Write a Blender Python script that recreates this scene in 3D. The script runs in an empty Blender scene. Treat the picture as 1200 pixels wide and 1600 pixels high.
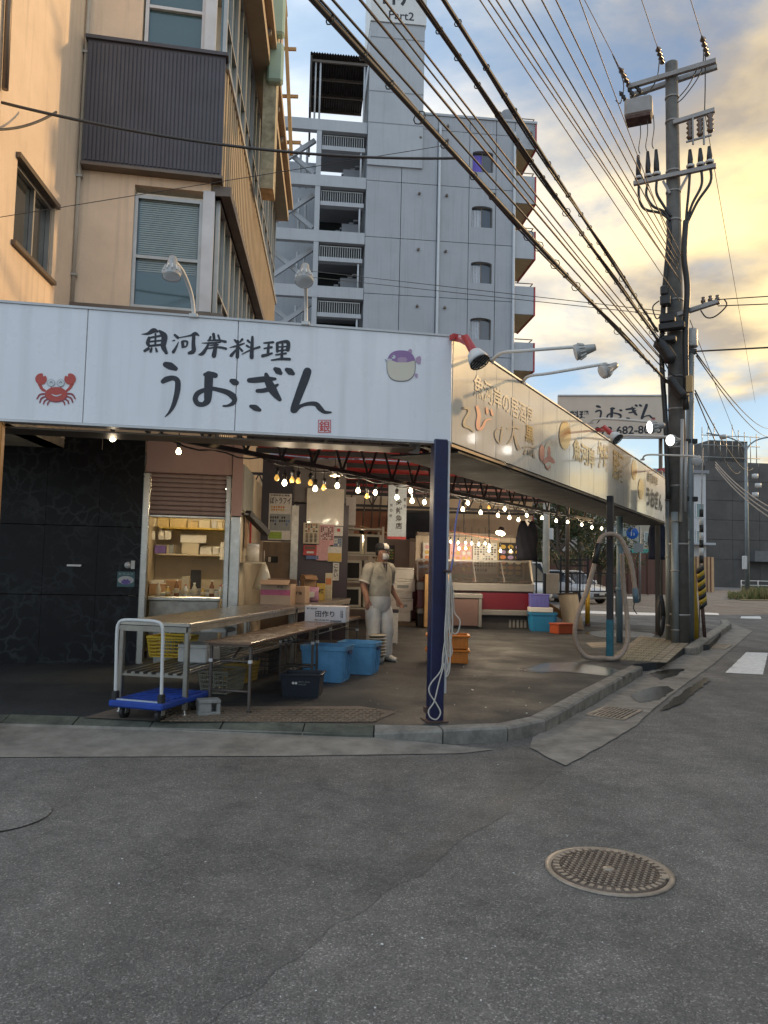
import bpy, bmesh, math, random
from mathutils import Vector, Matrix, noise
random.seed(7)
S = bpy.context.scene
COL = S.collection
rad = math.radians

# ------------------------------------------------------------------ camera
FPX = 1202.0; CAMH = 1.5
PITCH = math.atan(85/1202); ROLL = rad(1.3)
_f = Vector((0, math.cos(PITCH), math.sin(PITCH)))
_r0 = Vector((1, 0, 0)); _u0 = Vector((0, -math.sin(PITCH), math.cos(PITCH)))
_R = _r0*math.cos(ROLL) + _u0*math.sin(ROLL)
_U = -_r0*math.sin(ROLL) + _u0*math.cos(ROLL)
CO = Vector((0, 0, CAMH))
cam = bpy.data.cameras.new('camera'); camo = bpy.data.objects.new('camera', cam); COL.objects.link(camo)
M = Matrix((( _R.x, _U.x, -_f.x, 0), (_R.y, _U.y, -_f.y, 0), (_R.z, _U.z, -_f.z, CAMH), (0, 0, 0, 1)))
camo.matrix_world = M
cam.sensor_fit = 'VERTICAL'; cam.sensor_height = 36; cam.sensor_width = 27; cam.lens = FPX/1600*36
cam.clip_start = .05; cam.clip_end = 2000
S.camera = camo

# ------------------------------------------------------------------ sky, sun, exposure
SUN_AZ, SUN_EL = 62.0, 18.0
W = bpy.data.worlds.new('World'); S.world = W; W.use_nodes = True
nt = W.node_tree; nt.nodes.clear()
def wn(t, **k):
    n = nt.nodes.new(t)
    for a, b in k.items():
        setattr(n, a, b)
    return n
def wl(a, b): nt.links.new(a, b)
sky = wn('ShaderNodeTexSky', sky_type='NISHITA', sun_disc=False)
sky.sun_elevation = rad(SUN_EL); sky.sun_rotation = rad(SUN_AZ); sky.air_density = 1.0; sky.dust_density = .5; sky.ozone_density = 1.6
SKYS = .085
def vmath(op, a, b=None):
    n = wn('ShaderNodeVectorMath', operation=op)
    for i, x in enumerate((a, b)):
        if x is None: continue
        if isinstance(x, (tuple, list)): n.inputs[i].default_value = x
        else: wl(x, n.inputs[i])
    return n
def wmath(op, a, b=None, clamp=False):
    n = wn('ShaderNodeMath', operation=op, use_clamp=clamp)
    for i, x in enumerate((a, b)):
        if x is None: continue
        if isinstance(x, (int, float)): n.inputs[i].default_value = x
        else: wl(x, n.inputs[i])
    return n.outputs[0]
tc = wn('ShaderNodeTexCoord'); DIR = tc.outputs['Generated']
sep = wn('ShaderNodeSeparateXYZ'); wl(DIR, sep.inputs[0])
zz = wmath('ADD', wmath('MAXIMUM', sep.outputs[2], 0.0), .16)
cxy = wn('ShaderNodeCombineXYZ'); wl(wmath('DIVIDE', sep.outputs[0], zz), cxy.inputs[0]); wl(wmath('DIVIDE', sep.outputs[1], zz), cxy.inputs[1])
n1 = wn('ShaderNodeTexNoise'); n1.inputs['Scale'].default_value = .95; n1.inputs['Detail'].default_value = 9; n1.inputs['Roughness'].default_value = .56; n1.inputs['Distortion'].default_value = .35
off = vmath('ADD', cxy.outputs[0], (7.9, 2.4, 0.4)); wl(off.outputs[0], n1.inputs['Vector'])
cl = wn('ShaderNodeMapRange', interpolation_type='SMOOTHSTEP'); wl(n1.outputs[0], cl.inputs[0]); cl.inputs[1].default_value = .43; cl.inputs[2].default_value = .585
n2 = wn('ShaderNodeTexNoise'); n2.inputs['Scale'].default_value = 2.7; n2.inputs['Detail'].default_value = 7; wl(off.outputs[0], n2.inputs['Vector'])
sd = Vector((math.sin(rad(SUN_AZ))*math.cos(rad(SUN_EL)), math.cos(rad(SUN_AZ))*math.cos(rad(SUN_EL)), math.sin(rad(SUN_EL))))
dt = vmath('DOT_PRODUCT', DIR, tuple(sd)).outputs['Value']
glow = wn('ShaderNodeMapRange', interpolation_type='SMOOTHERSTEP'); wl(dt, glow.inputs[0]); glow.inputs[1].default_value = .34; glow.inputs[2].default_value = .90
cshade = wn('ShaderNodeMapRange'); wl(n2.outputs[0], cshade.inputs[0]); cshade.inputs[1].default_value = .37; cshade.inputs[2].default_value = .63
def mixc(f, a, b, bt='MIX'):
    n = wn('ShaderNodeMix', data_type='RGBA', blend_type=bt)
    for s, x in ((0, f), (6, a), (7, b)):
        if isinstance(x, (int, float)): n.inputs[s].default_value = x
        elif isinstance(x, tuple): n.inputs[s].default_value = (*x, 1)
        else: wl(x, n.inputs[s])
    return n.outputs[2]
cold = mixc(cshade.outputs[0], (.62, .68, .76), (1.05, 1.07, 1.10))
warm = mixc(cshade.outputs[0], (.37, .30, .215), (1.18, .88, .40))
ccol = mixc(glow.outputs[0], cold, warm)
skyc = mixc(1.0, mixc(1.0, sky.outputs[0], (SKYS, SKYS, SKYS), 'MULTIPLY'), mixc(glow.outputs[0], (.28, .345, .40), (.0, .0, .0)), 'ADD')
cover = wmath('MULTIPLY', cl.outputs[0], .93)
final = mixc(cover, skyc, ccol)
bg = wn('ShaderNodeBackground'); wl(final, bg.inputs[0]); bg.inputs[1].default_value = 1.0
wo = wn('ShaderNodeOutputWorld'); wl(bg.outputs[0], wo.inputs[0])
sl = bpy.data.lights.new('sun', 'SUN'); sl.energy = 1.7; sl.angle = rad(1.2); sl.color = (.85, .55, .26)
so = bpy.data.objects.new('sun', sl); COL.objects.link(so); so.rotation_euler = (-sd).to_track_quat('-Z', 'Y').to_euler(); so.location = (20, 20, 30)
S.view_settings.view_transform = 'Standard'; S.view_settings.look = 'None'; S.view_settings.gamma = 1; S.view_settings.use_curve_mapping = False
S.view_settings.exposure = 0.6
S.render.engine = 'CYCLES'
S.cycles.use_denoising = True
S.cycles.max_bounces = 8; S.cycles.diffuse_bounces = 4; S.cycles.glossy_bounces = 4; S.cycles.transparent_max_bounces = 12
S.cycles.sample_clamp_indirect = 6; S.cycles.caustics_reflective = False; S.cycles.caustics_refractive = False

# ------------------------------------------------------------------ pixel -> place (1200 x 1600 frame of the photograph)
def ray(x, y): return _f + _R*((x-600)/FPX) + _U*((800-y)/FPX)
def G(x, y, z=0.0):
    d = ray(x, y); return CO + d*((z-CAMH)/d.z)
def D(x, y, Y):
    d = ray(x, y); return CO + d*(Y/d.y)
class Plane:
    """vertical plane through p0 along compass direction az (0 = away from the camera, 90 = right); front normal towards the viewer's right"""
    def __init__(s, p0, az):
        s.p = Vector((p0[0], p0[1], 0)); s.d = Vector((math.sin(rad(az)), math.cos(rad(az)), 0)); s.n = Vector((math.cos(rad(az)), -math.sin(rad(az)), 0)); s.az = az
    def hit(s, x, y, off=0.0):
        d = ray(x, y); q = CO + d*(s.n.dot(s.p + s.n*off - CO)/s.n.dot(d)); return q
    def sz(s, x, y):
        q = s.hit(x, y); return (q-s.p).dot(s.d), q.z
    def pt(s, a, z, off=0.0): return s.p + s.d*a + s.n*off + Vector((0, 0, z))
    @property
    def rz(s): return rad(90-s.az)

# ------------------------------------------------------------------ materials (all procedural)
_m = {}
def mat(name, col, rough=.6, metal=0.0, var=.12, vs=3.0, bump=0.0, bs=60.0, streak=0.0, emit=0.0, trans=0.0, alpha=1.0, spec=.5, ecol=None, transl=0.0, coat=0.0, dirt=0.0):
    if name in _m: return _m[name]
    m = bpy.data.materials.new(name); _m[name] = m; m.use_nodes = True
    t = m.node_tree; b = t.nodes['Principled BSDF']; L = t.links.new
    b.inputs['Base Color'].default_value = (*col, 1); b.inputs['Roughness'].default_value = rough; b.inputs['Metallic'].default_value = metal
    b.inputs['Specular IOR Level'].default_value = spec
    if coat: b.inputs['Coat Weight'].default_value = coat; b.inputs['Coat Roughness'].default_value = .08
    if emit:
        b.inputs['Emission Color'].default_value = (*(ecol or col), 1); b.inputs['Emission Strength'].default_value = emit
    if trans: b.inputs['Transmission Weight'].default_value = trans
    if alpha < 1: b.inputs['Alpha'].default_value = alpha
    if var or bump or streak or dirt:
        g = t.nodes.new('ShaderNodeNewGeometry'); P = g.outputs['Position']
        out = None
        if var:
            n = t.nodes.new('ShaderNodeTexNoise'); n.inputs['Scale'].default_value = vs; n.inputs['Detail'].default_value = 6; n.inputs['Roughness'].default_value = .65; L(P, n.inputs['Vector'])
            r = t.nodes.new('ShaderNodeMapRange'); L(n.outputs[0], r.inputs[0]); r.inputs[1].default_value = .3; r.inputs[2].default_value = .7; r.inputs[3].default_value = 1-var; r.inputs[4].default_value = 1+var
            out = r.outputs[0]
            rr = t.nodes.new('ShaderNodeMapRange'); L(n.outputs[0], rr.inputs[0]); rr.inputs[1].default_value = .3; rr.inputs[2].default_value = .7; rr.inputs[3].default_value = min(1, rough*1.15); rr.inputs[4].default_value = rough*.85
            L(rr.outputs[0], b.inputs['Roughness'])
        if streak:
            mp = t.nodes.new('ShaderNodeMapping'); L(P, mp.inputs[0]); mp.inputs['Scale'].default_value = (1, 1, .045)
            n = t.nodes.new('ShaderNodeTexNoise'); n.inputs['Scale'].default_value = 9; n.inputs['Detail'].default_value = 5; L(mp.outputs[0], n.inputs['Vector'])
            r = t.nodes.new('ShaderNodeMapRange'); L(n.outputs[0], r.inputs[0]); r.inputs[1].default_value = .52; r.inputs[2].default_value = .78; r.inputs[3].default_value = 1; r.inputs[4].default_value = 1-streak
            if out is None: out = r.outputs[0]
            else:
                k = t.nodes.new('ShaderNodeMath'); k.operation = 'MULTIPLY'; L(out, k.inputs[0]); L(r.outputs[0], k.inputs[1]); out = k.outputs[0]
        if dirt:
            n = t.nodes.new('ShaderNodeTexNoise'); n.inputs['Scale'].default_value = 1.3; n.inputs['Detail'].default_value = 10; n.inputs['Roughness'].default_value = .7; L(P, n.inputs['Vector'])
            r = t.nodes.new('ShaderNodeMapRange'); L(n.outputs[0], r.inputs[0]); r.inputs[1].default_value = .5; r.inputs[2].default_value = .72; r.inputs[3].default_value = 1; r.inputs[4].default_value = 1-dirt
            if out is None: out = r.outputs[0]
            else:
                k = t.nodes.new('ShaderNodeMath'); k.operation = 'MULTIPLY'; L(out, k.inputs[0]); L(r.outputs[0], k.inputs[1]); out = k.outputs[0]
        if out is not None:
            x = t.nodes.new('ShaderNodeMix'); x.data_type = 'RGBA'; x.blend_type = 'MULTIPLY'; x.inputs[0].default_value = 1; x.inputs[6].default_value = (*col, 1); L(out, x.inputs[7]); L(x.outputs[2], b.inputs['Base Color'])
        if bump:
            n = t.nodes.new('ShaderNodeTexNoise'); n.inputs['Scale'].default_value = bs; n.inputs['Detail'].default_value = 4; L(P, n.inputs['Vector'])
            bp = t.nodes.new('ShaderNodeBump'); bp.inputs['Strength'].default_value = bump; bp.inputs['Distance'].default_value = .01; L(n.outputs[0], bp.inputs['Height']); L(bp.outputs[0], b.inputs['Normal'])
    if transl:
        tr = t.nodes.new('ShaderNodeBsdfTranslucent'); tr.inputs[0].default_value = (*col, 1)
        mx = t.nodes.new('ShaderNodeMixShader'); mx.inputs[0].default_value = transl
        L(b.outputs[0], mx.inputs[1]); L(tr.outputs[0], mx.inputs[2]); L(mx.outputs[0], t.nodes['Material Output'].inputs[0])
    return m

# ------------------------------------------------------------------ mesh builder
class MB:
    def __init__(s): s.v = []; s.f = []; s.m = []; s.sm = []; s.mats = []; s.fc = []
    def mi(s, m):
        if m not in s.mats: s.mats.append(m)
        return s.mats.index(m)
    def add(s, vs, fs, m, smooth=False):
        o = len(s.v); s.v += [Vector(v) for v in vs]; k = s.mi(m)
        for f in fs: s.f.append([i+o for i in f]); s.m.append(k); s.sm.append(smooth)
        return s
    def poly(s, pts, m): return s.add(pts, [list(range(len(pts)))], m)
    def box(s, c, d, m, rz=0.0, bev=0.0, rot=None):
        c = Vector(c); hx, hy, hz = d[0]/2, d[1]/2, d[2]/2
        Rm = rot if rot is not None else Matrix.Rotation(rz, 3, 'Z')
        b = min(bev, hx*.49, hy*.49, hz*.49)
        if b <= 0:
            vs = [(x, y, z) for x in (-hx, hx) for y in (-hy, hy) for z in (-hz, hz)]
            fs = [(0, 1, 3, 2), (4, 6, 7, 5), (0, 4, 5, 1), (2, 3, 7, 6), (0, 2, 6, 4), (1, 5, 7, 3)]
        else:
            vs = []; idx = {}
            for sx in (-1, 1):
                for sy in (-1, 1):
                    for sz in (-1, 1):
                        for ax in range(3):
                            p = [sx*(hx-b), sy*(hy-b), sz*(hz-b)]
                            p[ax] = (sx*hx, sy*hy, sz*hz)[ax]
                            idx[(sx, sy, sz, ax)] = len(vs); vs.append(p)
            fs = []
            o = (-1, 1)
            for ax in range(3):
                for sg in o:
                    q = []
                    for a_, b_ in ((-1, -1), (1, -1), (1, 1), (-1, 1)):
                        k = [0, 0, 0]; k[ax] = sg; k[(ax+1) % 3] = a_; k[(ax+2) % 3] = b_
                        q.append(idx[(*k, ax)])
                    fs.append(q if sg > 0 else q[::-1])
            for ax in range(3):
                for a_ in o:
                    for b_ in o:
                        k0 = [0, 0, 0]; k0[ax] = -1; k0[(ax+1) % 3] = a_; k0[(ax+2) % 3] = b_
                        k1 = list(k0); k1[ax] = 1
                        q = [idx[(*k0, (ax+1) % 3)], idx[(*k0, (ax+2) % 3)], idx[(*k1, (ax+2) % 3)], idx[(*k1, (ax+1) % 3)]]
                        fs.append(q[::-1] if a_*b_ > 0 else q)
            for sx in o:
                for sy in o:
                    for sz in o:
                        q = [idx[(sx, sy, sz, 0)], idx[(sx, sy, sz, 1)], idx[(sx, sy, sz, 2)]]
                        fs.append(q if sx*sy*sz > 0 else q[::-1])
        return s.add([c + Rm @ Vector(v) for v in vs], fs, m)
    def bar(s, a, b, w, h, m, up=(0, 0, 1), bev=0.0):
        a = Vector(a); b = Vector(b); d = b-a; L = d.length
        if L < 1e-6: return s
        x = d/L; u = Vector(up)
        if abs(x.dot(u)) > .98: u = Vector((1, 0, 0))
        y = u.cross(x).normalized(); z = x.cross(y)
        return s.box((a+b)/2, (L, w, h), m, bev=bev, rot=Matrix((x, y, z)).transposed())
    def tube(s, pts, r, m, n=8, smooth=True, caps=True):
        pts = [Vector(p) for p in pts]; k = len(pts)
        rs = r if isinstance(r, (list, tuple)) else [r]*k
        tg = []
        for i in range(k):
            t = pts[min(i+1, k-1)]-pts[max(i-1, 0)]; tg.append(t.normalized() if t.length > 1e-9 else Vector((0, 0, 1)))
        u = tg[0].orthogonal().normalized(); vs = []
        for i in range(k):
            u = (u - tg[i]*u.dot(tg[i])); u = u.normalized() if u.length > 1e-6 else tg[i].orthogonal().normalized()
            w = tg[i].cross(u)
            vs += [pts[i] + (u*math.cos(2*math.pi*j/n) + w*math.sin(2*math.pi*j/n))*rs[i] for j in range(n)]
        fs = [(i*n+j, i*n+(j+1) % n, (i+1)*n+(j+1) % n, (i+1)*n+j) for i in range(k-1) for j in range(n)]
        s.add(vs, fs, m, smooth)
        if caps: s.add(vs[:n], [list(range(n))[::-1]], m); s.add(vs[-n:], [list(range(n))], m)
        return s
    def lathe(s, prof, c, m, axis=(0, 0, 1), n=16, smooth=True):
        ax = Vector(axis).normalized(); u = ax.orthogonal().normalized(); w = ax.cross(u); c = Vector(c); vs = []
        for r, h in prof: vs += [c + ax*h + (u*math.cos(2*math.pi*j/n) + w*math.sin(2*math.pi*j/n))*r for j in range(n)]
        fs = [(i*n+j, i*n+(j+1) % n, (i+1)*n+(j+1) % n, (i+1)*n+j) for i in range(len(prof)-1) for j in range(n)]
        return s.add(vs, fs, m, smooth)
    def loft(s, rings, m, smooth=True, caps=True):
        n = len(rings[0]); vs = [v for r in rings for v in r]
        fs = [(i*n+j, i*n+(j+1) % n, (i+1)*n+(j+1) % n, (i+1)*n+j) for i in range(len(rings)-1) for j in range(n)]
        s.add(vs, fs, m, smooth)
        if caps: s.add(rings[0], [list(range(n))[::-1]], m); s.add(rings[-1], [list(range(n))], m)
        return s
    def prism(s, poly, ex, m):
        ex = Vector(ex); n = len(poly); vs = [Vector(p) for p in poly]; vs2 = [v+ex for v in vs]
        return s.add(vs+vs2, [list(range(n))[::-1], list(range(n, 2*n))] + [(i, (i+1) % n, n+(i+1) % n, n+i) for i in range(n)], m)
    def build(s, name, parent=None, world=False, label=None, cat=None, group=None, kind=None, fix=True):
        me = bpy.data.meshes.new(name)
        vs = s.v
        o = bpy.data.objects.new(name, me); COL.objects.link(o)
        if parent is not None:
            o.parent = parent
            if world:
                A = world_of(parent).inverted(); vs = [A @ v for v in vs]
        elif vs:
            x = [v.x for v in vs]; y = [v.y for v in vs]; z = [v.z for v in vs]
            c = Vector(((min(x)+max(x))/2, (min(y)+max(y))/2, min(z))); vs = [v-c for v in vs]; o.location = c
        me.from_pydata([tuple(v) for v in vs], [], s.f)
        for m in s.mats: me.materials.append(m)
        me.polygons.foreach_set('material_index', s.m); me.polygons.foreach_set('use_smooth', s.sm)
        if fix and len(s.f) < 60000:
            bm = bmesh.new(); bm.from_mesh(me); bmesh.ops.remove_doubles(bm, verts=bm.verts, dist=1e-5); bmesh.ops.recalc_face_normals(bm, faces=bm.faces); bm.to_mesh(me); bm.free()
        me.update()
        tag(o, label, cat, group, kind)
        return o
def world_of(o):
    m = Matrix.Translation(o.location) @ o.rotation_euler.to_matrix().to_4x4() @ Matrix.Diagonal((*o.scale, 1))
    return world_of(o.parent) @ m if o.parent else m
def tag(o, label=None, cat=None, group=None, kind=None):
    if label: o['label'] = label
    if cat: o['category'] = cat
    if group: o['group'] = group
    if kind: o['kind'] = kind
def thing(name, loc, label, cat, rz=0.0, group=None, kind=None):
    o = bpy.data.objects.new(name, None); COL.objects.link(o); o.location = loc; o.rotation_euler = (0, 0, rz); o.empty_display_size = .1
    tag(o, label, cat, group, kind); return o
def dup(o, parent=None):
    c = o.copy(); COL.objects.link(c); c.parent = parent
    for ch in [x for x in bpy.data.objects if x.parent == o]: dup(ch, c)
    return c
def share(src, parent, loc=(0, 0, 0), rot=(0, 0, 0), name=None):
    c = bpy.data.objects.new(name or src.name.split('.')[0], src.data); COL.objects.link(c); c.parent = parent; c.location = loc; c.rotation_euler = rot; return c
ORD = ['first', 'second', 'third', 'fourth', 'fifth', 'sixth', 'seventh', 'eighth', 'ninth', 'tenth', 'eleventh', 'twelfth', 'thirteenth', 'fourteenth', 'fifteenth', 'sixteenth', 'seventeenth', 'eighteenth', 'nineteenth', 'twentieth', 'twenty-first', 'twenty-second', 'twenty-third', 'twenty-fourth', 'twenty-fifth', 'twenty-sixth', 'twenty-seventh', 'twenty-eighth']
def smooth_path(pts, n=6):
    P = [Vector(p) for p in pts]; out = []
    for i in range(len(P)-1):
        a = P[max(i-1, 0)]; b = P[i]; c = P[i+1]; d = P[min(i+2, len(P)-1)]
        for k in range(n):
            t = k/n; out.append(.5*((2*b) + (c-a)*t + (2*a-5*b+4*c-d)*t*t + (3*b-3*c+d-a)*t**3))
    out.append(P[-1]); return out
# printed strokes: list of (x, y, width) in picture pixels -> closed outline
def stroke2d(pts, n=5):
    P = smooth_path([(x, y, w) for x, y, w in pts], n) if len(pts) > 2 else [Vector(p) for p in pts]
    Lf, Rt = [], []; k = len(P)
    for i, p in enumerate(P):
        t = Vector((P[min(i+1, k-1)].x-P[max(i-1, 0)].x, P[min(i+1, k-1)].y-P[max(i-1, 0)].y))
        t = t.normalized() if t.length > 1e-9 else Vector((1, 0)); nn = Vector((-t.y, t.x)); w = max(p.z, .05)/2
        Lf.append((p.x+nn.x*w, p.y+nn.y*w)); Rt.append((p.x-nn.x*w, p.y-nn.y*w))
        if i == 0: t0 = t
    def cap(p, t, w, sgn):
        o = []
        b = math.atan2(t.y, t.x)
        for j in range(1, 5):
            an = b + sgn*(math.pi/2 - math.pi*j/5); o.append((p.x+math.cos(an)*w, p.y+math.sin(an)*w))
        return o
    e = P[-1]; endc = cap(e, t, max(e.z, .05)/2, 1)
    s0 = P[0]; stc = cap(s0, Vector((-t0.x, -t0.y)), max(s0.z, .05)/2, 1)
    quads = [[Lf[i], Lf[i+1], Rt[i+1], Rt[i]] for i in range(k-1)]
    quads.append([Lf[-1]] + endc + [Rt[-1]]); quads.append([Rt[0]] + stc + [Lf[0]])
    return quads
def ell2d(cx, cy, rx, ry, n=24, a0=0, a1=2*math.pi, p=1.0):
    o = []
    for j in range(n+1 if a1-a0 < 6.28 else n):
        t = a0+(a1-a0)*j/n; c, s_ = math.cos(t), math.sin(t)
        o.append((cx+rx*math.copysign(abs(c)**p, c), cy+ry*math.copysign(abs(s_)**p, s_)))
    return o
_tm = {}
def text2d(s, bold=0.0):
    """outline faces of a line of lettering, scaled to the unit square"""
    k = (s, bold)
    if k in _tm: return _tm[k]
    cu = bpy.data.curves.new('lettering', 'FONT'); cu.body = s; cu.size = 1; cu.offset = bold; cu.resolution_u = 3
    o = bpy.data.objects.new('lettering', cu); COL.objects.link(o)
    dg = bpy.context.evaluated_depsgraph_get(); me = bpy.data.meshes.new_from_object(o.evaluated_get(dg))
    vs = [(v.co.x, v.co.y) for v in me.vertices]; fs = [list(p.vertices) for p in me.polygons]
    bpy.data.objects.remove(o); bpy.data.curves.remove(cu); bpy.data.meshes.remove(me)
    if vs:
        x0 = min(v[0] for v in vs); x1 = max(v[0] for v in vs); y0 = min(v[1] for v in vs); y1 = max(v[1] for v in vs)
        vs = [((v[0]-x0)/max(x1-x0, 1e-6), (v[1]-y0)/max(y1-y0, 1e-6)) for v in vs]
    _tm[k] = (vs, fs); return _tm[k]
def text_on(mb, s, o, ux, uy, m, bold=0.0):
    """lettering s filling the parallelogram with corner o and edges ux (reading direction) and uy (up)"""
    vs, fs = text2d(s, bold); o = Vector(o); ux = Vector(ux); uy = Vector(uy)
    mb.add([o+ux*a+uy*b for a, b in vs], fs, m)

# ================================================================== GROUND
def asphalt(name, base, speck=.5, patch=.26, rough=.85, tint=(1, 1, 1), wet=0.0):
    m = bpy.data.materials.new(name); m.use_nodes = True; t = m.node_tree; b = t.nodes['Principled BSDF']; L = t.links.new
    g = t.nodes.new('ShaderNodeNewGeometry'); P = g.outputs['Position']
    def nz(sc, det=5, ro=.6):
        n = t.nodes.new('ShaderNodeTexNoise'); n.inputs['Scale'].default_value = sc; n.inputs['Detail'].default_value = det; n.inputs['Roughness'].default_value = ro; L(P, n.inputs['Vector']); return n.outputs[0]
    def mr(x, a, b_, c, d):
        r = t.nodes.new('ShaderNodeMapRange'); L(x, r.inputs[0])
        for i, q in enumerate((a, b_, c, d)): r.inputs[i+1].default_value = q
        return r.outputs[0]
    def mul(x, y):
        k = t.nodes.new('ShaderNodeMath'); k.operation = 'MULTIPLY'; L(x, k.inputs[0]); L(y, k.inputs[1]); return k.outputs[0]
    vo = t.nodes.new('ShaderNodeTexVoronoi'); vo.inputs['Scale'].default_value = 150; L(P, vo.inputs['Vector'])
    sc_ = t.nodes.new('ShaderNodeSeparateColor'); L(vo.outputs['Color'], sc_.inputs[0])
    spk = mr(sc_.outputs[0], .80, .97, 1.0, 1+speck*2.2)
    grain = mr(sc_.outputs[1], 0, 1, 1-speck*.55, 1+speck*.55)
    big = mr(nz(.55, 8, .62), .3, .7, 1-patch, 1+patch)
    mid = mr(nz(6, 6, .7), .3, .7, 1-patch*.8, 1+patch*.8)
    stain = mr(nz(1.7, 9, .75), .54, .72, 1.0, .64)
    mp = t.nodes.new('ShaderNodeMapping'); L(P, mp.inputs[0]); mp.inputs['Rotation'].default_value = (0, 0, rad(29)); mp.inputs['Scale'].default_value = (1.5, .07, 1)
    tk = t.nodes.new('ShaderNodeTexNoise'); tk.inputs['Scale'].default_value = 1.0; tk.inputs['Detail'].default_value = 3; L(mp.outputs[0], tk.inputs['Vector'])
    o = mul(mul(mul(spk, grain), mul(big, mid)), mul(stain, mr(tk.outputs[0], .35, .65, .86, 1.1)))
    x = t.nodes.new('ShaderNodeMix'); x.data_type = 'RGBA'; x.blend_type = 'MULTIPLY'; x.inputs[0].default_value = 1; x.inputs[6].default_value = (base*tint[0], base*tint[1], base*tint[2], 1); L(o, x.inputs[7]); L(x.outputs[2], b.inputs['Base Color'])
    rr = mr(nz(1.1, 6), .35, .68, rough, rough-.22-wet); L(rr, b.inputs['Roughness'])
    bp = t.nodes.new('ShaderNodeBump'); bp.inputs['Strength'].default_value = .75; bp.inputs['Distance'].default_value = .006
    vd = mr(vo.outputs['Distance'], 0, .6, 1, 0); ad = t.nodes.new('ShaderNodeMath'); ad.operation = 'ADD'; L(vd, ad.inputs[0]); L(mul(nz(45, 4), nz(45, 4)), ad.inputs[1]); L(ad.outputs[0], bp.inputs['Height']); L(bp.outputs[0], b.inputs['Normal'])
    return m
M_road = asphalt('asphalt_road', .14, rough=.95, tint=(1.07, 1, .91))
M_patch = asphalt('asphalt_repair', .128, rough=.95, tint=(1.07, 1, .91), speck=.5)
M_lot = asphalt('asphalt_lot', .026, rough=.8, wet=.1, tint=(.86, 1, 1.12))
M_conc = mat('concrete_kerb', (.25, .235, .205), .9, var=.35, vs=7, bump=.8, bs=120, dirt=.45)
M_concg = mat('concrete_mossy', (.10, .107, .084), .9, var=.4, vs=5, bump=.9, bs=110, dirt=.75)
M_gut = mat('concrete_gutter', (.245, .225, .195), .85, var=.25, vs=5, bump=.45, bs=140, dirt=.5)
M_slabt = mat('concrete_slab_tan', (.165, .13, .10), .8, var=.3, vs=4, bump=.5, bs=90, dirt=.4)
M_white_line = mat('road_paint', (.72, .72, .70), .7, var=.2, vs=14, dirt=.3)
M_iron = mat('cast_iron', (.14, .105, .085), .5, .4, var=.3, vs=9, bump=.3, bs=150)
M_iron_w = mat('worn_iron', (.33, .275, .22), .45, .4, var=.3, vs=12)
M_black = mat('hole_black', (.012, .012, .012), .8, var=0)
M_water = mat('wet_asphalt', (.03, .029, .027), .11, var=.6, vs=6, spec=1.0, bump=.5, bs=45)

mb = MB(); mb.poly([(-350, -120, 0), (450, -120, 0), (450, 700, 0), (-350, 700, 0)], M_road); mb.build('road', kind='structure', fix=False)
def sheet(name, px, z, m, parent=None, wob=0.0, kind='structure', **k):
    pts = [G(x, y, z) for x, y in px]
    if wob:
        q = []
        for i in range(len(pts)):
            a, b = pts[i], pts[(i+1) % len(pts)]; n = max(1, int((b-a).length/.07))
            for j in range(n):
                p = a.lerp(b, j/n); w = noise.noise(p*5)*wob; q.append(p + Vector((w, noise.noise(p*5+Vector((9, 0, 0)))*wob, 0)))
        pts = q
    bm = MB().poly(pts, m)
    return bm.build(name, parent, world=True, kind=kind if parent is None else None, **k)
# darker repair of the near lane, its ragged edge running from the kerb corner towards the camera
sheet('road_patch', [(-900, 1186), (0, 1186), (600, 1186), (800, 1172), (880, 1198), (720, 1310), (560, 1415), (440, 1500), (300, 1620), (160, 1800), (-1400, 1800)], .0008, M_patch, wob=.05)
M_tar = asphalt('tar_seam', .105, rough=.8, tint=(1.05, 1, .93))
sheet('tar_seam', [(820, 1176), (882, 1196), (790, 1268), (722, 1314), (640, 1372), (562, 1420), (500, 1470), (440, 1506), (370, 1570), (305, 1622), (285, 1615), (340, 1560), (425, 1490), (480, 1445), (545, 1400), (625, 1350), (700, 1300), (770, 1245)], .0016, M_tar, wob=.07)
# lot of the fish shop, raised by the kerb
ZG = .12
kerb_line = [Vector(p) for p in ((-9, 6.78, 0), (-3.25, 6.72, 0), (-1.5, 6.68, 0), (.05, 6.64, 0), (.62, 6.66, 0), (1.06, 6.80, 0), (1.42, 7.08, 0), (1.72, 7.55, 0), (2.5, 8.98, 0), (3.25, 10.34, 0), (3.98, 11.66, 0))]
KW = .16
def offs(line, w):
    o = []
    for i, p in enumerate(line):
        t = (line[min(i+1, len(line)-1)]-line[max(i-1, 0)]).normalized(); o.append(p + Vector((-t.y, t.x, 0))*w)
    return o
kin = offs(kerb_line, KW)
far_side = [Vector(p) for p in ((4.25, 11.98, 0), (5.75, 14.6, 0), (6.45, 15.25, 0), (7.35, 17.0, 0), (8.35, 19.0, 0), (8.3, 19.8, 0), (7.0, 20.0, 0))]
lot = [Vector((p.x, p.y, ZG)) for p in kin] + [Vector((p.x, p.y, ZG)) for p in far_side] + [Vector((5.5, 21.5, ZG)), Vector((4.5, 26, ZG)), Vector((-9, 26, ZG))]
lb = MB(); lb.prism([Vector((p.x, p.y, .0)) for p in lot], (0, 0, ZG), M_lot); lb.build('pavement', kind='structure', fix=False)
kerb = thing('kerb', (0, 7, 0), None, None, kind='structure')
def resample(line, step):
    out = [line[0].copy()]; acc = 0
    dense = smooth_path(line, 12); d = 0
    for a, b in zip(dense, dense[1:]):
        d += (b-a).length
        if d >= step: out.append(b.copy()); d = 0
    return out
kl = resample(kerb_line[1:], .58); kl = [kl[0]+Vector((-.58*i, .006*i, 0)) for i in range(7, 0, -1)] + kl
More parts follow.
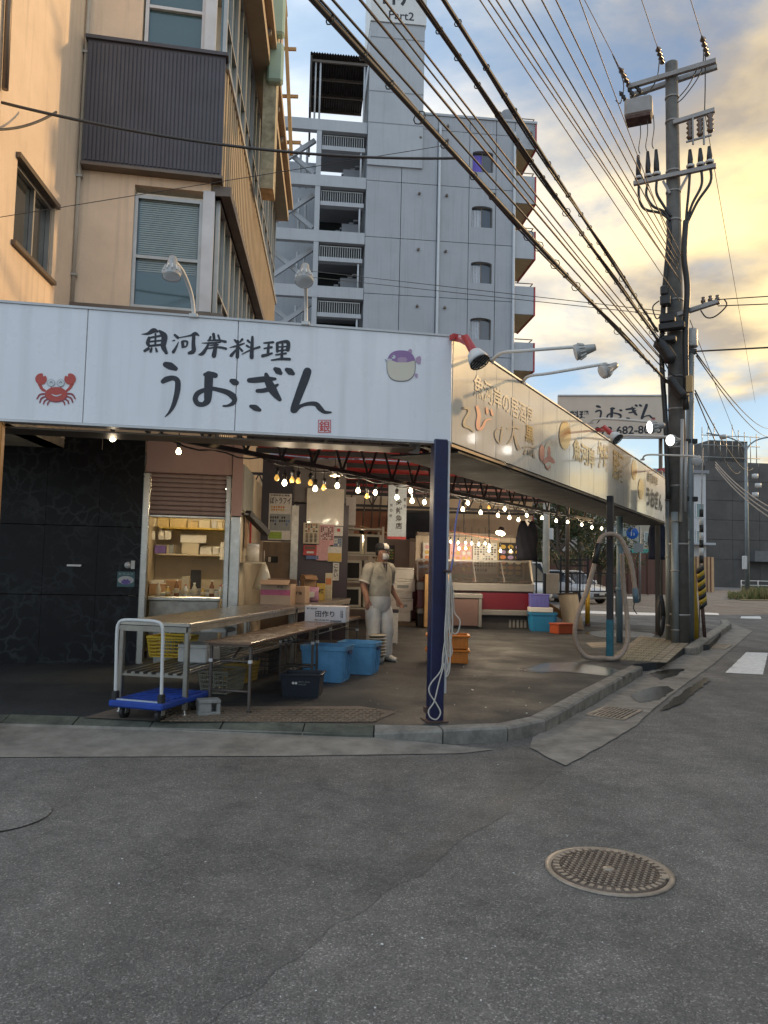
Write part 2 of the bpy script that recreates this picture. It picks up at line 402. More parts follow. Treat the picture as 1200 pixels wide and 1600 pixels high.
ko = offs(kl, KW)
for i in range(len(kl)-1):
    a, b, c, d = kl[i], kl[i+1], ko[i+1], ko[i]; t = (b-a).normalized()*.006
    a, b, c, d = a+t, b-t, c-t, d+t
    x = (a.x+b.x)/2
    low = x < -.15
    h0 = .03 if low else .125
    ha, hb = [.088 if q.x < -.1 else min(.125, .088+.037*(q.x+.1)/.5) for q in (a, b)]
    j = random.uniform(-.004, .004); bk = ZG+.008
    ins = .018
    def up(p, h): return Vector((p.x, p.y, h+j))
    ai, bi = a.lerp(d, .12), b.lerp(c, .12)
    st = MB(); m = M_concg if low else M_conc
    vs = [up(a, -.1), up(b, -.1), up(b, hb-ins), up(a, ha-ins), up(ai, ha), up(bi, hb), up(c, bk), up(d, bk), up(c, -.1), up(d, -.1)]
    st.add(vs, [(0, 1, 2, 3), (3, 2, 5, 4), (4, 5, 6, 7), (7, 6, 8, 9), (0, 3, 4, 7, 9), (1, 8, 6, 5, 2)], m)
    st.build('kerb_stone', kerb, world=True)
# kerb island at the utility pole
isl = [G(1079, 1013, .13), G(1100, 999, .13), G(1122, 984, .13), G(1136, 975, .13), G(1131, 969, .13)]
for a, b in zip(isl, isl[1:]):
    st = MB(); st.bar((a.x, a.y, .05), (b.x-(b.x-a.x)*.02, b.y-(b.y-a.y)*.02, .05), .22, .21, M_conc, bev=.02); st.build('kerb_stone', kerb, world=True)
# gutters
gk = [Vector((p.x, p.y+.004, .082 if p.x < -.3 else max(.009, .082-.12*(p.x+.3)))) for p in kl if p.x < .95]; go = [G(x, y, .006) for x, y in ((772, 1171), (720, 1177), (450, 1181), (0, 1183), (-300, 1184))]; go.append(Vector((gk[0].x, go[-1].y, .006)))
MB().poly(gk+go, M_gut).build('gutter', kind='structure', fix=False)
sheet('gutter', [(832, 1152), (868, 1131), (915, 1109), (957, 1084), (1013, 1050), (1062, 1022), (1082, 1014), (1120, 988), (1140, 973), (1176, 986), (1150, 1008), (1112, 1040), (1066, 1072), (1020, 1108), (994, 1133), (940, 1166), (884, 1196), (856, 1183), (828, 1168)], .009, M_gut, wob=.015)
# checker-plate slabs let into the lot
slab = sheet('ramp_slab', [(130, 1121), (190, 1104), (560, 1103), (620, 1112), (585, 1128), (420, 1128), (260, 1127)], ZG+.005, M_slabt, wob=.01)
M_slabs = mat('slab_tread', (.20, .15, .10), .7, var=.3, vs=10, dirt=.3)
tb = MB()
for yy in range(1108, 1127, 3):
    for xx in range(250, 600, 11):
        x = xx + (5 if (yy//3) % 2 else 0)
        if x > 610-(abs(yy-1116))*2.2: continue
        p = G(x, yy, ZG+.009); tb.box(p, (.045, .018, .008), M_slabs, rz=.7 if (yy//4+xx//11) % 2 else -.7)
tb.build('tread_pattern', slab, world=True, kind='stuff')
# tactile paving by the far post
tile_col = [mat('paver_tan%d' % i, c, .75, var=.2, vs=9, dirt=.4, bump=.3, bs=90) for i, c in enumerate(((.27, .23, .17), (.24, .205, .15), (.30, .26, .195)))]
tac = thing('tactile_paving', G(1010, 1018, ZG), None, None, kind='structure')
a0 = G(948, 1032, ZG); a1 = G(1042, 1036, ZG); b0 = G(1000, 994, ZG); b1 = G(1078, 1004, ZG)
NU, NV = 7, 11
for i in range(NU):
    for j in range(NV):
        def q(u, v): return a0.lerp(a1, u).lerp(b0.lerp(b1, u), v)
        p = [q(i/NU+.006, j/NV+.006), q((i+1)/NU-.006, j/NV+.006), q((i+1)/NU-.006, (j+1)/NV-.006), q(i/NU+.006, (j+1)/NV-.006)]
        tl = MB(); tl.prism(p, (0, 0, .012), random.choice(tile_col))
        if 1 <= i <= 4:
            for k in range(3):
                u = (i+.2+.3*k)/NU; e0 = q(u, (j+.12)/NV); e1 = q(u, (j+.88)/NV); tl.bar(e0+Vector((0, 0, .014)), e1+Vector((0, 0, .014)), .022, .01, mat('tactile_bar', (.33, .28, .18), .7, var=.25, vs=12))
        tl.build('paver', tac, world=True)
sheet('concrete_patch', [(915, 1004), (948, 1003), (960, 1011), (925, 1012)], ZG+.006, tile_col[2])
# drain gratings
def grate(px, name_label, n=11):
    a, b, c, d = [G(x, y, .016) for x, y in px]
    g = thing('drain_grating', (a+c)/2, name_label, 'drain')
    fr = MB(); fr.poly([p+Vector((0, 0, -.003)) for p in (a, b, c, d)], M_black)
    fr.build('drain_pit', g, world=True)
    fr = MB()
    for p, q in ((a, b), (b, c), (c, d), (d, a)): fr.bar(p, q, .03, .014, M_iron_w)
    fr.build('frame', g, world=True)
    for i in range(n):
        u = (i+.5)/n; r = MB(); r.bar(a.lerp(b, u), d.lerp(c, u), .02, .006, M_iron_w); r.build('bar', g, world=True)
    for v in (.33, .66):
        r = MB(); r.bar(a.lerp(d, v), b.lerp(c, v), .014, .005, M_iron_w); r.build('cross_bar', g, world=True)
grate([(917, 1117), (973, 1125), (1002, 1110), (948, 1104)], 'iron drain grating in the gutter near the kerb corner', 9)
grate([(1103, 1013), (1131, 1014), (1142, 1008), (1116, 1006)], 'small far drain grating in the gutter by the utility pole', 8)
# puddles
sheet('puddle', [(985, 1088), (1000, 1079), (1020, 1073), (1043, 1072), (1052, 1077), (1040, 1088), (1018, 1096), (998, 1098)], .0135, M_water, wob=.03)
sheet('puddle', [(1030, 1110), (1050, 1094), (1075, 1075), (1103, 1058), (1110, 1062), (1085, 1082), (1062, 1100), (1045, 1107)], .0135, M_water, wob=.03)
sheet('puddle', [(1015, 1052), (1040, 1046), (1070, 1045), (1055, 1056), (1030, 1062)], .0135, M_water, wob=.03)
sheet('puddle', [(812, 1047), (850, 1036), (900, 1035), (950, 1043), (985, 1050), (975, 1058), (930, 1054), (880, 1049), (840, 1051)], ZG+.005, M_water, wob=.07)
sheet('puddle', [(905, 988), (960, 984), (1030, 990), (1020, 996), (940, 996)], ZG+.005, M_water, wob=.08)
# manhole cover
mc = G(951, 1361, .0); MR = .302
man = thing('manhole_cover', (mc.x, mc.y, 0), 'round cast iron manhole cover in the road in the foreground', 'manhole cover', rz=.35)
b = MB(); b.lathe([(MR+.012, .002), (MR+.012, .008), (MR-.012, .010), (MR-.02, .004)], (0, 0, 0), M_iron_w, n=48); b.build('rim', man)
b = MB(); b.lathe([(MR-.024, .004), (MR-.03, .010), (.0005, .011)], (0, 0, 0), M_iron, n=48); b.build('plate', man)
b = MB(); rings = 0
for i in range(-13, 14):
    for j in range(-13, 14):
        x, y = i*.0225, j*.0225
        if math.hypot(x, y) < MR-.07 and math.hypot(x, y) > .035: b.box((x, y, .0125), (.013, .013, .005), M_iron_w if (i+j) % 2 else M_iron, rz=.785)
b.build('tread_studs', man, kind='stuff')
for k in range(40):
    an = 2*math.pi*k/40; b = MB(); b.box(((MR-.045)*math.cos(an), (MR-.045)*math.sin(an), .0125), (.03, .022, .006), M_iron_w, rz=an); b.build('rim_tooth', man)
b = MB(); b.lathe([(.03, .011), (.028, .016), (.0005, .016)], (0, 0, 0), M_iron_w, n=16); b.build('centre_boss', man)
for an in (1.2, 5.6):
    b = MB(); b.box(((MR-.035)*math.cos(an), (MR-.035)*math.sin(an), .0135), (.05, .03, .007), M_iron_w, rz=an+1.57); b.build('key_slot', man)
# round filled patch at the left edge
pc = G(-15, 1275, 0); b = MB(); b.poly([(pc.x+.33*math.cos(t*.2618), pc.y+.33*math.sin(t*.2618), .0085) for t in range(24)], M_road); b.build('cover_patch', kind='structure')
# painted markings
for px in ([(1133, 1051), (1192, 1054), (1200, 1020), (1166, 1019)], [(1100, 960), (1124, 961), (1122, 958), (1100, 957)], [(1157, 966), (1190, 967), (1188, 963), (1158, 963)], [(1205, 1053), (1290, 1058), (1285, 1022), (1213, 1020)], [(865, 931), (1000, 936), (1000, 933), (866, 929)], [(905, 958), (1035, 962), (1035, 958), (905, 954)]):
    sheet('road_marking', px, .006, M_white_line, wob=.01)
# litter specks of loose grit and paper
b = MB(); M_bit = mat('litter', (.7, .7, .68), .8, var=.1)
for i in range(34):
    p = G(random.uniform(60, 1150), random.uniform(1190, 1580), .006); r = random.uniform(.002, .006); b.box(p, (r*1.6, r, r*.6), M_bit, rz=random.uniform(0, 3))
for i in range(22):
    p = G(random.uniform(560, 860), random.uniform(1040, 1120), ZG+.005); r = random.uniform(.003, .009); b.box(p, (r*1.6, r, r*.6), M_bit, rz=random.uniform(0, 3))
b.build('loose_grit', label='scattered pale grit and paper scraps on the asphalt', cat='litter', kind='stuff')

# ================================================================== BUILDINGS
CX, CY = .61, 7.05
FP = Plane((CX, CY), 80)           # front sign
SP = Plane((CX, CY), 29)           # side sign
U_ = FP.d; V_ = -FP.n              # shop frame: U_ right along the front, V_ into the shop
def FR(u, v, z): return Vector((CX, CY, 0)) + U_*u + V_*v + Vector((0, 0, z))
FRZ = rad(10)
BP = Plane(FR(0, 4.1, 0), 80)      # front wall of the cream building (and marble wall below)
M_cream = mat('cream_render', (.86, .68, .50), .85, var=.07, vs=2, bump=.35, bs=55, streak=.22)
M_creamd = mat('pale_concrete', (.50, .45, .37), .85, var=.1, vs=3, streak=.2, bump=.3, bs=60)
M_alum = mat('aluminium', (.42, .41, .38), .4, .7, var=.1)
M_alumd = mat('bronze_aluminium', (.16, .13, .105), .45, .6, var=.1)
M_alumw = mat('white_aluminium', (.62, .61, .60), .4, .2, var=.08)
M_glass = mat('window_glass', (.06, .115, .125), .04, var=.0, spec=.9, coat=.6)
M_glassd = mat('window_glass_dark', (.03, .035, .035), .06, var=.0, spec=.8)
M_char = mat('charcoal_cladding', (.085, .083, .095), .5, .25, var=.07, vs=2)
M_sid = mat('tan_siding', (.43, .335, .215), .6, .1, var=.06, vs=2, streak=.12)
M_blind = mat('blind_slat', (.34, .45, .47), .6, var=.08)
cr = thing('cream_building', BP.pt(-3.3, 0), 'cream rendered building with a charcoal bay behind the shop sign', 'building', rz=FRZ)
def s_px(pl, x, y): return pl.sz(x, y)
# plane coordinates (s, z) of the front
sL, zpt = BP.sz(139, 72); sR, zpb = BP.sz(346, 284)
sCorner = BP.sz(336, 480)[0]+.02
sL0 = BP.sz(112, 470)[0]
zTop = 17.0
LW = Plane(BP.pt(sL0, 0), -4)      # right-facing wall of the left wing
sideP = Plane(BP.pt(sCorner, 0), -4)
# masonry front: strips round the windows
w1s0, w1z1 = BP.sz(211, 288); w1s1, w1z0 = BP.sz(322, 488)
w2s0, w2z0 = BP.sz(224, 78); w2s1 = BP.sz(330, 80)[0]; w2z1 = w2z0+2.3
def fbox(pl, s0, s1, z0, z1, o0, o1, m, bev=0.0, mbb=None):
    """box on a plane: along s0..s1, height z0..z1, from offset o0 to o1 along the front normal"""
    b = mbb or MB(); c = pl.pt((s0+s1)/2, (z0+z1)/2, (o0+o1)/2); b.box(c, (abs(s1-s0), abs(o1-o0), abs(z1-z0)), m, rz=pl.rz, bev=bev); return b
b = MB()
fbox(BP, sL0, w1s0, 3.0, zTop, -.25, 0, M_cream, mbb=b)
fbox(BP, w1s0, w1s1, w1z1, w2z0, -.25, -.002, M_cream, mbb=b); fbox(BP, w1s0, w1s1, 3.0, w1z0, -.25, -.002, M_cream, mbb=b); fbox(BP, w1s0, w1s1, w2z1, zTop, -.25, -.002, M_cream, mbb=b)
b.build('front_wall', cr, world=True)
def window(pl, s0, s1, z0, z1, parent, gm, fm, mull=(), trans=(), rec=.12, blinds=False, name='window', fw=.05):
    w = MB(); fbox(pl, s0, s1, z0, z1, -rec-.03, -rec, gm, mbb=w); w = w.build(name, parent, world=True)
    f = MB()
    for a, c in ((s0, s0+fw), (s1-fw, s1)): fbox(pl, a, c, z0, z1, -rec+.002, -rec+.06, fm, mbb=f)
    for a, c in ((z0, z0+fw), (z1-fw, z1)): fbox(pl, s0+fw, s1-fw, a, c, -rec+.002, -rec+.06, fm, mbb=f)
    for k in mull: fbox(pl, k-fw*.45, k+fw*.45, z0+fw, z1-fw, -rec+.002, -rec+.05, fm, mbb=f)
    for k in trans: fbox(pl, s0+fw, s1-fw, k-fw*.45, k+fw*.45, -rec+.003, -rec+.055, fm, mbb=f)
    f.build('frame', w, world=True)
    return w
wa = window(BP, w1s0, w1s1-.1, w1z0, w1z1-.12, cr, M_glass, M_alum, trans=(BP.sz(260, 402)[1],), rec=.1)
wb = window(BP, w2s0, w2s1-.1, w2z0, w2z1, cr, M_glass, M_alumw, trans=(BP.sz(280, 12)[1],), rec=.1)
b = MB()
for i in range(40):
    z = w1z0+.55+i*.031
    if z < w1z1-.15: fbox(BP, w1s0+.07, w1s1-.17, z, z+.018, -.099, -.095, M_blind, mbb=b)
b.build('blind', wa, world=True)
b = fbox(BP, w1s1-.1, w1s1+.06, w1z0, w1z1, -.12, .03, M_alumw); b.build('corner_column', cr, world=True)
b = fbox(BP, w2s1-.1, w2s1+.06, w2z0, w2z1, -.12, .03, M_alumw); b.build('corner_column', cr, world=True)
# charcoal bay with vertical ribs
bay = MB(); fbox(BP, sL+.02, sR, zpb, zpt, -.1, .16, M_char, mbb=bay); bay = bay.build('bay_panel', cr, world=True)
nr = 34
rb = None
for i in range(nr):
    s = sL+.05+(sR-sL-.06)*i/nr
    r = MB(); fbox(BP, s, s+.036, zpb+.03, zpt-.05, .161, .176, M_char, mbb=r); r.build('rib', bay, world=True)
r = fbox(BP, sL-.01, sR+.04, zpt, zpt+.05, -.1, .2, M_char); r.build('coping', bay, world=True)
r = fbox(BP, sL+.0, sR+.02, zpb-.04, zpb, -.1, .18, M_alumd); r.build('drip_edge', bay, world=True)
r = fbox(BP, sL0, sCorner+.1, w1z0-.14, w1z0-.03, -.1, .1, M_alumd); r.build('sill_flashing', cr, world=True)
# rain pipe between wing and bay
p0 = BP.hit(112, 478, .06); p1 = BP.hit(139, 4, .06); b = MB(); b.tube([p0, p0.lerp(p1, .33), p0.lerp(p1, .66), p1+(p1-p0)*.3], .028, M_creamd); b.build('downpipe', cr, world=True)
for t in (.1, .42, .83):
    b = MB(); p = p0.lerp(p1, t); b.box(p, (.09, .08, .03), M_alum, rz=FRZ); b.build('pipe_bracket', cr, world=True)
# left wing: wall facing right with a sliding window
wl0 = -3.6
ws0, wz1 = LW.sz(28, 243); ws1 = LW.sz(86, 330)[0]; wz0 = LW.sz(80, 438)[1]; wz1 = LW.sz(84, 322)[1]
b = MB()
fbox(LW, wl0, ws0, 3.0, zTop, -.25, 0, M_cream, mbb=b); fbox(LW, ws1, 0.0, 3.0, zTop, -.25, 0, M_cream, mbb=b)
fbox(LW, ws0, ws1, 3.0, wz0, -.25, -.001, M_cream, mbb=b); fbox(LW, ws0, ws1, wz1, zTop, -.25, -.001, M_cream, mbb=b)
b.build('wing_wall', cr, world=True)
ww = window(LW, ws0, ws1, wz0, wz1, cr, M_glassd, M_alum, mull=((ws0*.45+ws1*.55),), rec=.1, fw=.04)
b = MB(); fbox(LW, ws0-.05, ws1+.05, wz0-.05, wz0, -.1, .05, M_alumd, mbb=b); b.build('sill', ww, world=True)
b = MB(); fbox(LW, ws0-.05, ws1+.05, wz1, wz1+.06, -.1, .05, M_alumd, mbb=b); b.build('lintel', ww, world=True)
b = MB(); b.box(LW.pt(wl0/2, 3.06, -1.5), (3.6, 3.0, .12), M_creamd, rz=LW.rz); b.build('wing_soffit', cr, world=True)
# conduit up the wing corner
q0 = LW.hit(8, 140, .05); q1 = LW.hit(14, 0, .05); b = MB(); b.tube([q0, q1, q1+(q1-q0)*2], .035, M_alumd); b.build('conduit', cr, world=True)
# right-facing side: tan ribbed siding with ribbon windows and a projecting gutter
SL = sideP.sz(431, 420)[0]
zs0 = w1z0; zA0, zA1 = w1z0-.4, w1z1-.05       # lower ribbon window
zB0, zB1 = zpt+.02, zpt+2.3
b = MB()
for z0_, z1_ in ((2.9, zA0), (zA1, zB0), (zB1, zTop)): fbox(sideP, .02, SL, z0_, z1_, -.25, 0, M_sid, mbb=b)
b.build('side_wall', cr, world=True)
r0 = None
for z0_, z1_ in ((zA1+.12, zB0-.1), (3.2, zA0-.05)):
    for i in range(int((SL-.2)/.22)):
        s = .1+i*.22
        r = MB(); fbox(sideP, s, s+.09, z0_, z1_, .001, .022, M_sid, mbb=r); r.build('siding_rib', cr, world=True)
for zlo, zhi, nm in ((zA0, zA1, 'a'), (zB0, zB1, 'b')):
    n = 8
    for i in range(n):
        s0 = .12+i*(SL-.2)/n; s1 = .12+(i+1)*(SL-.2)/n-.06
        window(sideP, s0, s1, zlo, zhi, cr, M_glass, M_alum, mull=((s0+s1)/2,), trans=(zlo+.8,), rec=.08, fw=.045)
b = MB(); fbox(sideP, -.02, SL, zA1, zA1+.14, -.1, .14, M_alumd, mbb=b); b.build('lower_head_flashing', cr, world=True)
b = MB(); fbox(sideP, -.02, SL, zB0-.1, zB0, -.1, .05, M_alum, mbb=b); b.build('upper_sill', cr, world=True)
b = MB(); fbox(sideP, -.1, SL, zB1+.0, zB1+.22, -.1, .3, M_sid, mbb=b); b.build('eaves_gutter', cr, world=True)
b = MB(); fbox(sideP, -.1, SL, zB1+.32, zB1+.5, -.1, .42, M_sid, mbb=b); b.build('eaves_fascia', cr, world=True)
for i in range(6):
    b = MB(); fbox(sideP, .4+i*1.2, .48+i*1.2, zB1+.22, zB1+.32, 0, .36, M_alum, mbb=b); b.build('gutter_bracket', cr, world=True)
b = MB(); fbox(sideP, 0, SL, zTop-.02, zTop, -3, .1, M_creamd, mbb=b); fbox(sideP, SL-.2, SL, 2.9, zTop-.03, -4, -.26, M_cream, mbb=b); b.build('end_wall', cr, world=True)
# edge-on blade sign with pale green lamp boxes on the far end of the side wall
gl = thing('blade_sign', sideP.hit(418, 300, .3), 'pale green vertical sign seen edge-on along the cream building', 'sign', rz=sideP.rz)
M_pg = mat('pale_green_acrylic', (.42, .55, .42), .35, var=.08); M_mesh = mat('purple_lattice', (.06, .045, .11), .6, var=.2); M_stone = mat('mottled_stone', (.42, .36, .24), .8, var=.45, vs=5)
b = MB(); b.box((0, 0, 3.2), (.5, .25, 6.5), M_stone); b.build('stone_core', gl)
for i in range(9):
    b = MB(); b.box((-.3, -.1, 2.4+i*.95), (.22, .3, .78), M_pg, bev=.04); b.build('lamp_box', gl)
b = MB()
for i in range(30): b.box((.3, 0, 3.0+i*.3), (.06, .28, .2), M_mesh, rot=Matrix.Rotation(.5 if i % 2 else -.5, 3, 'Y'))
b.build('lattice', gl)
# wooden scaffold pole with arms beside it
M_wood = mat('new_timber', (.50, .34, .16), .7, var=.15, vs=6)
sc = thing('timber_mast', D(462, 240, 19), 'slim timber mast with three arms rising beside the cream building', 'mast')
b = MB(); b.bar(D(455, 242, 19), D(442, -60, 19), .09, .09, M_wood); b.build('pole', sc, world=True)
for y, x0, x1 in ((76, 432, 463), (150, 434, 466), (222, 436, 470)):
    b = MB(); b.bar(D(x0, y, 19.06), D(x1, y+1, 19.06), .05, .08, M_wood); b.build('arm', sc, world=True)

# ---- marble wall under the sign and the roller-shutter kiosk (ground floor)
def marble():
    m = bpy.data.materials.new('dark_marble'); m.use_nodes = True; t = m.node_tree; b = t.nodes['Principled BSDF']; L = t.links.new
    g = t.nodes.new('ShaderNodeNewGeometry'); P = g.outputs['Position']
    n = t.nodes.new('ShaderNodeTexNoise'); n.inputs['Scale'].default_value = 3; n.inputs['Detail'].default_value = 6; L(P, n.inputs['Vector'])
    ad = t.nodes.new('ShaderNodeMix'); ad.data_type = 'RGBA'; ad.inputs[0].default_value = .34; L(P, ad.inputs[6]); L(n.outputs['Color'], ad.inputs[7])
    v = t.nodes.new('ShaderNodeTexVoronoi'); v.feature = 'DISTANCE_TO_EDGE'; v.inputs['Scale'].default_value = 7.5; L(ad.outputs[2], v.inputs['Vector'])
    r = t.nodes.new('ShaderNodeMapRange'); L(v.outputs['Distance'], r.inputs[0]); r.inputs[1].default_value = 0; r.inputs[2].default_value = .11; r.inputs[3].default_value = 1; r.inputs[4].default_value = 0
    n3 = t.nodes.new('ShaderNodeTexNoise'); n3.inputs['Scale'].default_value = 2.2; n3.inputs['Detail'].default_value = 8; L(P, n3.inputs['Vector'])
    r3 = t.nodes.new('ShaderNodeMapRange'); L(n3.outputs[0], r3.inputs[0]); r3.inputs[1].default_value = .36; r3.inputs[2].default_value = .66
    k = t.nodes.new('ShaderNodeMath'); k.operation = 'MULTIPLY'; L(r.outputs[0], k.inputs[0]); L(r3.outputs[0], k.inputs[1])
    x = t.nodes.new('ShaderNodeMix'); x.data_type = 'RGBA'; L(k.outputs[0], x.inputs[0]); x.inputs[6].default_value = (.006, .006, .008, 1); x.inputs[7].default_value = (.034, .039, .044, 1)
    L(x.outputs[2], b.inputs['Base Color']); b.inputs['Roughness'].default_value = .4; b.inputs['Specular IOR Level'].default_value = .22; return m
M_marb = marble()
mw = thing('marble_wall', BP.pt(-4.6, 0, 0), 'dark veined marble wall panels at the left under the shop sign', 'wall', rz=FRZ)
sK0 = BP.sz(222, 900)[0]; sK1 = BP.sz(374, 900)[0]
s = -7.6; cols = [-7.6, -6.4, -5.2, BP.sz(66, 900)[0], BP.sz(150, 900)[0], sK0-.03]
cols = sorted(cols)
for a, c in zip(cols, cols[1:]):
    for z0_, z1_ in ((ZG, 1.02), (1.03, 1.95), (1.96, 3.2)):
        o = random.uniform(0, .002); b = fbox(BP, a+.0015, c-.0015, z0_, z1_, -.1, .0+o, M_marb); b.build('marble_panel', mw, world=True)
b = MB(); fbox(BP, cols[0], cols[-1], ZG, 3.2, -.2, -.11, M_black, mbb=b); b.build('backing', mw, world=True)
b = MB(); fbox(BP, BP.sz(110, 800)[0], BP.sz(132, 800)[0], BP.sz(120, 885)[1], BP.sz(120, 882)[1], .01, .05, M_alumw, mbb=b); b.build('letter_slot', mw, world=True)
# small crab-free notice plate and door bell on the marble
pl_ = thing('wall_notice', BP.hit(196, 916, .02), 'small green and purple notice stuck on the marble wall', 'notice', rz=FRZ)
M_nblue = mat('notice_teal', (.06, .14, .16), .5, var=.05); M_nw = mat('notice_white', (.5, .5, .5), .5, var=.05); M_npur = mat('notice_purple', (.14, .09, .32), .5, var=.05)
n0, nz1 = BP.sz(184, 893); n1_, nz0 = BP.sz(210, 917)
b = fbox(BP, n0, n1_, nz0, nz1, .008, .014, M_nblue); b.build('plate', pl_, world=True)
b = MB(); b.poly([BP.pt((n0+n1_)/2+.105*math.cos(t*.3491), nz0+.09+.055*math.sin(t*.3491), .0155) for t in range(18)], M_nw); b.build('pale_oval', pl_, world=True)
b = MB(); b.poly([BP.pt((n0+n1_)/2+(.075 if t % 2 else .05)*math.cos(t*.3927), nz0+.065+(.045 if t % 2 else .03)*math.sin(t*.3927), .017) for t in range(16)], M_npur); b.build('purple_emblem', pl_, world=True)
b = MB(); text_on(b, 'とらふぐ', BP.pt(n0+.02, nz1-.045, .017), U_*(n1_-n0-.04), (0, 0, .03), M_nw); b.build('lettering', pl_, world=True)
bell = thing('door_bell', BP.hit(201, 883, .02), 'small grey bell plate on the marble by the shutter kiosk', 'bell', rz=FRZ)
b = fbox(BP, BP.sz(205, 883)[0], BP.sz(211, 883)[0], BP.sz(208, 889)[1], BP.sz(208, 876)[1], .005, .03, M_alum); b.build('plate', bell, world=True)
b = MB(); b.lathe([(.045, 0), (.045, .02), (.001, .022)], BP.hit(200, 883, .006), M_alumw, axis=FP.n, n=16); b.build('button', bell, world=True)

KP = Plane(BP.pt(sK0, 0, .02), 80)
KW_ = sK1-sK0
ks = thing('shutter_kiosk', KP.pt(0, ZG), 'shop kiosk with a half-raised brown roller shutter and steel frame', 'kiosk', rz=FRZ)
M_pink = mat('brown_pink_steel', (.34, .215, .19), .5, .1, var=.06); M_shut = mat('shutter_steel', (.36, .255, .225), .45, .25, var=.08, streak=.2)
M_ss = mat('stainless', (.42, .41, .38), .3, .9, var=.12, vs=12); M_ssd = mat('stainless_worn', (.30, .285, .255), .36, .85, var=.2, vs=8)
M_beige = mat('beige_panel', (.62, .54, .40), .7, var=.06, dirt=.15)
def kz(y, x=300): return KP.sz(x, y)[1]
zsh = kz(806); zhd = kz(742); zh1 = kz(692)
b = fbox(KP, 0, KW_-.14, zhd, zh1, -.05, .12, M_pink, bev=.01); b.build('header', ks, world=True)
b = fbox(KP, KW_-.14, KW_, 2.15, 3.25, -.1, .14, M_pink); b.build('corner_column', ks, world=True)
b = fbox(KP, KW_-.14, KW_+.0, ZG, 2.14, -.1, .15, M_ss, bev=.012); b.build('corner_post', ks, world=True)
b = fbox(KP, -.02, .07, ZG, zhd, -.05, .1, M_ss, bev=.01); b.build('frame_post', ks, world=True)
b = fbox(KP, KW_-.22, KW_-.145, ZG, zhd, -.05, .08, M_ss, bev=.01); b.build('frame_post', ks, world=True)
n = 9; h = (zhd-zsh)/n
for i in range(n):
    z0_ = zsh+i*h
    st = MB(); prof = [(0, .0), (.03, .012), (.036, h*.5), (.03, h*.86), (.004, h*.93), (0, h)]
    vs = []
    for q_, dz in prof: vs += [KP.pt(.072, z0_+dz, q_), KP.pt(KW_-.222, z0_+dz, q_)]
    st.add(vs, [(2*k, 2*k+1, 2*k+3, 2*k+2) for k in range(len(prof)-1)], M_shut)
    st.build('shutter_slat', ks, world=True)
b = fbox(KP, .072, KW_-.222, zsh-.035, zsh, -.01, .045, M_ss, bev=.008); b.build('bottom_rail', ks, world=True)
# kiosk room: back and side walls, floor counter, shelves
b = MB(); fbox(KP, -.1, KW_-.1, ZG, 3.0, -2.3, -2.2, M_beige, mbb=b); b.build('back_wall', ks, world=True)
b = MB(); fbox(KP, -.18, -.08, ZG, 3.0, -2.19, -.1, M_beige, mbb=b); b.build('inner_wall', ks, world=True)
b = MB(); fbox(KP, -.1, KW_-.14, 2.75, 2.82, -2.2, -.1, M_beige, mbb=b); b.build('ceiling', ks, world=True)
KS = Plane(KP.pt(KW_, 0, 0), -4)   # right side of the kiosk running back
b = MB(); fbox(KS, .1, 9.3, ZG, 2.9, -.14, -.02, M_beige, mbb=b); b.build('side_wall', ks, world=True)
M_corr = mat('corrugated_grey', (.33, .33, .29), .5, .3, var=.1)
for i in range(12):
    b = MB(); fbox(KS, .1+i*.115, .17+i*.115, 2.25, 2.9, -.018, .01, M_corr, mbb=b); b.build('corrugation', ks, world=True)
shelf_y = [(kz(882), 'upper')]
for zz_, dep in ((1.60, .5), (2.02, .55)):
    b = fbox(KP, .02, KW_-.24, zz_, zz_+.025, -2.19, -2.19+dep, M_beige if zz_ < 1.9 else mat('yellow_shelf', (.5, .36, .06), .6), bev=.004); b.build('shelf', ks, world=True)
b = fbox(KP, .03, KW_-.26, .94, 1.0, -1.5, -.5, M_ss, bev=.01); b.build('counter', ks, world=True)
b = fbox(KP, .05, KW_-.3, ZG, .935, -1.45, -.55, M_ssd); b.build('counter_base', ks, world=True)
b = fbox(KS, .1, .7, 1.50, 1.52, 0, .3, M_beige); b.build('side_shelf', ks, world=True)

# ================================================================== APARTMENT TOWER
TP = Plane((0, 39), 84)
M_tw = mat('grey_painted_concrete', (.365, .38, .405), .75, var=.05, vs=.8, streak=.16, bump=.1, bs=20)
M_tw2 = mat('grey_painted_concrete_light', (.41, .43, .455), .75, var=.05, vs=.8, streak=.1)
M_twd = mat('grey_dark_wall', (.24, .25, .27), .8, var=.08, vs=.8, streak=.1)  # last one: darker grey for core, stairs, joints and roofs
M_twin = mat('tower_glass', (.05, .06, .075), .05, var=0, spec=.9); M_curt = mat('curtain_fabric', (.5, .52, .56), .8, var=.12, vs=8); M_curp = mat('purple_curtain', (.16, .12, .55), .7, var=.1)
M_cor = mat('corrugated_rust', (.075, .065, .06), .7, .3, var=.2, streak=.2); M_redt = mat('red_trim', (.38, .035, .04), .5, var=.1); M_pipe = mat('pale_pipe', (.5, .52, .54), .5, var=.06)
tw = thing('apartment_tower', TP.pt(0, 0), 'tall grey apartment tower with a lift shaft and open stairs behind the shop', 'building', rz=TP.rz)
def tz(x, y): return TP.sz(x, y)
T0 = tz(572, 300)[0]; T1 = tz(804, 300)[0]; ztop = tz(740, 186)[1]
fl = [tz(690, y)[1] for y in (290, 378, 466, 554)]; FH = (fl[0]-fl[3])/3
base = fl[0]
floors = [base + FH*k for k in range(2, -9, -1)]; floors = [f for f in floors if f < ztop-.6]
wn0, wn1 = tz(736, 334)[0], tz(771, 334)[0]
colx = [T0, tz(627, 300)[0], tz(683, 300)[0], wn0-.12, wn1+.12, T1]
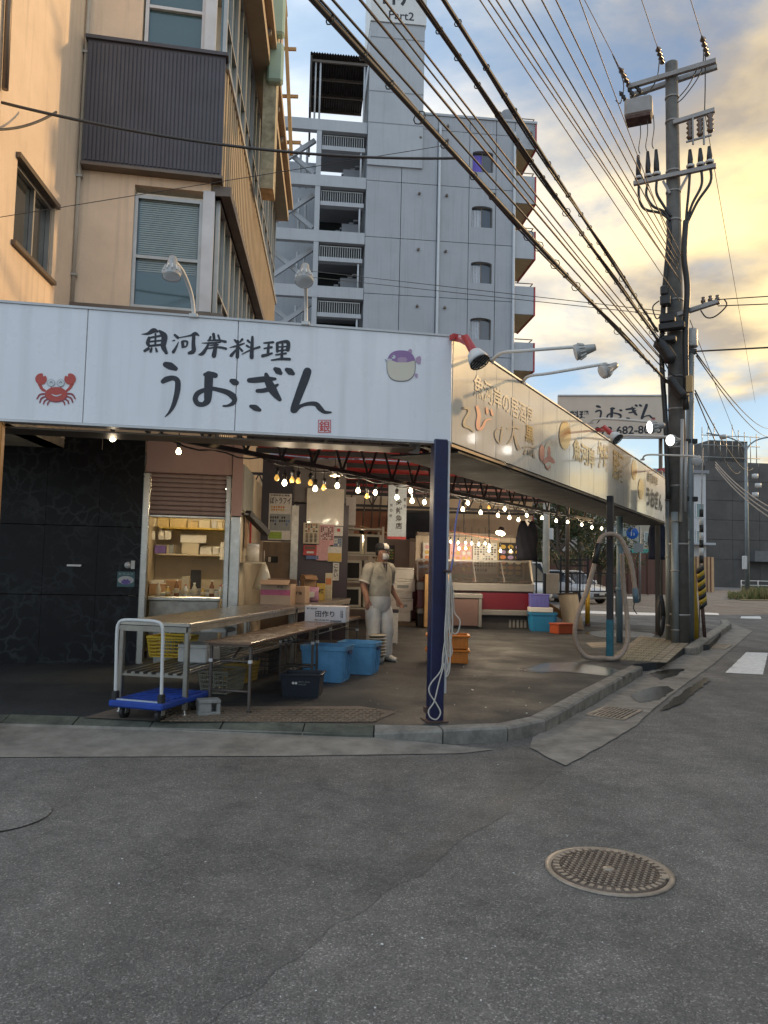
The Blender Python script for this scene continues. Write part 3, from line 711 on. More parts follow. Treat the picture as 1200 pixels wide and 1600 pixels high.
b = MB(); fbox(TP, T0, T1, 0, ztop-.05, -11, -.34, M_twd, mbb=b); b.build('core', tw, world=True)
zs = [0] + sorted(f for f in floors if f > .5) + [ztop]
for i in range(len(colx)-1):
    for z0_, z1_ in zip(zs, zs[1:]):
        g = .016
        if i == 3:
            wz = z0_ + (z1_-z0_)*.35; wh = 1.05
            if z1_-z0_ < 1.9:
                b = fbox(TP, colx[i]+g, colx[i+1]-g, z0_+g, z1_-g, -.33, -.012, M_tw); b.build('facade_panel', tw, world=True); continue
            zc = z0_+FH*.30
            for a_, c_ in ((z0_+g, zc), (zc+wh+.14, z1_-g)):
                b = fbox(TP, colx[i]+g, colx[i+1]-g, a_, c_, -.33, -.012, M_tw); b.build('facade_panel', tw, world=True)
            for a_, c_ in ((colx[i]+g, wn0+.04), (wn1-.04, colx[i+1]-g)):
                b = fbox(TP, a_, c_, zc, zc+wh+.14, -.33, -.012, M_tw); b.build('window_jamb', tw, world=True)
            # arched head
            m_ = (wn0+wn1)/2; hw = (wn1-wn0)/2-.04; ar = MB(); top = zc+wh+.14; pts = [TP.pt(m_+hw*math.cos(t*math.pi/8), zc+wh-.02+.14*math.sin(t*math.pi/8), -.013) for t in range(9)]
            pts = [TP.pt(m_+hw, top, -.013)] + pts + [TP.pt(m_-hw, top, -.013)]
            ar.prism(pts, -TP.n*.31, M_tw); ar.build('window_arch', tw, world=True)
            w = window(TP, wn0+.04, wn1-.04, zc, zc+wh+.1, tw, M_twin, M_alumd, mull=(m_,), rec=.24, fw=.05)
            k = zs.index(z0_); c = MB()
            cm = M_curp if abs(zc-tz(750, 262)[1]) < 1.2 else M_curt
            for q in range(6): fbox(TP, wn0+.1+q*.085, wn0+.1+q*.085+.07, zc+.07, zc+wh-.05, -.238, -.215 if q % 2 else -.225, cm, mbb=c)
            c.build('curtain', w, world=True)
            continue
        b = fbox(TP, colx[i]+g, colx[i+1]-g, z0_+g, z1_-g, -.33, 0, M_tw if (i+zs.index(z0_)) % 3 else M_tw); b.build('facade_panel', tw, world=True)
        if i in (1, 2):
            v = MB(); p = TP.pt(colx[i]+(.5 if i == 2 else .95), z1_-.55, .03); v.lathe([(.07, 0), (.07, .1), (.001, .1)], p, M_alumd, axis=TP.n, n=10); v.build('vent_cap', tw, world=True)
b = MB(); fbox(TP, T0, T1+1.2, ztop, ztop+.12, -11, .06, M_tw2, mbb=b); b.build('parapet', tw, world=True)
for x, y in ((686, 300), (803, 300)):
    s_ = tz(x, y)[0]; b = MB(); b.tube([TP.pt(s_, .3, .1), TP.pt(s_, ztop*.5, .1), TP.pt(s_, ztop-.6, .1)], .07, M_pipe); b.build('drainpipe', tw, world=True)
# balconies on the right side
SW = T1
M_soffit_lit = mat('balcony_soffit_sunlit', (.50, .40, .25), .8, var=.08, dirt=.2)  # warm sunlight on the balcony undersides is put into this colour
for f in floors:
    if f < 3: continue
    z0_ = f-.62; hp = 1.5
    b = MB(); fbox(TP, SW+.02, SW+1.1, z0_, z0_+hp, -.12, -.02, M_tw2, mbb=b); b.build('balcony_panel', tw, world=True)
    b = MB(); fbox(TP, SW+.02, SW+1.1, z0_, z0_+.14, -3.3, -.121, M_soffit_lit, mbb=b); b.build('balcony_slab', tw, world=True)
    b = MB(); fbox(TP, SW+1.0, SW+1.1, z0_+.15, z0_+hp, -3.3, -.121, M_tw2, mbb=b); b.build('balcony_side', tw, world=True)
    b = MB(); fbox(TP, SW+1.11, SW+1.19, z0_-.05, z0_+hp, -3.3, -.0, M_redt, mbb=b); b.build('red_edge', tw, world=True)
    b = MB(); b.tube([TP.pt(SW+.1, z0_+hp+.18, -.06), TP.pt(SW+1.05, z0_+hp+.18, -.06), TP.pt(SW+1.05, z0_+hp+.18, -3.2)], .03, M_alumd); b.build('handrail', tw, world=True)
b = MB(); fbox(TP, SW+.02, SW+1.2, ztop-1.35, ztop-.02, -3.3, -.02, M_tw2, mbb=b); b.build('roof_overhang', tw, world=True)
# lift shaft
Lx0, Lx1 = tz(577, 120)[0], tz(662, 120)[0]; zl = tz(620, 40)[1]
b = MB(); fbox(TP, Lx0, Lx1, ztop-3, zl, -4, .12, M_tw2, mbb=b); b.build('lift_shaft', tw, world=True)
for y in (63, 147, 196):
    b = MB(); fbox(TP, Lx0, Lx1, tz(620, y)[1]-.02, tz(620, y)[1]+.02, .121, .135, M_twd, mbb=b); b.build('shaft_joint', tw, world=True)
M_signw = mat('sign_white', (.62, .62, .60), .5, var=.04); M_ink = mat('ink_black', (.018, .018, .024), .5, var=0)
sg = fbox(TP, Lx0-.02, Lx1+.06, zl+.02, zl+4.6, -4, .2, M_signw).build('roof_sign', tw, world=True)
b = MB(); zt = tz(620, 33)[1]
text_on(b, 'Part2', TP.pt(tz(607, 30)[0], zt-.05, .21), TP.d*(tz(646, 30)[0]-tz(607, 30)[0]), (0, 0, .46), M_ink, bold=.01)
text_on(b, '神戸', TP.pt(tz(592, 13)[0], tz(620, 13)[1], .21), TP.d*(tz(657, 10)[0]-tz(592, 10)[0]), (0, 0, 1.25), M_ink, bold=.03); b.build('lettering', sg, world=True)
# left open stair bays
Bx0, Bx1, Bc = tz(425, 300)[0]-3, T0, tz(496, 300)[0]
b = MB(); fbox(TP, Bx0, Bc, 0, tz(470, 200)[1], -3.6, -3.4, M_tw2, mbb=b); b.build('bay_back_wall', tw, world=True)
b = MB(); fbox(TP, Bc, Bx1, 0, tz(470, 262)[1], -4.6, -4.4, M_glassd, mbb=b); b.build('stair_back_wall', tw, world=True)
beam_z = [tz(500, y)[1] for y in (194, 281, 368, 455)]; bh = beam_z[0]-beam_z[1]
beam_z += [beam_z[3]-bh*k for k in range(1, 5)]
for k, z in enumerate(beam_z):
    if z < .5: continue
    b = MB(); fbox(TP, Bx0, Bx1-.01, z-.3, z+.3, -.35, -.02, M_tw2, mbb=b); b.build('beam', tw, world=True)
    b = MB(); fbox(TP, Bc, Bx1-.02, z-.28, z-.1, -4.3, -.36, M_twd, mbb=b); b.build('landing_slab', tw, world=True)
    zn = z-bh
    b = MB(); fbox(TP, Bc-.12, Bc+.14, zn+.3, z-.3, -.36, -.04, M_tw2, mbb=b); b.build('column', tw, world=True)
    b = MB(); b.bar(TP.pt(Bc-.2, z-.4, -.9), TP.pt(Bc-2.4, zn+.9, -.9), .22, .22, M_tw2); b.bar(TP.pt(Bc-2.4, z-.4, -1.15), TP.pt(Bc-.2, zn+.9, -1.15), .22, .22, M_tw2); b.build('cross_brace', tw, world=True)
    b = MB(); b.tube([TP.pt(Bc-.6, zn+.3, -1.6), TP.pt(Bc-.6, z-.3, -1.6)], .07, M_pipe); b.tube([TP.pt(Bc-.95, zn+.3, -1.6), TP.pt(Bc-.95, z-.3, -1.6)], .07, M_pipe); b.build('pipe', tw, world=True)
    # mid landing with railing
    zm = z-.3-.45
    b = MB(); fbox(TP, Bc+.16, Bx1-.1, z-1.28, z-1.06, -.5, -.1, M_tw2, mbb=b); b.build('mid_beam', tw, world=True)
    rl = MB(); rz0, rz1 = z-1.05, z-.42
    for zz_ in (rz0, rz1): rl.bar(TP.pt(Bc+.2, zz_, -.3), TP.pt(Bx1-.15, zz_, -.3), .04, .04, M_alum)
    for q in range(19): s_ = Bc+.22+q*(Bx1-Bc-.4)/18; rl.bar(TP.pt(s_, rz0, -.3), TP.pt(s_, rz1, -.3), .025, .025, M_alum)
    rl.build('railing', tw, world=True)
    st = MB()
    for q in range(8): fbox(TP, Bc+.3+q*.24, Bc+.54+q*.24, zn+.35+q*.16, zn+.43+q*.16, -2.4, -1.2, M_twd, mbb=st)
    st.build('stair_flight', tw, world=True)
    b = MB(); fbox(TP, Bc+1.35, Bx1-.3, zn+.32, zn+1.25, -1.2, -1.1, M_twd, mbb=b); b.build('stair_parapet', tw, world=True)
    b = MB(); b.tube([TP.pt(Bx1-.3, zn+.3, -.2), TP.pt(Bx1-.3, z-1.3, -.2)], .05, M_pipe); b.build('riser_pipe', tw, world=True)
# corrugated roof over the stair head
cx0, cz1 = tz(485, 88); cx1 = tz(575, 92)[0]
b = MB(); vs = []; N = 44
for i in range(N+1):
    s_ = cx0+(cx1-cx0)*i/N; z_ = cz1+(.09 if i % 2 else 0); vs += [TP.pt(s_, z_, .3), TP.pt(s_, z_-.1, -4.8)]
b.add(vs, [(2*i, 2*i+1, 2*i+3, 2*i+2) for i in range(N)], M_cor); b.build('corrugated_roof', tw, world=True)
b = MB(); fbox(TP, cx0, cx0+.1, cz1-2.9, cz1-.06, -4.7, .2, M_cor, mbb=b); b.build('roof_side_sheet', tw, world=True)
for k in range(4):
    b = MB(); fbox(TP, cx0+.1, cx1, cz1-.25, cz1-.12, -4.6+1.5*k, -4.5+1.5*k, M_alumd, mbb=b); b.build('purlin', tw, world=True)
for s_ in (cx0+.3, cx0+.55, cx1-.15):
    b = MB(); b.tube([TP.pt(s_, beam_z[0]+.3, -.1), TP.pt(s_, cz1-.1, -.1)], .05, M_pipe); b.build('roof_post', tw, world=True)
b = MB(); b.lathe([(.35, 0), (.42, .1), (.42, .9), (.3, 1.05), (.01, 1.08)], TP.pt(tz(800, 185)[0], ztop+.12, -1), M_twd, n=14); b.build('roof_tank', tw, world=True)

# ================================================================== FAR BACKGROUND
# dark netted building under scaffold, at the end of the street
M_net = mat('scaffold_net', (.085, .08, .075), .8, var=.15, vs=.4, streak=.15); M_scf = mat('scaffold_pipe', (.30, .29, .27), .4, .7, var=.1)
NP = Plane((0, 84), 84)
def nz_(x, y): return NP.sz(x, y)
nb = thing('netted_building', NP.pt(nz_(1150, 900)[0], 0), 'dark building wrapped in black scaffold netting at the street end', 'building', rz=NP.rz)
x0_, x1_ = nz_(1102, 800)[0], nz_(1225, 800)[0]+20; zt = nz_(1150, 722)[1]
b = MB(); fbox(NP, x0_+.3, x1_, 0, zt-.3, -18, -1.2, M_net, mbb=b); b.build('body', nb, world=True)
yy = [0, 3.2] + [3.2+(zt-3.2)*k/5 for k in range(1, 6)]
for i in range(9):
    for z0_, z1_ in zip(yy, yy[1:]):
        a_ = x0_+i*(x1_-x0_)/9; c_ = x0_+(i+1)*(x1_-x0_)/9; o = random.uniform(-.02, .02)
        b = MB(); fbox(NP, a_+.015, c_-.015, z0_+.02, z1_-.02, -.06+o, o, M_net, mbb=b); b.build('net_panel', nb, world=True)
b = MB(); u0_, u1_ = nz_(1118, 690)[0], nz_(1178, 690)[0]; fbox(NP, u0_, u1_, zt-.28, nz_(1150, 686)[1], -10, -1.3, M_net, mbb=b); b.build('roof_block', nb, world=True)
b = MB()
for i in range(10):
    s_ = u0_-1.2+i*(u1_-u0_+2)/9; b.tube([NP.pt(s_, zt, -.8), NP.pt(s_, nz_(1150, 676)[1]+random.uniform(-.8, 1.2), -.8)], .05, M_scf, n=5)
for z_ in (zt+.6, zt+2.0, nz_(1150, 680)[1]): b.tube([NP.pt(u0_-1.3, z_, -.75), NP.pt(u1_+1.2, z_, -.75)], .05, M_scf, n=5)
b.build('scaffold_pipes', nb, world=True)
b = MB(); fbox(NP, x0_+5, x1_, 3.0, 4.2, .1, 1.6, mat('awning_grey', (.12, .125, .13), .6, var=.1), mbb=b); b.build('street_awning', nb, world=True)
# pale narrow building behind the pole
pb = thing('pale_house', D(1092, 905, 70), 'narrow pale house with a balcony right behind the striped pole guard', 'house')
HP = Plane((0, 70), 84)
h0, h1 = HP.sz(1084, 800)[0], HP.sz(1103, 800)[0]; hz = HP.sz(1093, 740)[1]
b = MB(); fbox(HP, h0-4, h1, 0, hz, -9, 0, mat('pale_siding', (.48, .49, .50), .7, var=.06, streak=.15), mbb=b); b.build('wall', pb, world=True)
b = MB(); fbox(HP, h0-4.1, h1+.2, hz, hz+.3, -9.2, .3, M_twd, mbb=b); b.build('roof', pb, world=True)
for k in range(3):
    window(HP, h0+.2, h1-.2, 1.6+k*2.6, 3.0+k*2.6, pb, M_glass, M_alumw, rec=-.01, fw=.06)
b = MB(); fbox(HP, h0-1, h1+.3, 4.2, 4.4, 0, 1.2, M_tw2, mbb=b); b.build('balcony', pb, world=True)
# houses behind the trees at the back of the lot
for k, (xa, xb, yt, Yd, col_, lab) in enumerate(((928, 985, 818, 62, (.45, .47, .50), 'pale blue-grey house behind the blue round road sign'), (985, 1035, 808, 66, (.42, .38, .30), 'beige house with a teal band behind the brown fence'), (826, 905, 800, 60, (.40, .38, .36), 'grey house mostly hidden behind the trees at the back'))):
    Hq = Plane((0, Yd), 84); a_, zt_ = Hq.sz(xa, yt); c_ = Hq.sz(xb, yt)[0]
    hs = thing('far_house', Hq.pt(a_, 0), lab, 'house', rz=Hq.rz, group='houses beyond the lot')
    b = MB(); fbox(Hq, a_, c_, 0, zt_, -8, 0, mat('house_wall%d' % k, col_, .75, var=.06, streak=.1), mbb=b); b.build('wall', hs, world=True)
    b = MB(); r_ = [Hq.pt(a_-.4, zt_, .5), Hq.pt(c_+.4, zt_, .5), Hq.pt(c_+.4, zt_+1.6, -4), Hq.pt(a_-.4, zt_+1.6, -4)]; b.poly(r_, M_twd); b.poly([r_[3], r_[2], Hq.pt(c_+.4, zt_, -8.5), Hq.pt(a_-.4, zt_, -8.5)], M_twd); b.build('roof', hs, world=True)
    for i in range(3):
        s_ = a_+(c_-a_)*(.12+.3*i)
        for z_ in (1.2, 3.9):
            if z_+1.2 < zt_: window(Hq, s_, s_+(c_-a_)*.2, z_, z_+1.2, hs, M_glass, M_alumw, rec=-.01, fw=.05)
    if k == 1:
        b = MB(); fbox(Hq, a_, c_, Hq.sz(1000, 868)[1], Hq.sz(1000, 858)[1], .01, .2, mat('teal_band', (.05, .32, .28), .5), mbb=b); b.build('teal_band', hs, world=True)
# brown hoarding at the back
M_hoard = mat('brown_hoarding', (.145, .07, .05), .6, var=.1, vs=1.5, streak=.2); M_hoard2 = mat('tan_hoarding', (.42, .28, .16), .6, var=.1, streak=.15)
BF = Plane((0, 50), 86)
bf = thing('brown_fence', BF.pt(BF.sz(940, 900)[0], 0), 'long brown panel fence across the back of the lot behind the cars', 'fence', rz=BF.rz)
f0 = BF.sz(845, 900)[0]; f1 = BF.sz(1042, 900)[0]; fz = BF.sz(950, 863)[1]
n = 13
for i in range(n):
    a_ = f0+(f1-f0)*i/n; c_ = f0+(f1-f0)*(i+1)/n; b = MB(); fbox(BF, a_+.02, c_-.02, .05, fz, -.06, 0, M_hoard, mbb=b); b.build('fence_panel', bf, world=True)
    b = MB(); fbox(BF, a_-.04, a_+.04, .02, fz+.08, .005, .07, M_hoard, mbb=b); b.build('fence_post', bf, world=True)
TF = Plane((0, 47), 60)
tf = thing('tan_fence', TF.hit(1100, 912), 'sunlit tan board fence to the right of the utility pole', 'fence', rz=TF.rz)
f0 = TF.sz(1070, 900)[0]; f1 = TF.sz(1116, 900)[0]; fz = TF.sz(1100, 870)[1]
for i in range(8):
    a_ = f0+(f1-f0)*i/8; c_ = f0+(f1-f0)*(i+1)/8; b = MB(); fbox(TF, a_+.03, c_-.03, .05, fz, -.06, 0, M_hoard2, mbb=b); b.build('fence_board', tf, world=True)
    b = MB(); fbox(TF, a_-.05, a_+.03, .02, fz+.02, .005, .06, M_hoard, mbb=b); b.build('fence_post', tf, world=True)
# unseen houses across the street, added and sized to keep sun off the road
RP = Plane((8.9, 2.2), 29)
def opposite(s0, s1, h, lab, col_, k, dp=8.5):
    o = thing('sun_block_house', RP.pt((s0+s1)/2, 0, 4), lab, 'house', rz=RP.rz, group='unseen houses shading the road')
    wm = mat('street_wall%d' % k, col_, .8, var=.08, streak=.15)
    b = MB(); fbox(RP, s0, s1, 0, h, .3, dp, wm, mbb=b); b.build('wall', o, world=True)
    b = MB(); fbox(RP, s0-.15, s1+.15, h, h+.25, .1, dp+.2, M_twd, mbb=b); b.build('roof', o, world=True)
    QP = Plane(RP.pt(s1, 0, .29), 209)
    for fz_ in range(int(h//2.8)):
        for i in range(int((s1-s0)//2)):
            window(QP, .4+i*2, 1.6+i*2, .9+fz_*2.8, 2.2+fz_*2.8, o, M_glass, M_alumw, rec=-.012, fw=.05)
opposite(-8, 18.4, 7.4, 'unseen middle house across the street, sized to shade the road', (.42, .40, .37), 1)
opposite(18.6, 40, 8.8, 'unseen far house across the street, sized to shade the road', (.33, .30, .27), 2)

# ================================================================== SHOP SIGNS
SZ0, SZ1 = 2.66, 3.65
M_sw = mat('sign_panel_white', (.80, .81, .84), .28, var=.03, vs=1.2, streak=.15, coat=.25)
M_sside = mat('sign_panel_aged', (.70, .64, .53), .2, var=.05, vs=1.5, streak=.2, coat=1.0)
M_kanji = mat('brush_ink', (.02, .022, .032), .45, var=.08, vs=20)
M_red = mat('seal_red', (.60, .03, .03), .5, var=.08); M_trimw = mat('sign_trim', (.5, .5, .5), .4, .3, var=.08)
sg = thing('shop_sign', FP.pt(-2, SZ0), 'long white front shop sign with black brush lettering, a crab and a pufferfish', 'sign', rz=FRZ)
sJ = [FP.sz(x, 580)[0] for x in (-260, 133, 370)] + [-.004]
for a_, c_ in zip(sJ, sJ[1:]):
    b = MB(); fbox(FP, a_+.0025, c_-.0025, SZ0, SZ1, -.1, 0, M_sw, bev=.004, mbb=b); b.build('sign_panel', sg, world=True)
b = MB(); fbox(FP, sJ[0], 0, SZ1, SZ1+.02, -.12, .012, M_trimw, mbb=b); b.build('top_trim', sg, world=True)
b = MB(); fbox(FP, sJ[0], 0, SZ0-.02, SZ0, -.12, .01, M_trimw, mbb=b); b.build('bottom_trim', sg, world=True)
b = MB(); fbox(FP, sJ[0], -.08, SZ0+.02, SZ1-.02, -.14, -.102, M_black, mbb=b); b.build('backing_frame', sg, world=True)
_off = [.003]
def print_px(mbb, pl, polys, m, tr=None, step=.00025):
    """flat print: outlines given in picture pixels (through tr) laid on a sign plane"""
    _off[0] += step
    for q in polys:
        pts = [tr(*p) if tr else p for p in q]
        mbb.add([pl.hit(x, y, _off[0]) for x, y in pts], [list(range(len(pts)))], m)
z2 = lambda x, y: (230+x/4, 560+y/4)
z1 = lambda x, y: (210+x/4.615, 500+y/4.615)
UOGIN = {
 'う': [[(115, 38, 36), (145, 48, 46), (178, 64, 28)], [(98, 144, 28), (120, 131, 36), (160, 122, 30), (188, 138, 34), (191, 180, 36), (183, 230, 34), (165, 290, 28), (140, 335, 17), (112, 364, 6)]],
 'お': [[(360, 101, 22), (398, 100, 36), (425, 106, 34)], [(385, 105, 54), (383, 170, 54), (380, 230, 50), (374, 268, 42), (350, 288, 28)], [(352, 288, 28), (318, 284, 32), (300, 255, 32), (312, 222, 32), (345, 202, 28), (400, 188, 24), (450, 197, 28), (500, 212, 34), (535, 236, 40), (546, 262, 32), (530, 284, 24), (500, 296, 15), (476, 297, 12)], [(528, 141, 30), (546, 148, 42), (558, 152, 32)]],
 'ぎ': [[(638, 137, 30), (680, 135, 36), (740, 129, 36), (800, 128, 18)], [(688, 203, 24), (730, 200, 28), (780, 185, 30), (816, 164, 14)], [(743, 100, 24), (755, 140, 46), (780, 190, 54), (805, 228, 42), (828, 256, 26)], [(648, 299, 22), (676, 309, 38), (703, 322, 22)], [(800, 66, 26), (818, 78, 42), (834, 92, 24)], [(872, 70, 26), (893, 82, 42), (913, 95, 22)]],
 'ん': [[(1001, 82, 52), (985, 130, 54), (962, 190, 52), (940, 250, 48), (922, 300, 46), (915, 322, 42)], [(922, 322, 40), (960, 297, 22), (1010, 283, 24), (1055, 286, 30), (1080, 312, 34), (1108, 335, 22), (1148, 337, 12)]]}
UOGASHI = {
 '魚': [[(50, 102, 3), (95, 98, 20), (138, 76, 36), (166, 82, 18)], [(180, 78, 16), (214, 112, 44), (214, 150, 42), (208, 190, 38), (230, 236, 24)], [(106, 130, 24), (96, 165, 28), (106, 187, 20)], [(108, 128, 14), (195, 112, 16)], [(108, 156, 13), (195, 147, 13)], [(106, 187, 16), (198, 177, 16)], [(152, 100, 14), (150, 180, 14)], [(74, 222, 20), (100, 206, 22)], [(117, 226, 20), (124, 204, 15)], [(161, 224, 18), (154, 203, 12)]],
 '河': [[(291, 108, 18), (313, 127, 22)], [(274, 150, 6), (288, 147, 11)], [(281, 230, 24), (300, 198, 16), (318, 158, 5)], [(316, 128, 6), (400, 112, 12), (438, 98, 26), (464, 111, 10)], [(428, 108, 24), (425, 170, 28), (426, 222, 32), (394, 238, 22)], [(346, 158, 22), (350, 190, 22)], [(350, 151, 12), (380, 156, 16), (378, 184, 12)], [(346, 195, 16), (374, 190, 10)]],
 '岸': [[(570, 102, 22), (576, 142, 20)], [(549, 122, 16), (540, 146, 18)], [(604, 110, 15), (617, 146, 14)], [(530, 148, 11), (600, 146, 14), (656, 156, 20)], [(488, 166, 6), (560, 165, 14), (620, 160, 8)], [(537, 165, 16), (520, 200, 20), (492, 240, 26), (464, 250, 10)], [(545, 182, 9), (602, 177, 13)], [(530, 205, 10), (600, 195, 15), (660, 206, 18)], [(588, 165, 18), (582, 210, 28), (573, 256, 34)]],
 '料': [[(723, 143, 14), (739, 161, 20)], [(778, 139, 18), (760, 160, 12)], [(688, 198, 5), (740, 186, 16), (792, 168, 10)], [(746, 150, 16), (745, 200, 24), (742, 266, 26)], [(738, 207, 12), (698, 256, 24)], [(755, 195, 10), (776, 221, 18)], [(818, 148, 18), (834, 163, 12)], [(810, 184, 16), (828, 196, 12)], [(775, 246, 6), (840, 215, 13), (902, 194, 16)], [(851, 122, 18), (848, 190, 26), (845, 268, 30)]],
 '理': [[(934, 166, 12), (1000, 160, 18)], [(936, 205, 12), (990, 196, 18)], [(924, 259, 24), (960, 250, 20), (992, 240, 14)], [(969, 165, 16), (962, 250, 22)], [(1030, 170, 22), (1030, 226, 20)], [(1028, 165, 14), (1090, 155, 24), (1110, 167, 28), (1106, 214, 30)], [(1035, 195, 11), (1098, 190, 11)], [(1035, 223, 13), (1102, 214, 13)], [(1068, 165, 14), (1062, 280, 22)], [(1020, 251, 12), (1092, 240, 15)], [(988, 289, 10), (1060, 280, 18), (1120, 282, 20)]]}
for ch, sts in list(UOGIN.items()) + list(UOGASHI.items()):
    b = MB(); tr = z2 if ch in UOGIN else z1; _off[0] = .003
    par = None
    for st in sts:
        b = MB(); print_px(b, FP, stroke2d(st), M_kanji, tr); q_ = b.build('brush_stroke' if par else 'brush_character', par or sg, world=True, fix=False); par = par or q_
# red seal
b = MB(); fr = [(497, 656, 517, 657), (497, 675, 517, 676), (497, 656, 498, 676), (516, 656, 517, 676)]
for x0, y0, x1, y1 in fr: print_px(b, FP, [[(x0, y0), (x1, y0), (x1, y1), (x0, y1)]], M_red)
o = FP.hit(498.6, 674.2, .004); text_on(b, '銀', o, FP.hit(515.6, 675, .004)-o, FP.hit(498.6, 657.4, .004)-o, M_red, bold=.008); b.build('seal', sg, world=True, fix=False)
# crab
_off[0] = .003
zc_ = lambda x, y: (40+x/13.333, 570+y/13.333)
M_cr = mat('crab_red', (.50, .075, .055), .45, var=.05); M_crd = mat('crab_dark', (.30, .05, .07), .45, var=.05); M_halo = mat('print_halo', (.60, .58, .62), .35, var=.0); M_eye = mat('print_eye', (.60, .64, .66), .4, var=0); M_ol = mat('print_outline', (.22, .25, .27), .4, var=0)
b = MB()
for st in ([(400, 540, 50), (340, 500, 60), (290, 400, 70)], [(860, 540, 50), (920, 480, 60), (970, 400, 70)]): print_px(b, FP, stroke2d(st), M_cr, zc_)
for st in ([(410, 605, 36), (300, 620, 38), (238, 705, 30)], [(415, 660, 32), (330, 700, 36), (296, 785, 30)], [(450, 720, 30), (395, 755, 34), (373, 815, 28)], [(500, 760, 26), (465, 795, 32), (456, 835, 26)], [(870, 600, 36), (970, 615, 38), (1032, 705, 30)], [(860, 660, 32), (945, 695, 36), (978, 775, 30)], [(830, 720, 30), (880, 750, 34), (895, 805, 28)], [(770, 750, 26), (805, 790, 32), (815, 830, 26)]): print_px(b, FP, stroke2d(st), M_crd, zc_)
print_px(b, FP, [ell2d(635, 622, 236, 160, 40)], M_crd, zc_); print_px(b, FP, [ell2d(635, 612, 228, 146, 40)], M_cr, zc_)
for cx_, sgn in ((320, 1), (925, -1)):
    pts = ell2d(cx_, 295, 120, 118, 30); notch = [(cx_+sgn*100, 215), (cx_+sgn*45, 245), (cx_+sgn*35, 180)]
    pts = [p for p in pts if not (p[1] < 225 and 38 < sgn*(p[0]-cx_) < 98)]
    k = [i for i in range(len(pts)) if i and abs(pts[i][0]-pts[i-1][0]) + abs(pts[i][1]-pts[i-1][1]) > 55]
    if k: pts.insert(k[0], (cx_+sgn*45, 245))
    fan = [[(cx_-sgn*20, 320), pts[i], pts[(i+1) % len(pts)]] for i in range(len(pts))]
    print_px(b, FP, fan, M_cr, zc_)
for ex in (530, 730):
    print_px(b, FP, stroke2d([(ex, 430, 20), (ex+3, 480, 24)]), M_cr, zc_); print_px(b, FP, [ell2d(ex, 375, 80, 80, 24)], M_ol, zc_); print_px(b, FP, [ell2d(ex, 372, 74, 74, 24)], M_eye, zc_); print_px(b, FP, stroke2d([(ex-25, 380, 10), (ex, 350, 14), (ex+28, 380, 10)]), M_ink, zc_)
print_px(b, FP, stroke2d([(550, 615, 18), (600, 640, 26), (660, 645, 26), (740, 618, 16)]), M_eye, zc_)
b.build('crab_print', sg, world=True, fix=False)
# pufferfish
_off[0] = .003
zp = lambda x, y: (590+x/15, 530+y/15)
M_pf = mat('puffer_belly', (.68, .62, .50), .4, var=.04); M_pp = mat('puffer_purple', (.30, .17, .36), .4, var=.05); M_ppl = mat('puffer_pink', (.46, .32, .45), .4, var=.05); M_pfd = mat('puffer_shade', (.17, .14, .16), .4, var=.05)
b = MB()
for c in ([(700, 300), (730, 240), (775, 222), (812, 262), (808, 330)], [(890, 450), (930, 410), (1000, 390), (1025, 470), (1005, 590), (960, 585), (895, 540)], [(865, 850), (890, 795), (945, 820), (940, 900), (905, 920)]): print_px(b, FP, [c], M_ppl, zp)
print_px(b, FP, [ell2d(552, 630, 340, 366, 44, p=.78)], M_pfd, zp); print_px(b, FP, [ell2d(550, 622, 326, 352, 44, p=.78)], M_pf, zp)
up = [p for p in ell2d(552, 625, 336, 364, 80, p=.78) if p[1] < 500]; up.sort(key=lambda p: p[0]); print_px(b, FP, [[(up[0][0]+110, 500)] + up + [(up[-1][0]-6, 500), (700, 540), (450, 540)]], M_pp, zp)
print_px(b, FP, [[(470, 520), (470, 440), (560, 420), (660, 430), (700, 480), (660, 540), (540, 545)]], M_ppl, zp)
print_px(b, FP, stroke2d([(205, 490, 30), (260, 480, 50), (320, 480, 40)]), M_halo, zp); print_px(b, FP, [ell2d(375, 415, 45, 45, 16)], M_eye, zp); print_px(b, FP, [ell2d(352, 398, 13, 14, 10)], M_ink, zp); print_px(b, FP, stroke2d([(175, 470, 14), (200, 500, 20), (195, 530, 12)]), M_ol, zp)
b.build('pufferfish_print', sg, world=True, fix=False)

# ---- side sign
SLN = (SP.hit(1041, 776)-SP.p).dot(SP.d)
ss = thing('side_sign', SP.pt(SLN/2, SZ0), 'glossy aged side sign running back along the street from the corner', 'sign', rz=SP.rz)
jx = [708, 743, 775, 800, 826, 848, 870, 890, 908, 928, 950, 968, 985, 1010, 1041]
js = [.004] + [SP.sz(x, 700)[0] for x in jx[1:-1]] + [SLN]
for i, (a_, c_) in enumerate(zip(js, js[1:])):
    b = MB(); tl = random.uniform(-.004, .004)
    m = M_sw if i == len(js)-2 else M_sside
    c = SP.pt((a_+c_)/2, (SZ0+SZ1)/2, -.05); b.box(c, (c_-a_-.004, .1, SZ1-SZ0), m, bev=.004, rot=Matrix.Rotation(SP.rz+random.uniform(-.004, .004), 3, 'Z') @ Matrix.Rotation(tl, 3, 'X')); b.build('sign_panel', ss, world=True)
b = MB(); fbox(SP, 0, SLN, SZ1+.012, SZ1+.03, -.12, .01, M_trimw, mbb=b); b.build('top_trim', ss, world=True)
b = MB(); fbox(SP, 0, SLN, SZ0-.04, SZ0-.013, -.13, .0, M_alumd, mbb=b); b.build('bottom_trim', ss, world=True)
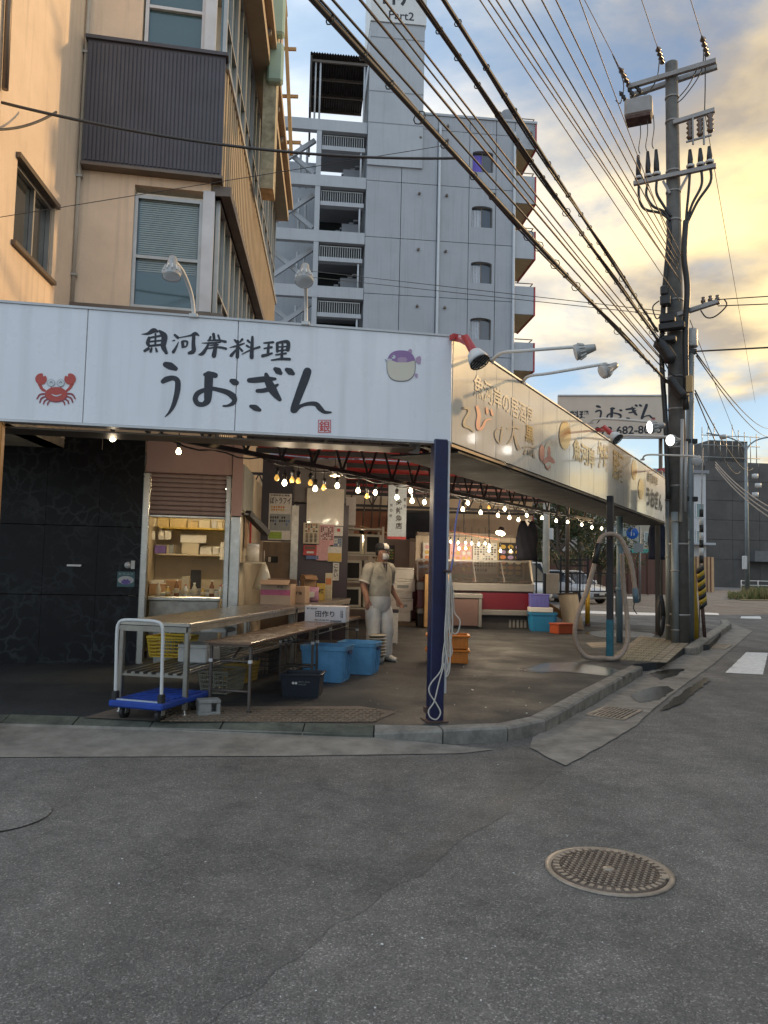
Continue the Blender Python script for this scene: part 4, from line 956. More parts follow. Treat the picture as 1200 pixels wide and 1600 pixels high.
M_gry = mat('faded_ink', (.20, .185, .16), .4, var=.2, vs=12); M_pal = mat('faint_print', (.56, .51, .42), .35, var=.1); M_pkr = mat('faded_red', (.55, .20, .15), .4, var=.1); M_gold = mat('gold_vinyl_reflection', (.72, .52, .22), .16, .55, var=.06); M_disc = mat('print_disc', (.66, .60, .46), .18, var=.03, coat=.6)  # gold: golden sky reflection put into the colour of discs and letters
z5 = lambda x, y: (690+x/5.714, 500+y/5.714)
def soff(): _off[0] = .02
SOFF = .0085
def sprint(mbb, polys, m, tr=None, d=0.0):
    for q in polys:
        pts = [tr(*p) if tr else p for p in q]; mbb.add([SP.hit(x, y, SOFF+d) for x, y in pts], [list(range(len(pts)))], m)
SIDE = {'え': (M_gry, [[(190, 785, 16), (240, 792, 24), (243, 830, 22), (210, 890, 24), (206, 940, 28), (250, 962, 22), (285, 998, 10)]]),
 'び': (M_pkr, [[(318, 775, 28), (335, 850, 34), (325, 920, 34), (332, 968, 34), (365, 960, 26), (395, 900, 20), (440, 885, 12)], [(404, 788, 20), (409, 830, 22)], [(445, 805, 20), (456, 846, 20)]]),
 'す': (M_gry, [[(545, 955, 12), (532, 1040, 16), (522, 1102, 14), (490, 1060, 12), (480, 1010, 12), (500, 975, 10), (535, 970, 10)]]),
 '大': (M_gry, [[(590, 967, 12), (640, 956, 10), (688, 962, 26)], [(642, 890, 8), (643, 980, 12), (625, 1060, 14), (590, 1105, 8)], [(645, 1000, 10), (668, 1090, 24), (690, 1148, 32)]]),
 '黒': (M_gry, [[(730, 1140, 14), (780, 1130, 14), (832, 1140, 20)], [(752, 1160, 10), (742, 1195, 18)], [(778, 1160, 10), (778, 1200, 16)], [(796, 1158, 10), (800, 1205, 16)], [(812, 1155, 12), (828, 1225, 20)]])}
for ch, (m, sts) in SIDE.items():
    b = MB()
    par = None
    for k, st in enumerate(sts):
        b = MB(); sprint(b, stroke2d(st), m, z5, k*.0004); q_ = b.build('brush_stroke' if par else 'faded_character', par or ss, world=True, fix=False); par = par or q_
def side_text(s, x0, x1, zlo, zhi, m, nm, bold=0.0):
    a_, c_ = SP.sz(x0, 700)[0], SP.sz(x1, 700)[0]; b = MB(); text_on(b, s, SP.pt(a_, zlo, SOFF), SP.d*(c_-a_), (0, 0, zhi-zlo), m, bold); b.build(nm, ss, world=True, fix=False)
zq = lambda x, y: SP.sz(x, y)[1]
side_text('魚河岸の居酒屋', 738, 832, zq(780, 640), zq(780, 607), M_pal, 'faint_lettering', .01)
side_text('黒', 820, 833, zq(826, 692), zq(826, 665), M_gold, 'gold_lettering', .02)
side_text('魚河岸', 895, 929, zq(912, 726), zq(912, 693), M_gold, 'gold_lettering', .03)
side_text('炉端', 934, 950, zq(942, 735), zq(942, 692), M_gold, 'gold_lettering', .03)
side_text('居酒', 957, 973, zq(965, 752), zq(965, 705), M_gold, 'gold_lettering', .03)
for x, y, rx, ry, m in ((858, 712, 8, 23, M_disc), (883, 680, 9, 22, M_gold), (991, 734, 4.2, 16, M_gold), (1002, 764, 4.5, 16, M_gold), (847, 708, 4, 13, M_pkr)):  # the gold discs are reflections on the panel, painted as flat shapes
    b = MB(); sprint(b, [ell2d(x, y, rx, ry, 28)], m); b.build('print_reflection_disc', ss, world=True, fix=False)
b = MB()
for k, (st) in enumerate(([(851, 722, 5), (858, 717, 9), (865, 722, 5)], [(853, 728, 2), (857, 733, 2), (860, 728, 2)], [(858, 700, 4), (858, 712, 5)])): sprint(b, stroke2d(st), M_pkr, None, .0015+k*.0004)
b.build('disc_crab', ss, world=True, fix=False)
side_text('魚河岸料理', 1011, 1027, zq(1019, 757), zq(1019, 741), M_kanji, 'brush_lettering', .02)
side_text('うおぎん', 1010, 1034, zq(1022, 795), zq(1022, 765), M_kanji, 'brush_lettering', .03)

# ---- rear billboard on the far side
RB = Plane(D(960, 650, 22.5), 96)
r0, rz1 = RB.sz(872, 628); r1, rz0 = RB.sz(1040, 682); rz1 = RB.sz(1038, 619)[1]; rz1l = rz1
bb = thing('billboard', RB.pt((r0+r1)/2, rz0), 'cream billboard with the shop name and a phone number above the side sign', 'sign', rz=RB.rz)
M_bb = mat('billboard_cream', (.70, .60, .48), .45, var=.04, streak=.05)
b = MB(); fbox(RB, r0, r1, rz0, rz1, -.15, 0, M_bb, bev=.01, mbb=b); b.build('panel', bb, world=True)
b = MB()
for a_, c_, d_, e_ in ((r0, r1, rz0-.05, rz0), (r0, r1, rz1, rz1+.04), (r1, r1+.04, rz0-.05, rz1+.04)): fbox(RB, a_, c_, d_, e_, -.15, .03, M_trimw, mbb=b)
b.build('frame', bb, world=True)
zb = lambda x, y: (840+x/5, 600+y/5)
def zmap(x, y):  # big lettering of the front sign shrunk onto the billboard
    u = (x-88)/(1152-88); v = (y-25)/(365-25); X = 450+u*(918-450); return zb(X, 168-u*32+v*142)
for ch in UOGIN:
    for k, st in enumerate(UOGIN[ch]):
        b = MB()
        for q in stroke2d(st): b.add([RB.hit(*zmap(*p), .006+k*.0005) for p in q], [list(range(len(q)))], M_kanji)
        b.build('brush_stroke', bb, world=True, fix=False)
def rb_text(s, x0, yb, x1, yt, nm, m=M_kanji, bold=0.0):
    o = RB.hit(x0, yb, .006); e = RB.hit(x1, yb-(x1-x0)*.03, .006); b = MB(); text_on(b, s, o, e-o, (0, 0, (RB.hit(x0, yt)-RB.hit(x0, yb)).z), m, bold); b.build(nm, bb, world=True, fix=False)
rb_text('料理', 890, 656, 920, 642, 'small_lettering', bold=.03); rb_text('078-682-8010', 929, 680, 1034, 667, 'phone_number', bold=.02); rb_text('銀', 1017.5, 657, 1024, 652, 'seal', M_red)
for x in (890, 1036):
    b = MB(); p = RB.hit(x, 683); b.tube([(p.x, p.y+.2, ZG), (p.x, p.y+.2, rz0)], .06, M_alumd); b.build('post', bb, world=True)

# ================================================================== POSTS AND ROOF
M_navy = mat('navy_paint', (.012, .015, .060), .4, var=.25, vs=6, dirt=.3, coat=.2); M_rust = mat('rusty_steel', (.10, .06, .05), .7, .3, var=.3, vs=9); M_dk = mat('dark_steel', (.028, .028, .032), .55, .3, var=.2); M_teal = mat('teal_paint', (.012, .12, .17), .5, var=.2, vs=8)
pb0 = G(679, 1126, ZG); pw = .13
cp = thing('corner_post', (pb0.x, pb0.y, ZG), 'navy blue square steel post at the street corner with rope hung on it', 'post', rz=rad(14))
b = MB(); b.box((0, 0, 1.28), (pw, pw, 2.56), M_navy, bev=.008); b.build('shaft', cp)
b = MB(); b.box((pw/2+.012, -.01, 1.4), (.02, .1, 2.3), mat('white_strip', (.5, .5, .52), .5, var=.2), bev=.003); b.build('edge_strip', cp)
b = MB(); b.box((0, 0, .006), (.2, .2, .012), M_rust); b.build('base_plate', cp)
b = MB(); b.box((-pw/2-.02, 0, .1), (.03, .06, .05), M_rust); b.build('bolt_lug', cp)
p2 = G(953, 1031, ZG)
sp2 = thing('side_post', (p2.x, p2.y, ZG), 'dark post with a turquoise foot under the side sign, beside the hose', 'post', rz=SP.rz)
b = MB(); b.box((0, 0, 1.6), (.095, .095, 1.96), M_dk, bev=.006); b.build('upper_shaft', sp2)
b = MB(); b.box((0, 0, .32), (.1, .1, .62), M_teal, bev=.006); b.build('painted_foot', sp2)
M_bluep = mat('blue_grey_pipe', (.10, .16, .20), .45, var=.15)
q2 = G(968, 1004, ZG)
dp = thing('drain_stack', (q2.x, q2.y, ZG), 'blue-grey drain pipe standing behind the turquoise-footed post', 'pipe')
b = MB(); b.tube([(0, 0, 0), (0, 0, 1.3), (0, 0, 2.75)], .06, M_bluep, n=12); b.build('pipe', dp)
for z_ in (1.0, 1.9, 2.45):
    b = MB(); b.lathe([(.06, 0), (.075, .01), (.075, .07), (.06, .08)], (0, 0, z_), M_bluep, n=12); b.build('collar', dp)
op = thing('orange_post', FP.hit(4, 900), 'orange painted post at the left edge under the sign', 'post', rz=FRZ)
o0 = G(2, 1135, ZG); op.location = (o0.x-.17, o0.y, ZG); b = MB(); b.box((0, 0, 1.28), (.09, .09, 2.56), mat('orange_paint', (.45, .20, .04), .6, var=.2), bev=.006); b.build('shaft', op)
b = MB(); b.box((0, 0, .01), (.16, .16, .02), M_rust); b.build('base_plate', op)
# side posts at the far end carrying the sign
for x, y, lab in ((1036, 1002, 'slim dark post under the far end of the side sign'),):
    p = SP.pt(SLN-.25, ZG, -.15); t_ = thing('end_post', (p.x, p.y, ZG), lab, 'post', rz=SP.rz); b = MB(); b.box((0, 0, 1.27), (.1, .1, 2.54), M_dk, bev=.006); b.build('shaft', t_); b = MB(); b.box((0, 0, .01), (.18, .18, .02), M_rust); b.build('base_plate', t_)

def canvas(name, col):
    return mat(name, col, .75, var=.22, vs=1.2, transl=.3, dirt=.25, bump=.3, bs=8)
M_redc = canvas('red_canvas', (.25, .016, .014)); M_pinkc = canvas('sunlit_canvas', (.34, .17, .14)); M_darkc = canvas('dark_canvas', (.05, .03, .035))  # pink canvas: sun coming through the red cloth, put into the colour
rf = thing('canopy_roof', (1, 12, 3.3), 'red canvas canopy on black lattice trusses over the open shop', 'canopy')
RZ = 3.42
# strips of canvas running across the lot (parallel to the front), each a little uneven
v = .16; k = 0
def span(v):   # u range of the roof at depth v
    dv = V_.dot(SP.d); du = U_.dot(SP.d); tt = v/dv; ur = tt*du - .16
    if tt > SLN: ur = SLN*du - .16 - (v-SLN*dv)*.15
    ul = -5.3 if v < 4.0 else (FR(0, 0, 0)-FR(0, 0, 0)).x + (KS.pt((v-4.1)/max(.2, V_.dot(KS.d)), 0, 0)-Vector((CX, CY, 0))).dot(U_) + .02
    return ul, ur
while v < 13.2:
    w = .92; u0_, u1_ = span(v); u0b, u1b = span(v+w-.03)
    z0_, z1_ = RZ+.02*math.sin(k*1.7), RZ+.02*math.sin(k*2.3)-.015
    b = MB(); cols_ = []
    n = 7
    for i in range(n+1):
        t = i/n; sag = -.05*math.sin(math.pi*((t*3) % 1))
        cols_ += [FR(u0_+(u1_-u0_)*t, v, z0_+sag), FR(u0b+(u1b-u0b)*t, v+w-.03-.02*(k % 3), z1_+sag)]
    for i in range(n):
        um = u0_+(u1_-u0_)*(i+.5)/n
        m = M_darkc if um < -1.4 or v < .9 else (M_redc if um < 2.2 and v < 11 else M_pinkc)
        b.add(cols_[2*i:2*i+4], [(0, 1, 3, 2)], m)
    b.build('canvas_strip', rf, world=True, fix=False); v += w; k += 1
# rafters under the canvas
for v in [.2+1.35*i for i in range(10)]:
    u0_, u1_ = span(v); b = MB(); b.bar(FR(u0_, v, RZ-.1), FR(u1_, v, RZ-.1), .05, .08, M_dk); b.build('rafter', rf, world=True)
for u in (-4.4, -3.2, -2.0, -.8):
    b = MB(); b.bar(FR(u, .15, RZ-.17), FR(u, 4.0 if u < -2.6 else 12.8, RZ-.17), .04, .06, M_dk); b.build('purlin', rf, world=True)
# main lattice truss carrying the lamps: from the kiosk corner, parallel to the street, and one behind the side sign
TR = Plane((-1.32, 8.75), 33.2)
def truss(pl, s0, s1, zl, zh, n, m=M_dk, off=0.0, w=.05):
    for z_ in (zl, zh):
        b = MB(); b.bar(pl.pt(s0, z_, off), pl.pt(s1, z_, off), w, w, m); b.build('truss_chord', rf, world=True)
    for i in range(n):
        a_ = s0+(s1-s0)*i/n; c_ = s0+(s1-s0)*(i+1)/n
        b = MB(); b.bar(pl.pt(a_, zl, off), pl.pt((a_+c_)/2, zh, off), w*.45, w*.45, m); b.build('truss_web', rf, world=True)
        b = MB(); b.bar(pl.pt((a_+c_)/2, zh, off), pl.pt(c_, zl, off), w*.45, w*.45, m); b.build('truss_web', rf, world=True)
truss(TR, -1.6, 11.6, 2.72, 3.28, 22)
truss(Plane(SP.pt(0, 0, -.45), 29), .3, SLN-.2, 2.72, 3.2, 13, w=.07)
truss(Plane(FR(0, .5, 0), 80), -4.9, -.3, 2.78, 3.2, 12)
truss(Plane(FR(0, 8.3, 0), 80), -1.9, 4.1, 2.7, 3.25, 12)
for s_ in (2.4, 5.2, 8.0):
    b = MB(); b.bar(SP.pt(s_, 3.2, -.45), TR.pt(s_+1.4, 3.25, 0), .06, .1, M_dk); b.build('tie_beam', rf, world=True)
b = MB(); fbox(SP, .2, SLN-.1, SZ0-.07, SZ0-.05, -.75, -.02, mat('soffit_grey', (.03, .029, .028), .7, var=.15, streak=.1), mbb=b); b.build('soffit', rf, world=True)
b = MB(); fbox(FP, -5.2, -.3, SZ0-.05, SZ0-.035, -.5, -.15, M_alumd, mbb=b); b.build('soffit', rf, world=True)
b = MB(); b.poly([FR(-4.2, .5, 2.72), FR(-2.2, .5, 2.7), FR(-2.5, 2.2, 3.0), FR(-4.2, 2.2, 3.05)], M_dk); b.build('ceiling_board', rf, world=True)
# front gutter elbow at the corner
b = MB(); b.tube(smooth_path([FR(-.5, .4, 2.95), FR(-.35, .4, 2.9), FR(-.27, .38, 2.75), FR(-.27, .38, 2.6)], 4), .055, M_pipe, n=10); b.build('gutter_elbow', rf, world=True)

# ================================================================== LAMPS
M_lampg = mat('lamp_grey', (.36, .36, .35), .45, .3, var=.1); M_lampw = mat('lamp_white', (.62, .62, .60), .4, var=.06); M_lampr = mat('lamp_red', (.42, .03, .035), .45, var=.12, coat=.3)
M_floodon = mat('flood_face', (.9, .9, .85), .4, var=0, emit=3.0, ecol=(1, .97, .9)); M_floodoff = mat('lamp_lens', (.65, .66, .66), .2, var=.03, coat=.5)
M_bulb = mat('bulb_glow', (1, .9, .7), .4, var=0, emit=7.0, ecol=(1, .80, .52)); M_bulbdim = mat('bulb_amber', (.7, .4, .1), .3, var=0, emit=.45, ecol=(1, .55, .12)); M_sock = mat('socket_black', (.02, .02, .02), .5, var=0)
def flood(name, arm, head, aim, lab, cat='floodlight', r=.075, L=.2, on=False, red=False, group=None):
    base = Vector(arm[0]); t_ = thing(name, base, lab, cat, group=group)
    if len(arm) > 1:
        b = MB(); b.tube(smooth_path(arm, 5), .017, M_lampw, n=8); b.build('arm', t_, world=True)
    b = MB(); b.box(base, (.07, .07, .03), M_lampw); b.build('mount', t_, world=True)
    ax = Vector(aim).normalized(); h = Vector(head)
    if red:
        b = MB(); b.lathe([(.001, -L*.95), (.036, -L*.94), (.038, -L*.2), (.042, -L*.1)], h, M_lampr, axis=ax, n=14); b.build('red_housing', t_, world=True)
        b = MB(); b.lathe([(.045, -L*.12), (.066, -L*.02), (.086, L*.25), (.09, L*.42), (.083, L*.42), (.075, L*.25), (.035, 0)], h, M_lampw, axis=ax, n=20); b.build('reflector', t_, world=True)
        g = MB(); u = ax.orthogonal().normalized(); w = ax.cross(u); c = h+ax*L*.47
        for q in (-.045, -.015, .015, .045):
            hl = math.sqrt(.088**2-q*q); g.tube([c+u*q-w*hl, c+u*q+w*hl], .005, M_sock, n=5)
        g.tube([c-u*.088, c+u*.088], .005, M_sock, n=5)
        g.tube([c+(u*math.cos(k*.4189)+w*math.sin(k*.4189))*.089 for k in range(16)], .006, M_sock, n=5); g.build('guard_grille', t_, world=True)
        b = MB(); b.bar(base, h-ax*L*.5, .05, .03, M_lampr); b.box(base, (.12, .07, .05), M_lampr, rz=.5); b.build('clamp', t_, world=True)
    else:
        b = MB(); b.lathe([(.001, -L*.52), (r*.42, -L*.5), (r*.5, -L*.35), (r*.72, L*.1), (r, L*.32), (r*1.02, L*.46)], h, M_lampg, axis=ax, n=18); b.build('housing', t_, world=True)
        u = ax.orthogonal().normalized(); w = ax.cross(u)
        fin = MB()
        for k in range(12):
            d_ = u*math.cos(k*.5236)+w*math.sin(k*.5236); fin.bar(h+ax*L*.02+d_*r*.74, h+ax*L*.3+d_*r*1.02, .008, .02, M_lampw, up=d_)
        fin.build('cooling_fins', t_, world=True)
        b = MB(); b.lathe([(r*1.0, L*.44), (r*.93, L*.475), (r*.5, L*.495), (.001, L*.5)], h, M_floodon if on else M_floodoff, axis=ax, n=18); b.build('lens', t_, world=True)
    return t_
top = SZ1+.02
flood('sign_floodlight', [FP.hit(303, 494, .0), FP.hit(299, 460, .05), FP.hit(286, 425, .2), FP.hit(272, 408, .35)], FP.hit(269, 418, .36), (.05, -.25, -1), 'gooseneck floodlight above the front sign, left one by the window', on=False, group='gooseneck floodlights over the signs')
flood('sign_floodlight', [FP.hit(478, 506, .0), FP.hit(478, 470, .05), FP.hit(477, 430, .3), FP.hit(476, 420, .42)], FP.hit(476, 428, .46), (.02, -.45, -1), 'gooseneck floodlight above the front sign, in front of the tower stairs', group='gooseneck floodlights over the signs')
n_ = SP.n
flood('sign_floodlight', [SP.hit(766, 567, -.03), SP.hit(783, 552, .15), SP.hit(820, 548, .45), SP.hit(912, 541, 1.0)], SP.hit(914, 547, 1.05), (-.8, .1, -.22), 'upper gooseneck floodlight reaching out from the side sign near the corner', group='gooseneck floodlights over the signs')
flood('sign_floodlight', [SP.hit(816, 600, -.03), SP.hit(826, 588, .15), SP.hit(860, 583, .4), SP.hit(948, 568, 1.0)], SP.hit(952, 576, 1.05), (-.85, -.25, -.5), 'lower gooseneck floodlight reaching out from the side sign near the corner', group='gooseneck floodlights over the signs')
flood('sign_floodlight', [SP.hit(924, 660, -.03), SP.hit(930, 655, .2), SP.hit(960, 655, .6), SP.hit(1022, 660, 1.2)], SP.hit(1026, 666, 1.25), (-.9, -.1, -.15), 'gooseneck floodlight crossing in front of the billboard phone number', on=True, group='gooseneck floodlights over the signs')
flood('sign_floodlight', [SP.hit(960, 690, -.03), SP.hit(975, 681, .3), SP.hit(1000, 681, .6), SP.hit(1050, 683, 1.2)], SP.hit(1054, 688, 1.25), (-.85, -.5, -.1), 'brightly lit floodlight just under the billboard beside the utility pole', on=True, group='gooseneck floodlights over the signs')
flood('sign_floodlight', [SP.hit(1004, 718, -.03), SP.hit(1010, 711, .2), SP.hit(1040, 711, .6), SP.hit(1088, 713, 1.3)], SP.hit(1090, 718, 1.35), (-.5, -.7, -.5), 'far gooseneck floodlight whose arm passes in front of the utility pole', group='gooseneck floodlights over the signs')
flood('clamp_lamp', [SP.hit(714, 528, .05)], SP.hit(742, 553, .35), (.35, -.35, -.75), 'red clamp lamp with white reflector on the sign corner', 'lamp', L=.22, red=True, group='red clamp lamps')
flood('clamp_lamp', [SP.hit(938, 672, .05)], SP.hit(958, 680, .4), (.45, -.45, -.6), 'red clamp lamp with white reflector halfway along the side sign', 'lamp', L=.22, red=True, group='red clamp lamps')
flood('clamp_lamp', [SP.hit(1032, 734, .05)], SP.hit(1046, 741, .4), (.3, -.6, -.5), 'red clamp lamp at the far end of the side sign by the pole', 'lamp', L=.22, red=True, group='red clamp lamps')

# string of bulbs on the lattice truss
BR = [(432.5, 747.5, 0), (444.5, 755, 1), (456.5, 750.5, 0), (466, 752, 0), (485, 755, 0), (492.5, 764, 1), (506, 762.5, 0), (527, 759.5, 1), (559.4, 767, 1), (573.5, 776, 0), (586.4, 770, 1), (620, 777.5, 1), (641.6, 767, 1), (644, 783, 1), (663, 785, 1), (683, 777.5, 1),
      (723, 796, 1), (731, 786, 1), (751, 801, 1), (764, 793, 0), (778, 805.5, 1), (788.5, 795.5, 1), (796, 809, 1), (810, 812.5, 1), (823, 805.5, 1), (847, 809.5, 1), (869, 814, 1), (887, 816, 1), (909, 820, 1), (925, 824, 1), (940, 826, 1)]
def bulb_light(t_, w=5.5):
    l_ = bpy.data.lights.new('bulb_light', 'POINT'); l_.energy = w; l_.color = (1, .82, .58); l_.shadow_soft_size = .03
    o = bpy.data.objects.new('bulb_light', l_); COL.objects.link(o); o.parent = t_; o.location = (0, 0, -.075)
def bulb_mesh(on):
    b = MB(); s = MB()
    b.lathe([(.0005, -.031), (.017, -.027), (.028, -.012), (.031, .0), (.027, .016), (.016, .034), (.013, .045)], (0, 0, 0), M_bulb if on else M_bulbdim, n=14)
    s.lathe([(.0155, .043), (.019, .046), (.02, .075), (.026, .078), (.026, .115), (.012, .125), (.0005, .126)], (0, 0, 0), M_sock, n=12)
    return b, s
bsrc = {}
on_i = 0
for i, (x, y, on) in enumerate(BR):
    p = TR.hit(x, y)
    names = 'lit' if on else 'amber unlit'
    lab = '%s bulb from the left of the %d along the lattice truss' % (ORD[i] if i < len(ORD) else ('third from last', 'second from last', 'last')[i-28], len(BR))
    if i >= 28: lab = '%s bulb at the street end of the lattice truss string' % ('third from the end', 'next to last', 'last')[i-28]
    t_ = thing('hanging_bulb', p, ('glowing ' if on else 'amber dim ')+lab, 'bulb', group='bulbs along the lattice truss')
    if on not in bsrc:
        gb, gs = bulb_mesh(on); bsrc[on] = (gb.build('globe', t_), gs.build('socket', t_))
    else:
        share(bsrc[on][0], t_, name='globe'); share(bsrc[on][1], t_, name='socket')
    if on: bulb_light(t_)
    c = MB(); c.tube([(0, 0, .12), (0, 0, max(.14, 2.70-p.z))], .006, M_sock, n=5, caps=False); c.build('cord', t_)
# cable carrying the lamps
cb = thing('lamp_cable', TR.pt(4, 2.62, .03), 'black supply cable looping along the lattice truss above the bulbs', 'cable')
pts = []
for i in range(70):
    s_ = -1.5+i*13/69; pts.append(TR.pt(s_, 2.69-.05*abs(math.sin(i*.9)), .035))
b = MB(); b.tube(pts, .009, M_sock, n=5); b.build('cord', cb, world=True)
# front bulbs under the sign (two lit)
for (x, y, v_, lab) in ((176, 685, .9, 'bright bulb hanging under the sign in front of the marble wall'), (279, 706, 2.2, 'bright bulb hanging in front of the kiosk shutter header')):
    pl = Plane(FR(0, v_, 0), 80); p = pl.hit(x, y); t_ = thing('hanging_bulb', p, lab, 'bulb', group='bulbs near the kiosk'); share(bsrc[1][0], t_, name='globe'); share(bsrc[1][1], t_, name='socket')
    bulb_light(t_)
    c = MB(); c.tube([(0, 0, .12), (0, 0, 3.3-p.z)], .006, M_sock, n=5, caps=False); c.build('cord', t_)
# warm reflector pendant
p = TR.hit(524, 742, -.3); t_ = thing('pendant_lamp', p, 'warm glowing reflector lamp among the bulbs above the poster wall', 'lamp')
b = MB(); b.lathe([(.0005, .12), (.03, .12), (.05, .06), (.11, -.02), (.105, -.02), (.045, .05)], (0, 0, 0), M_ssd, n=20); b.build('reflector', t_)
b = MB(); b.lathe([(.0005, -.03), (.05, -.02), (.085, -.005), (.0005, .0)], (0, 0, 0), mat('pendant_glow', (1, .8, .4), .4, var=0, emit=16, ecol=(1, .66, .28)), n=20); b.build('bulb', t_)
b = MB(); b.tube([(0, 0, .12), (0, 0, 3.3-p.z)], .006, M_sock, n=5); b.build('cord', t_)
M_spoton = mat('spot_glow', (1, .85, .6), .4, var=0, emit=12, ecol=(1, .80, .52))
def spot(px, py, Y, aim, lab, grp, r=.05):
    p = D(px, py, Y); t_ = thing('spot_lamp', p, lab, 'lamp', group=grp); ax = Vector(aim).normalized()
    b = MB(); b.lathe([(.0005, -.14), (r*.6, -.13), (r*.7, -.06), (r*1.05, .0)], (0, 0, 0), M_sock, axis=ax, n=14); b.build('housing', t_)
    b = MB(); b.lathe([(r*1.0, 0), (r*.6, .012), (.0005, .016)], (0, 0, 0), M_spoton, axis=ax, n=14); b.build('lens', t_); bulb_light(t_, 7)
    return t_
for i, (x, y) in enumerate(((566, 838), (579, 841), (589, 843))): spot(x, y, 15.5, (.2, -.3, -1), '%s of three clustered spots above the worker' % ('left', 'middle', 'right')[i], 'spots above the worker', .075)
b = MB(); b.bar(D(563, 822, 15.5), D(606, 833, 15.5), .05, .02, M_wood); ob = thing('spot_rail', D(585, 828, 15.5), 'short wooden rail with hanging spots above the worker', 'rail'); b.build('batten', ob, world=True)
for x, y in ((566, 825), (580, 828), (592, 831)):
    b = MB(); b.tube([D(x, y, 15.5), D(x+7, 745, 15.5)], .008, M_sock, n=5); b.build('hanger', ob, world=True)
CL = [(704, 846.6), (716, 848), (727.5, 857), (737, 849.4), (748, 851), (758, 849.4), (765, 853.7), (764, 861), (727.5, 848.4), (717, 857.5), (782, 861), (798, 861.5)]
for i, (x, y) in enumerate(CL):
    p = D(x, y, 17.0+.04*(i % 3)); t_ = thing('case_bulb', p, '%s small bulb over the display case menu boards, from the list leftwards' % ORD[i] if False else 'small bright bulb over the display case, %s from the left' % ORD[sorted(CL).index((x, y))], 'bulb', group='bulbs over the display case')
    share(bsrc[1][0], t_, name='globe'); share(bsrc[1][1], t_, name='socket')
    for c_ in [q for q in bpy.data.objects if q.parent == t_]: c_.scale = (.85, .85, .85)
    bulb_light(t_, 7.5)
    b = MB(); b.tube([(0, 0, .1), (0, 0, .36)], .005, M_sock, n=5); b.build('cord', t_)
ob = thing('case_light_rail', D(740, 836, 17.05), 'long salmon rail of bulbs hanging over the display case', 'rail'); b = MB(); b.bar(D(700, 829, 17.05), D(778, 843, 17.05), .05, .03, mat('salmon_rail', (.42, .2, .13), .6)); b.build('batten', ob, world=True)
for x, y in ((725, 832), (764, 840)):
    b = MB(); b.tube([D(x, y, 17.05), D(x, 770, 17.05)], .012, M_dk, n=6); b.build('hanger', ob, world=True)
spot(782, 833, 16.5, (-.25, -.45, -.85), 'larger tilted spot lamp hanging right of the salmon rail', None, .1)

# ================================================================== BACK WALLS AND POSTERS
M_bw = mat('back_wall_cream', (.50, .42, .33), .8, var=.06, streak=.1); M_bwl = mat('back_wall_grey', (.33, .29, .25), .8, var=.08, streak=.15); M_brn = mat('brown_panel', (.26, .11, .06), .6, var=.12); M_dnavy = mat('navy_sheet', (.012, .016, .032), .7, var=.2)
WP = Plane((0, 20.2), 86)
bw = thing('back_wall', WP.pt(.6, ZG), 'cream and brown partition wall closing the rear of the shop', 'wall', rz=WP.rz)
a_ = WP.sz(430, 800)[0]; c_ = WP.sz(832, 800)[0]
zA = WP.sz(600, 798)[1]; zB = WP.sz(600, 842)[1]
b = MB(); fbox(WP, a_, c_, zA, 3.5, -.1, 0, M_bw, mbb=b); b.build('upper_wall', bw, world=True)
b = MB(); fbox(WP, a_, c_, ZG, zB, -.1, 0, M_bwl, mbb=b); b.build('lower_wall', bw, world=True)
for x0, x1, m in ((430, 553, M_bwl), (553, 607, M_brn), (607, 634, M_bwl), (634, 674, M_dnavy), (674, 832, M_bw)):
    b = MB(); fbox(WP, WP.sz(x0, 820)[0]+.005, WP.sz(x1, 820)[0]-.005, zB+.006, zA-.006, -.1, .004, m, mbb=b); b.build('wall_panel', bw, world=True)
b = MB(); b.bar(WP.pt(WP.sz(540, 798)[0], zA, .06), WP.pt(WP.sz(832, 798)[0], zA, .06), .06, .05, M_dk); b.build('picture_rail', bw, world=True)
b = MB(); b.bar(WP.pt(WP.sz(640, 842)[0], zB, .05), WP.pt(WP.sz(690, 842)[0], zB, .05), .06, .06, M_creamd); b.build('batten', bw, world=True)
b = MB(); fbox(WP, WP.sz(640, 850)[0], WP.sz(663, 850)[0], WP.sz(650, 892)[1], zB-.05, .006, .03, mat('white_door', (.6, .57, .5), .6, var=.05), mbb=b); b.build('white_door', bw, world=True)
for x in (566, 578, 590, 602):
    b = MB(); b.tube([WP.hit(x+6, 760, .5), WP.hit(x, 836, .5)], .012, M_rust, n=5); b.build('hanging_rod', bw, world=True)

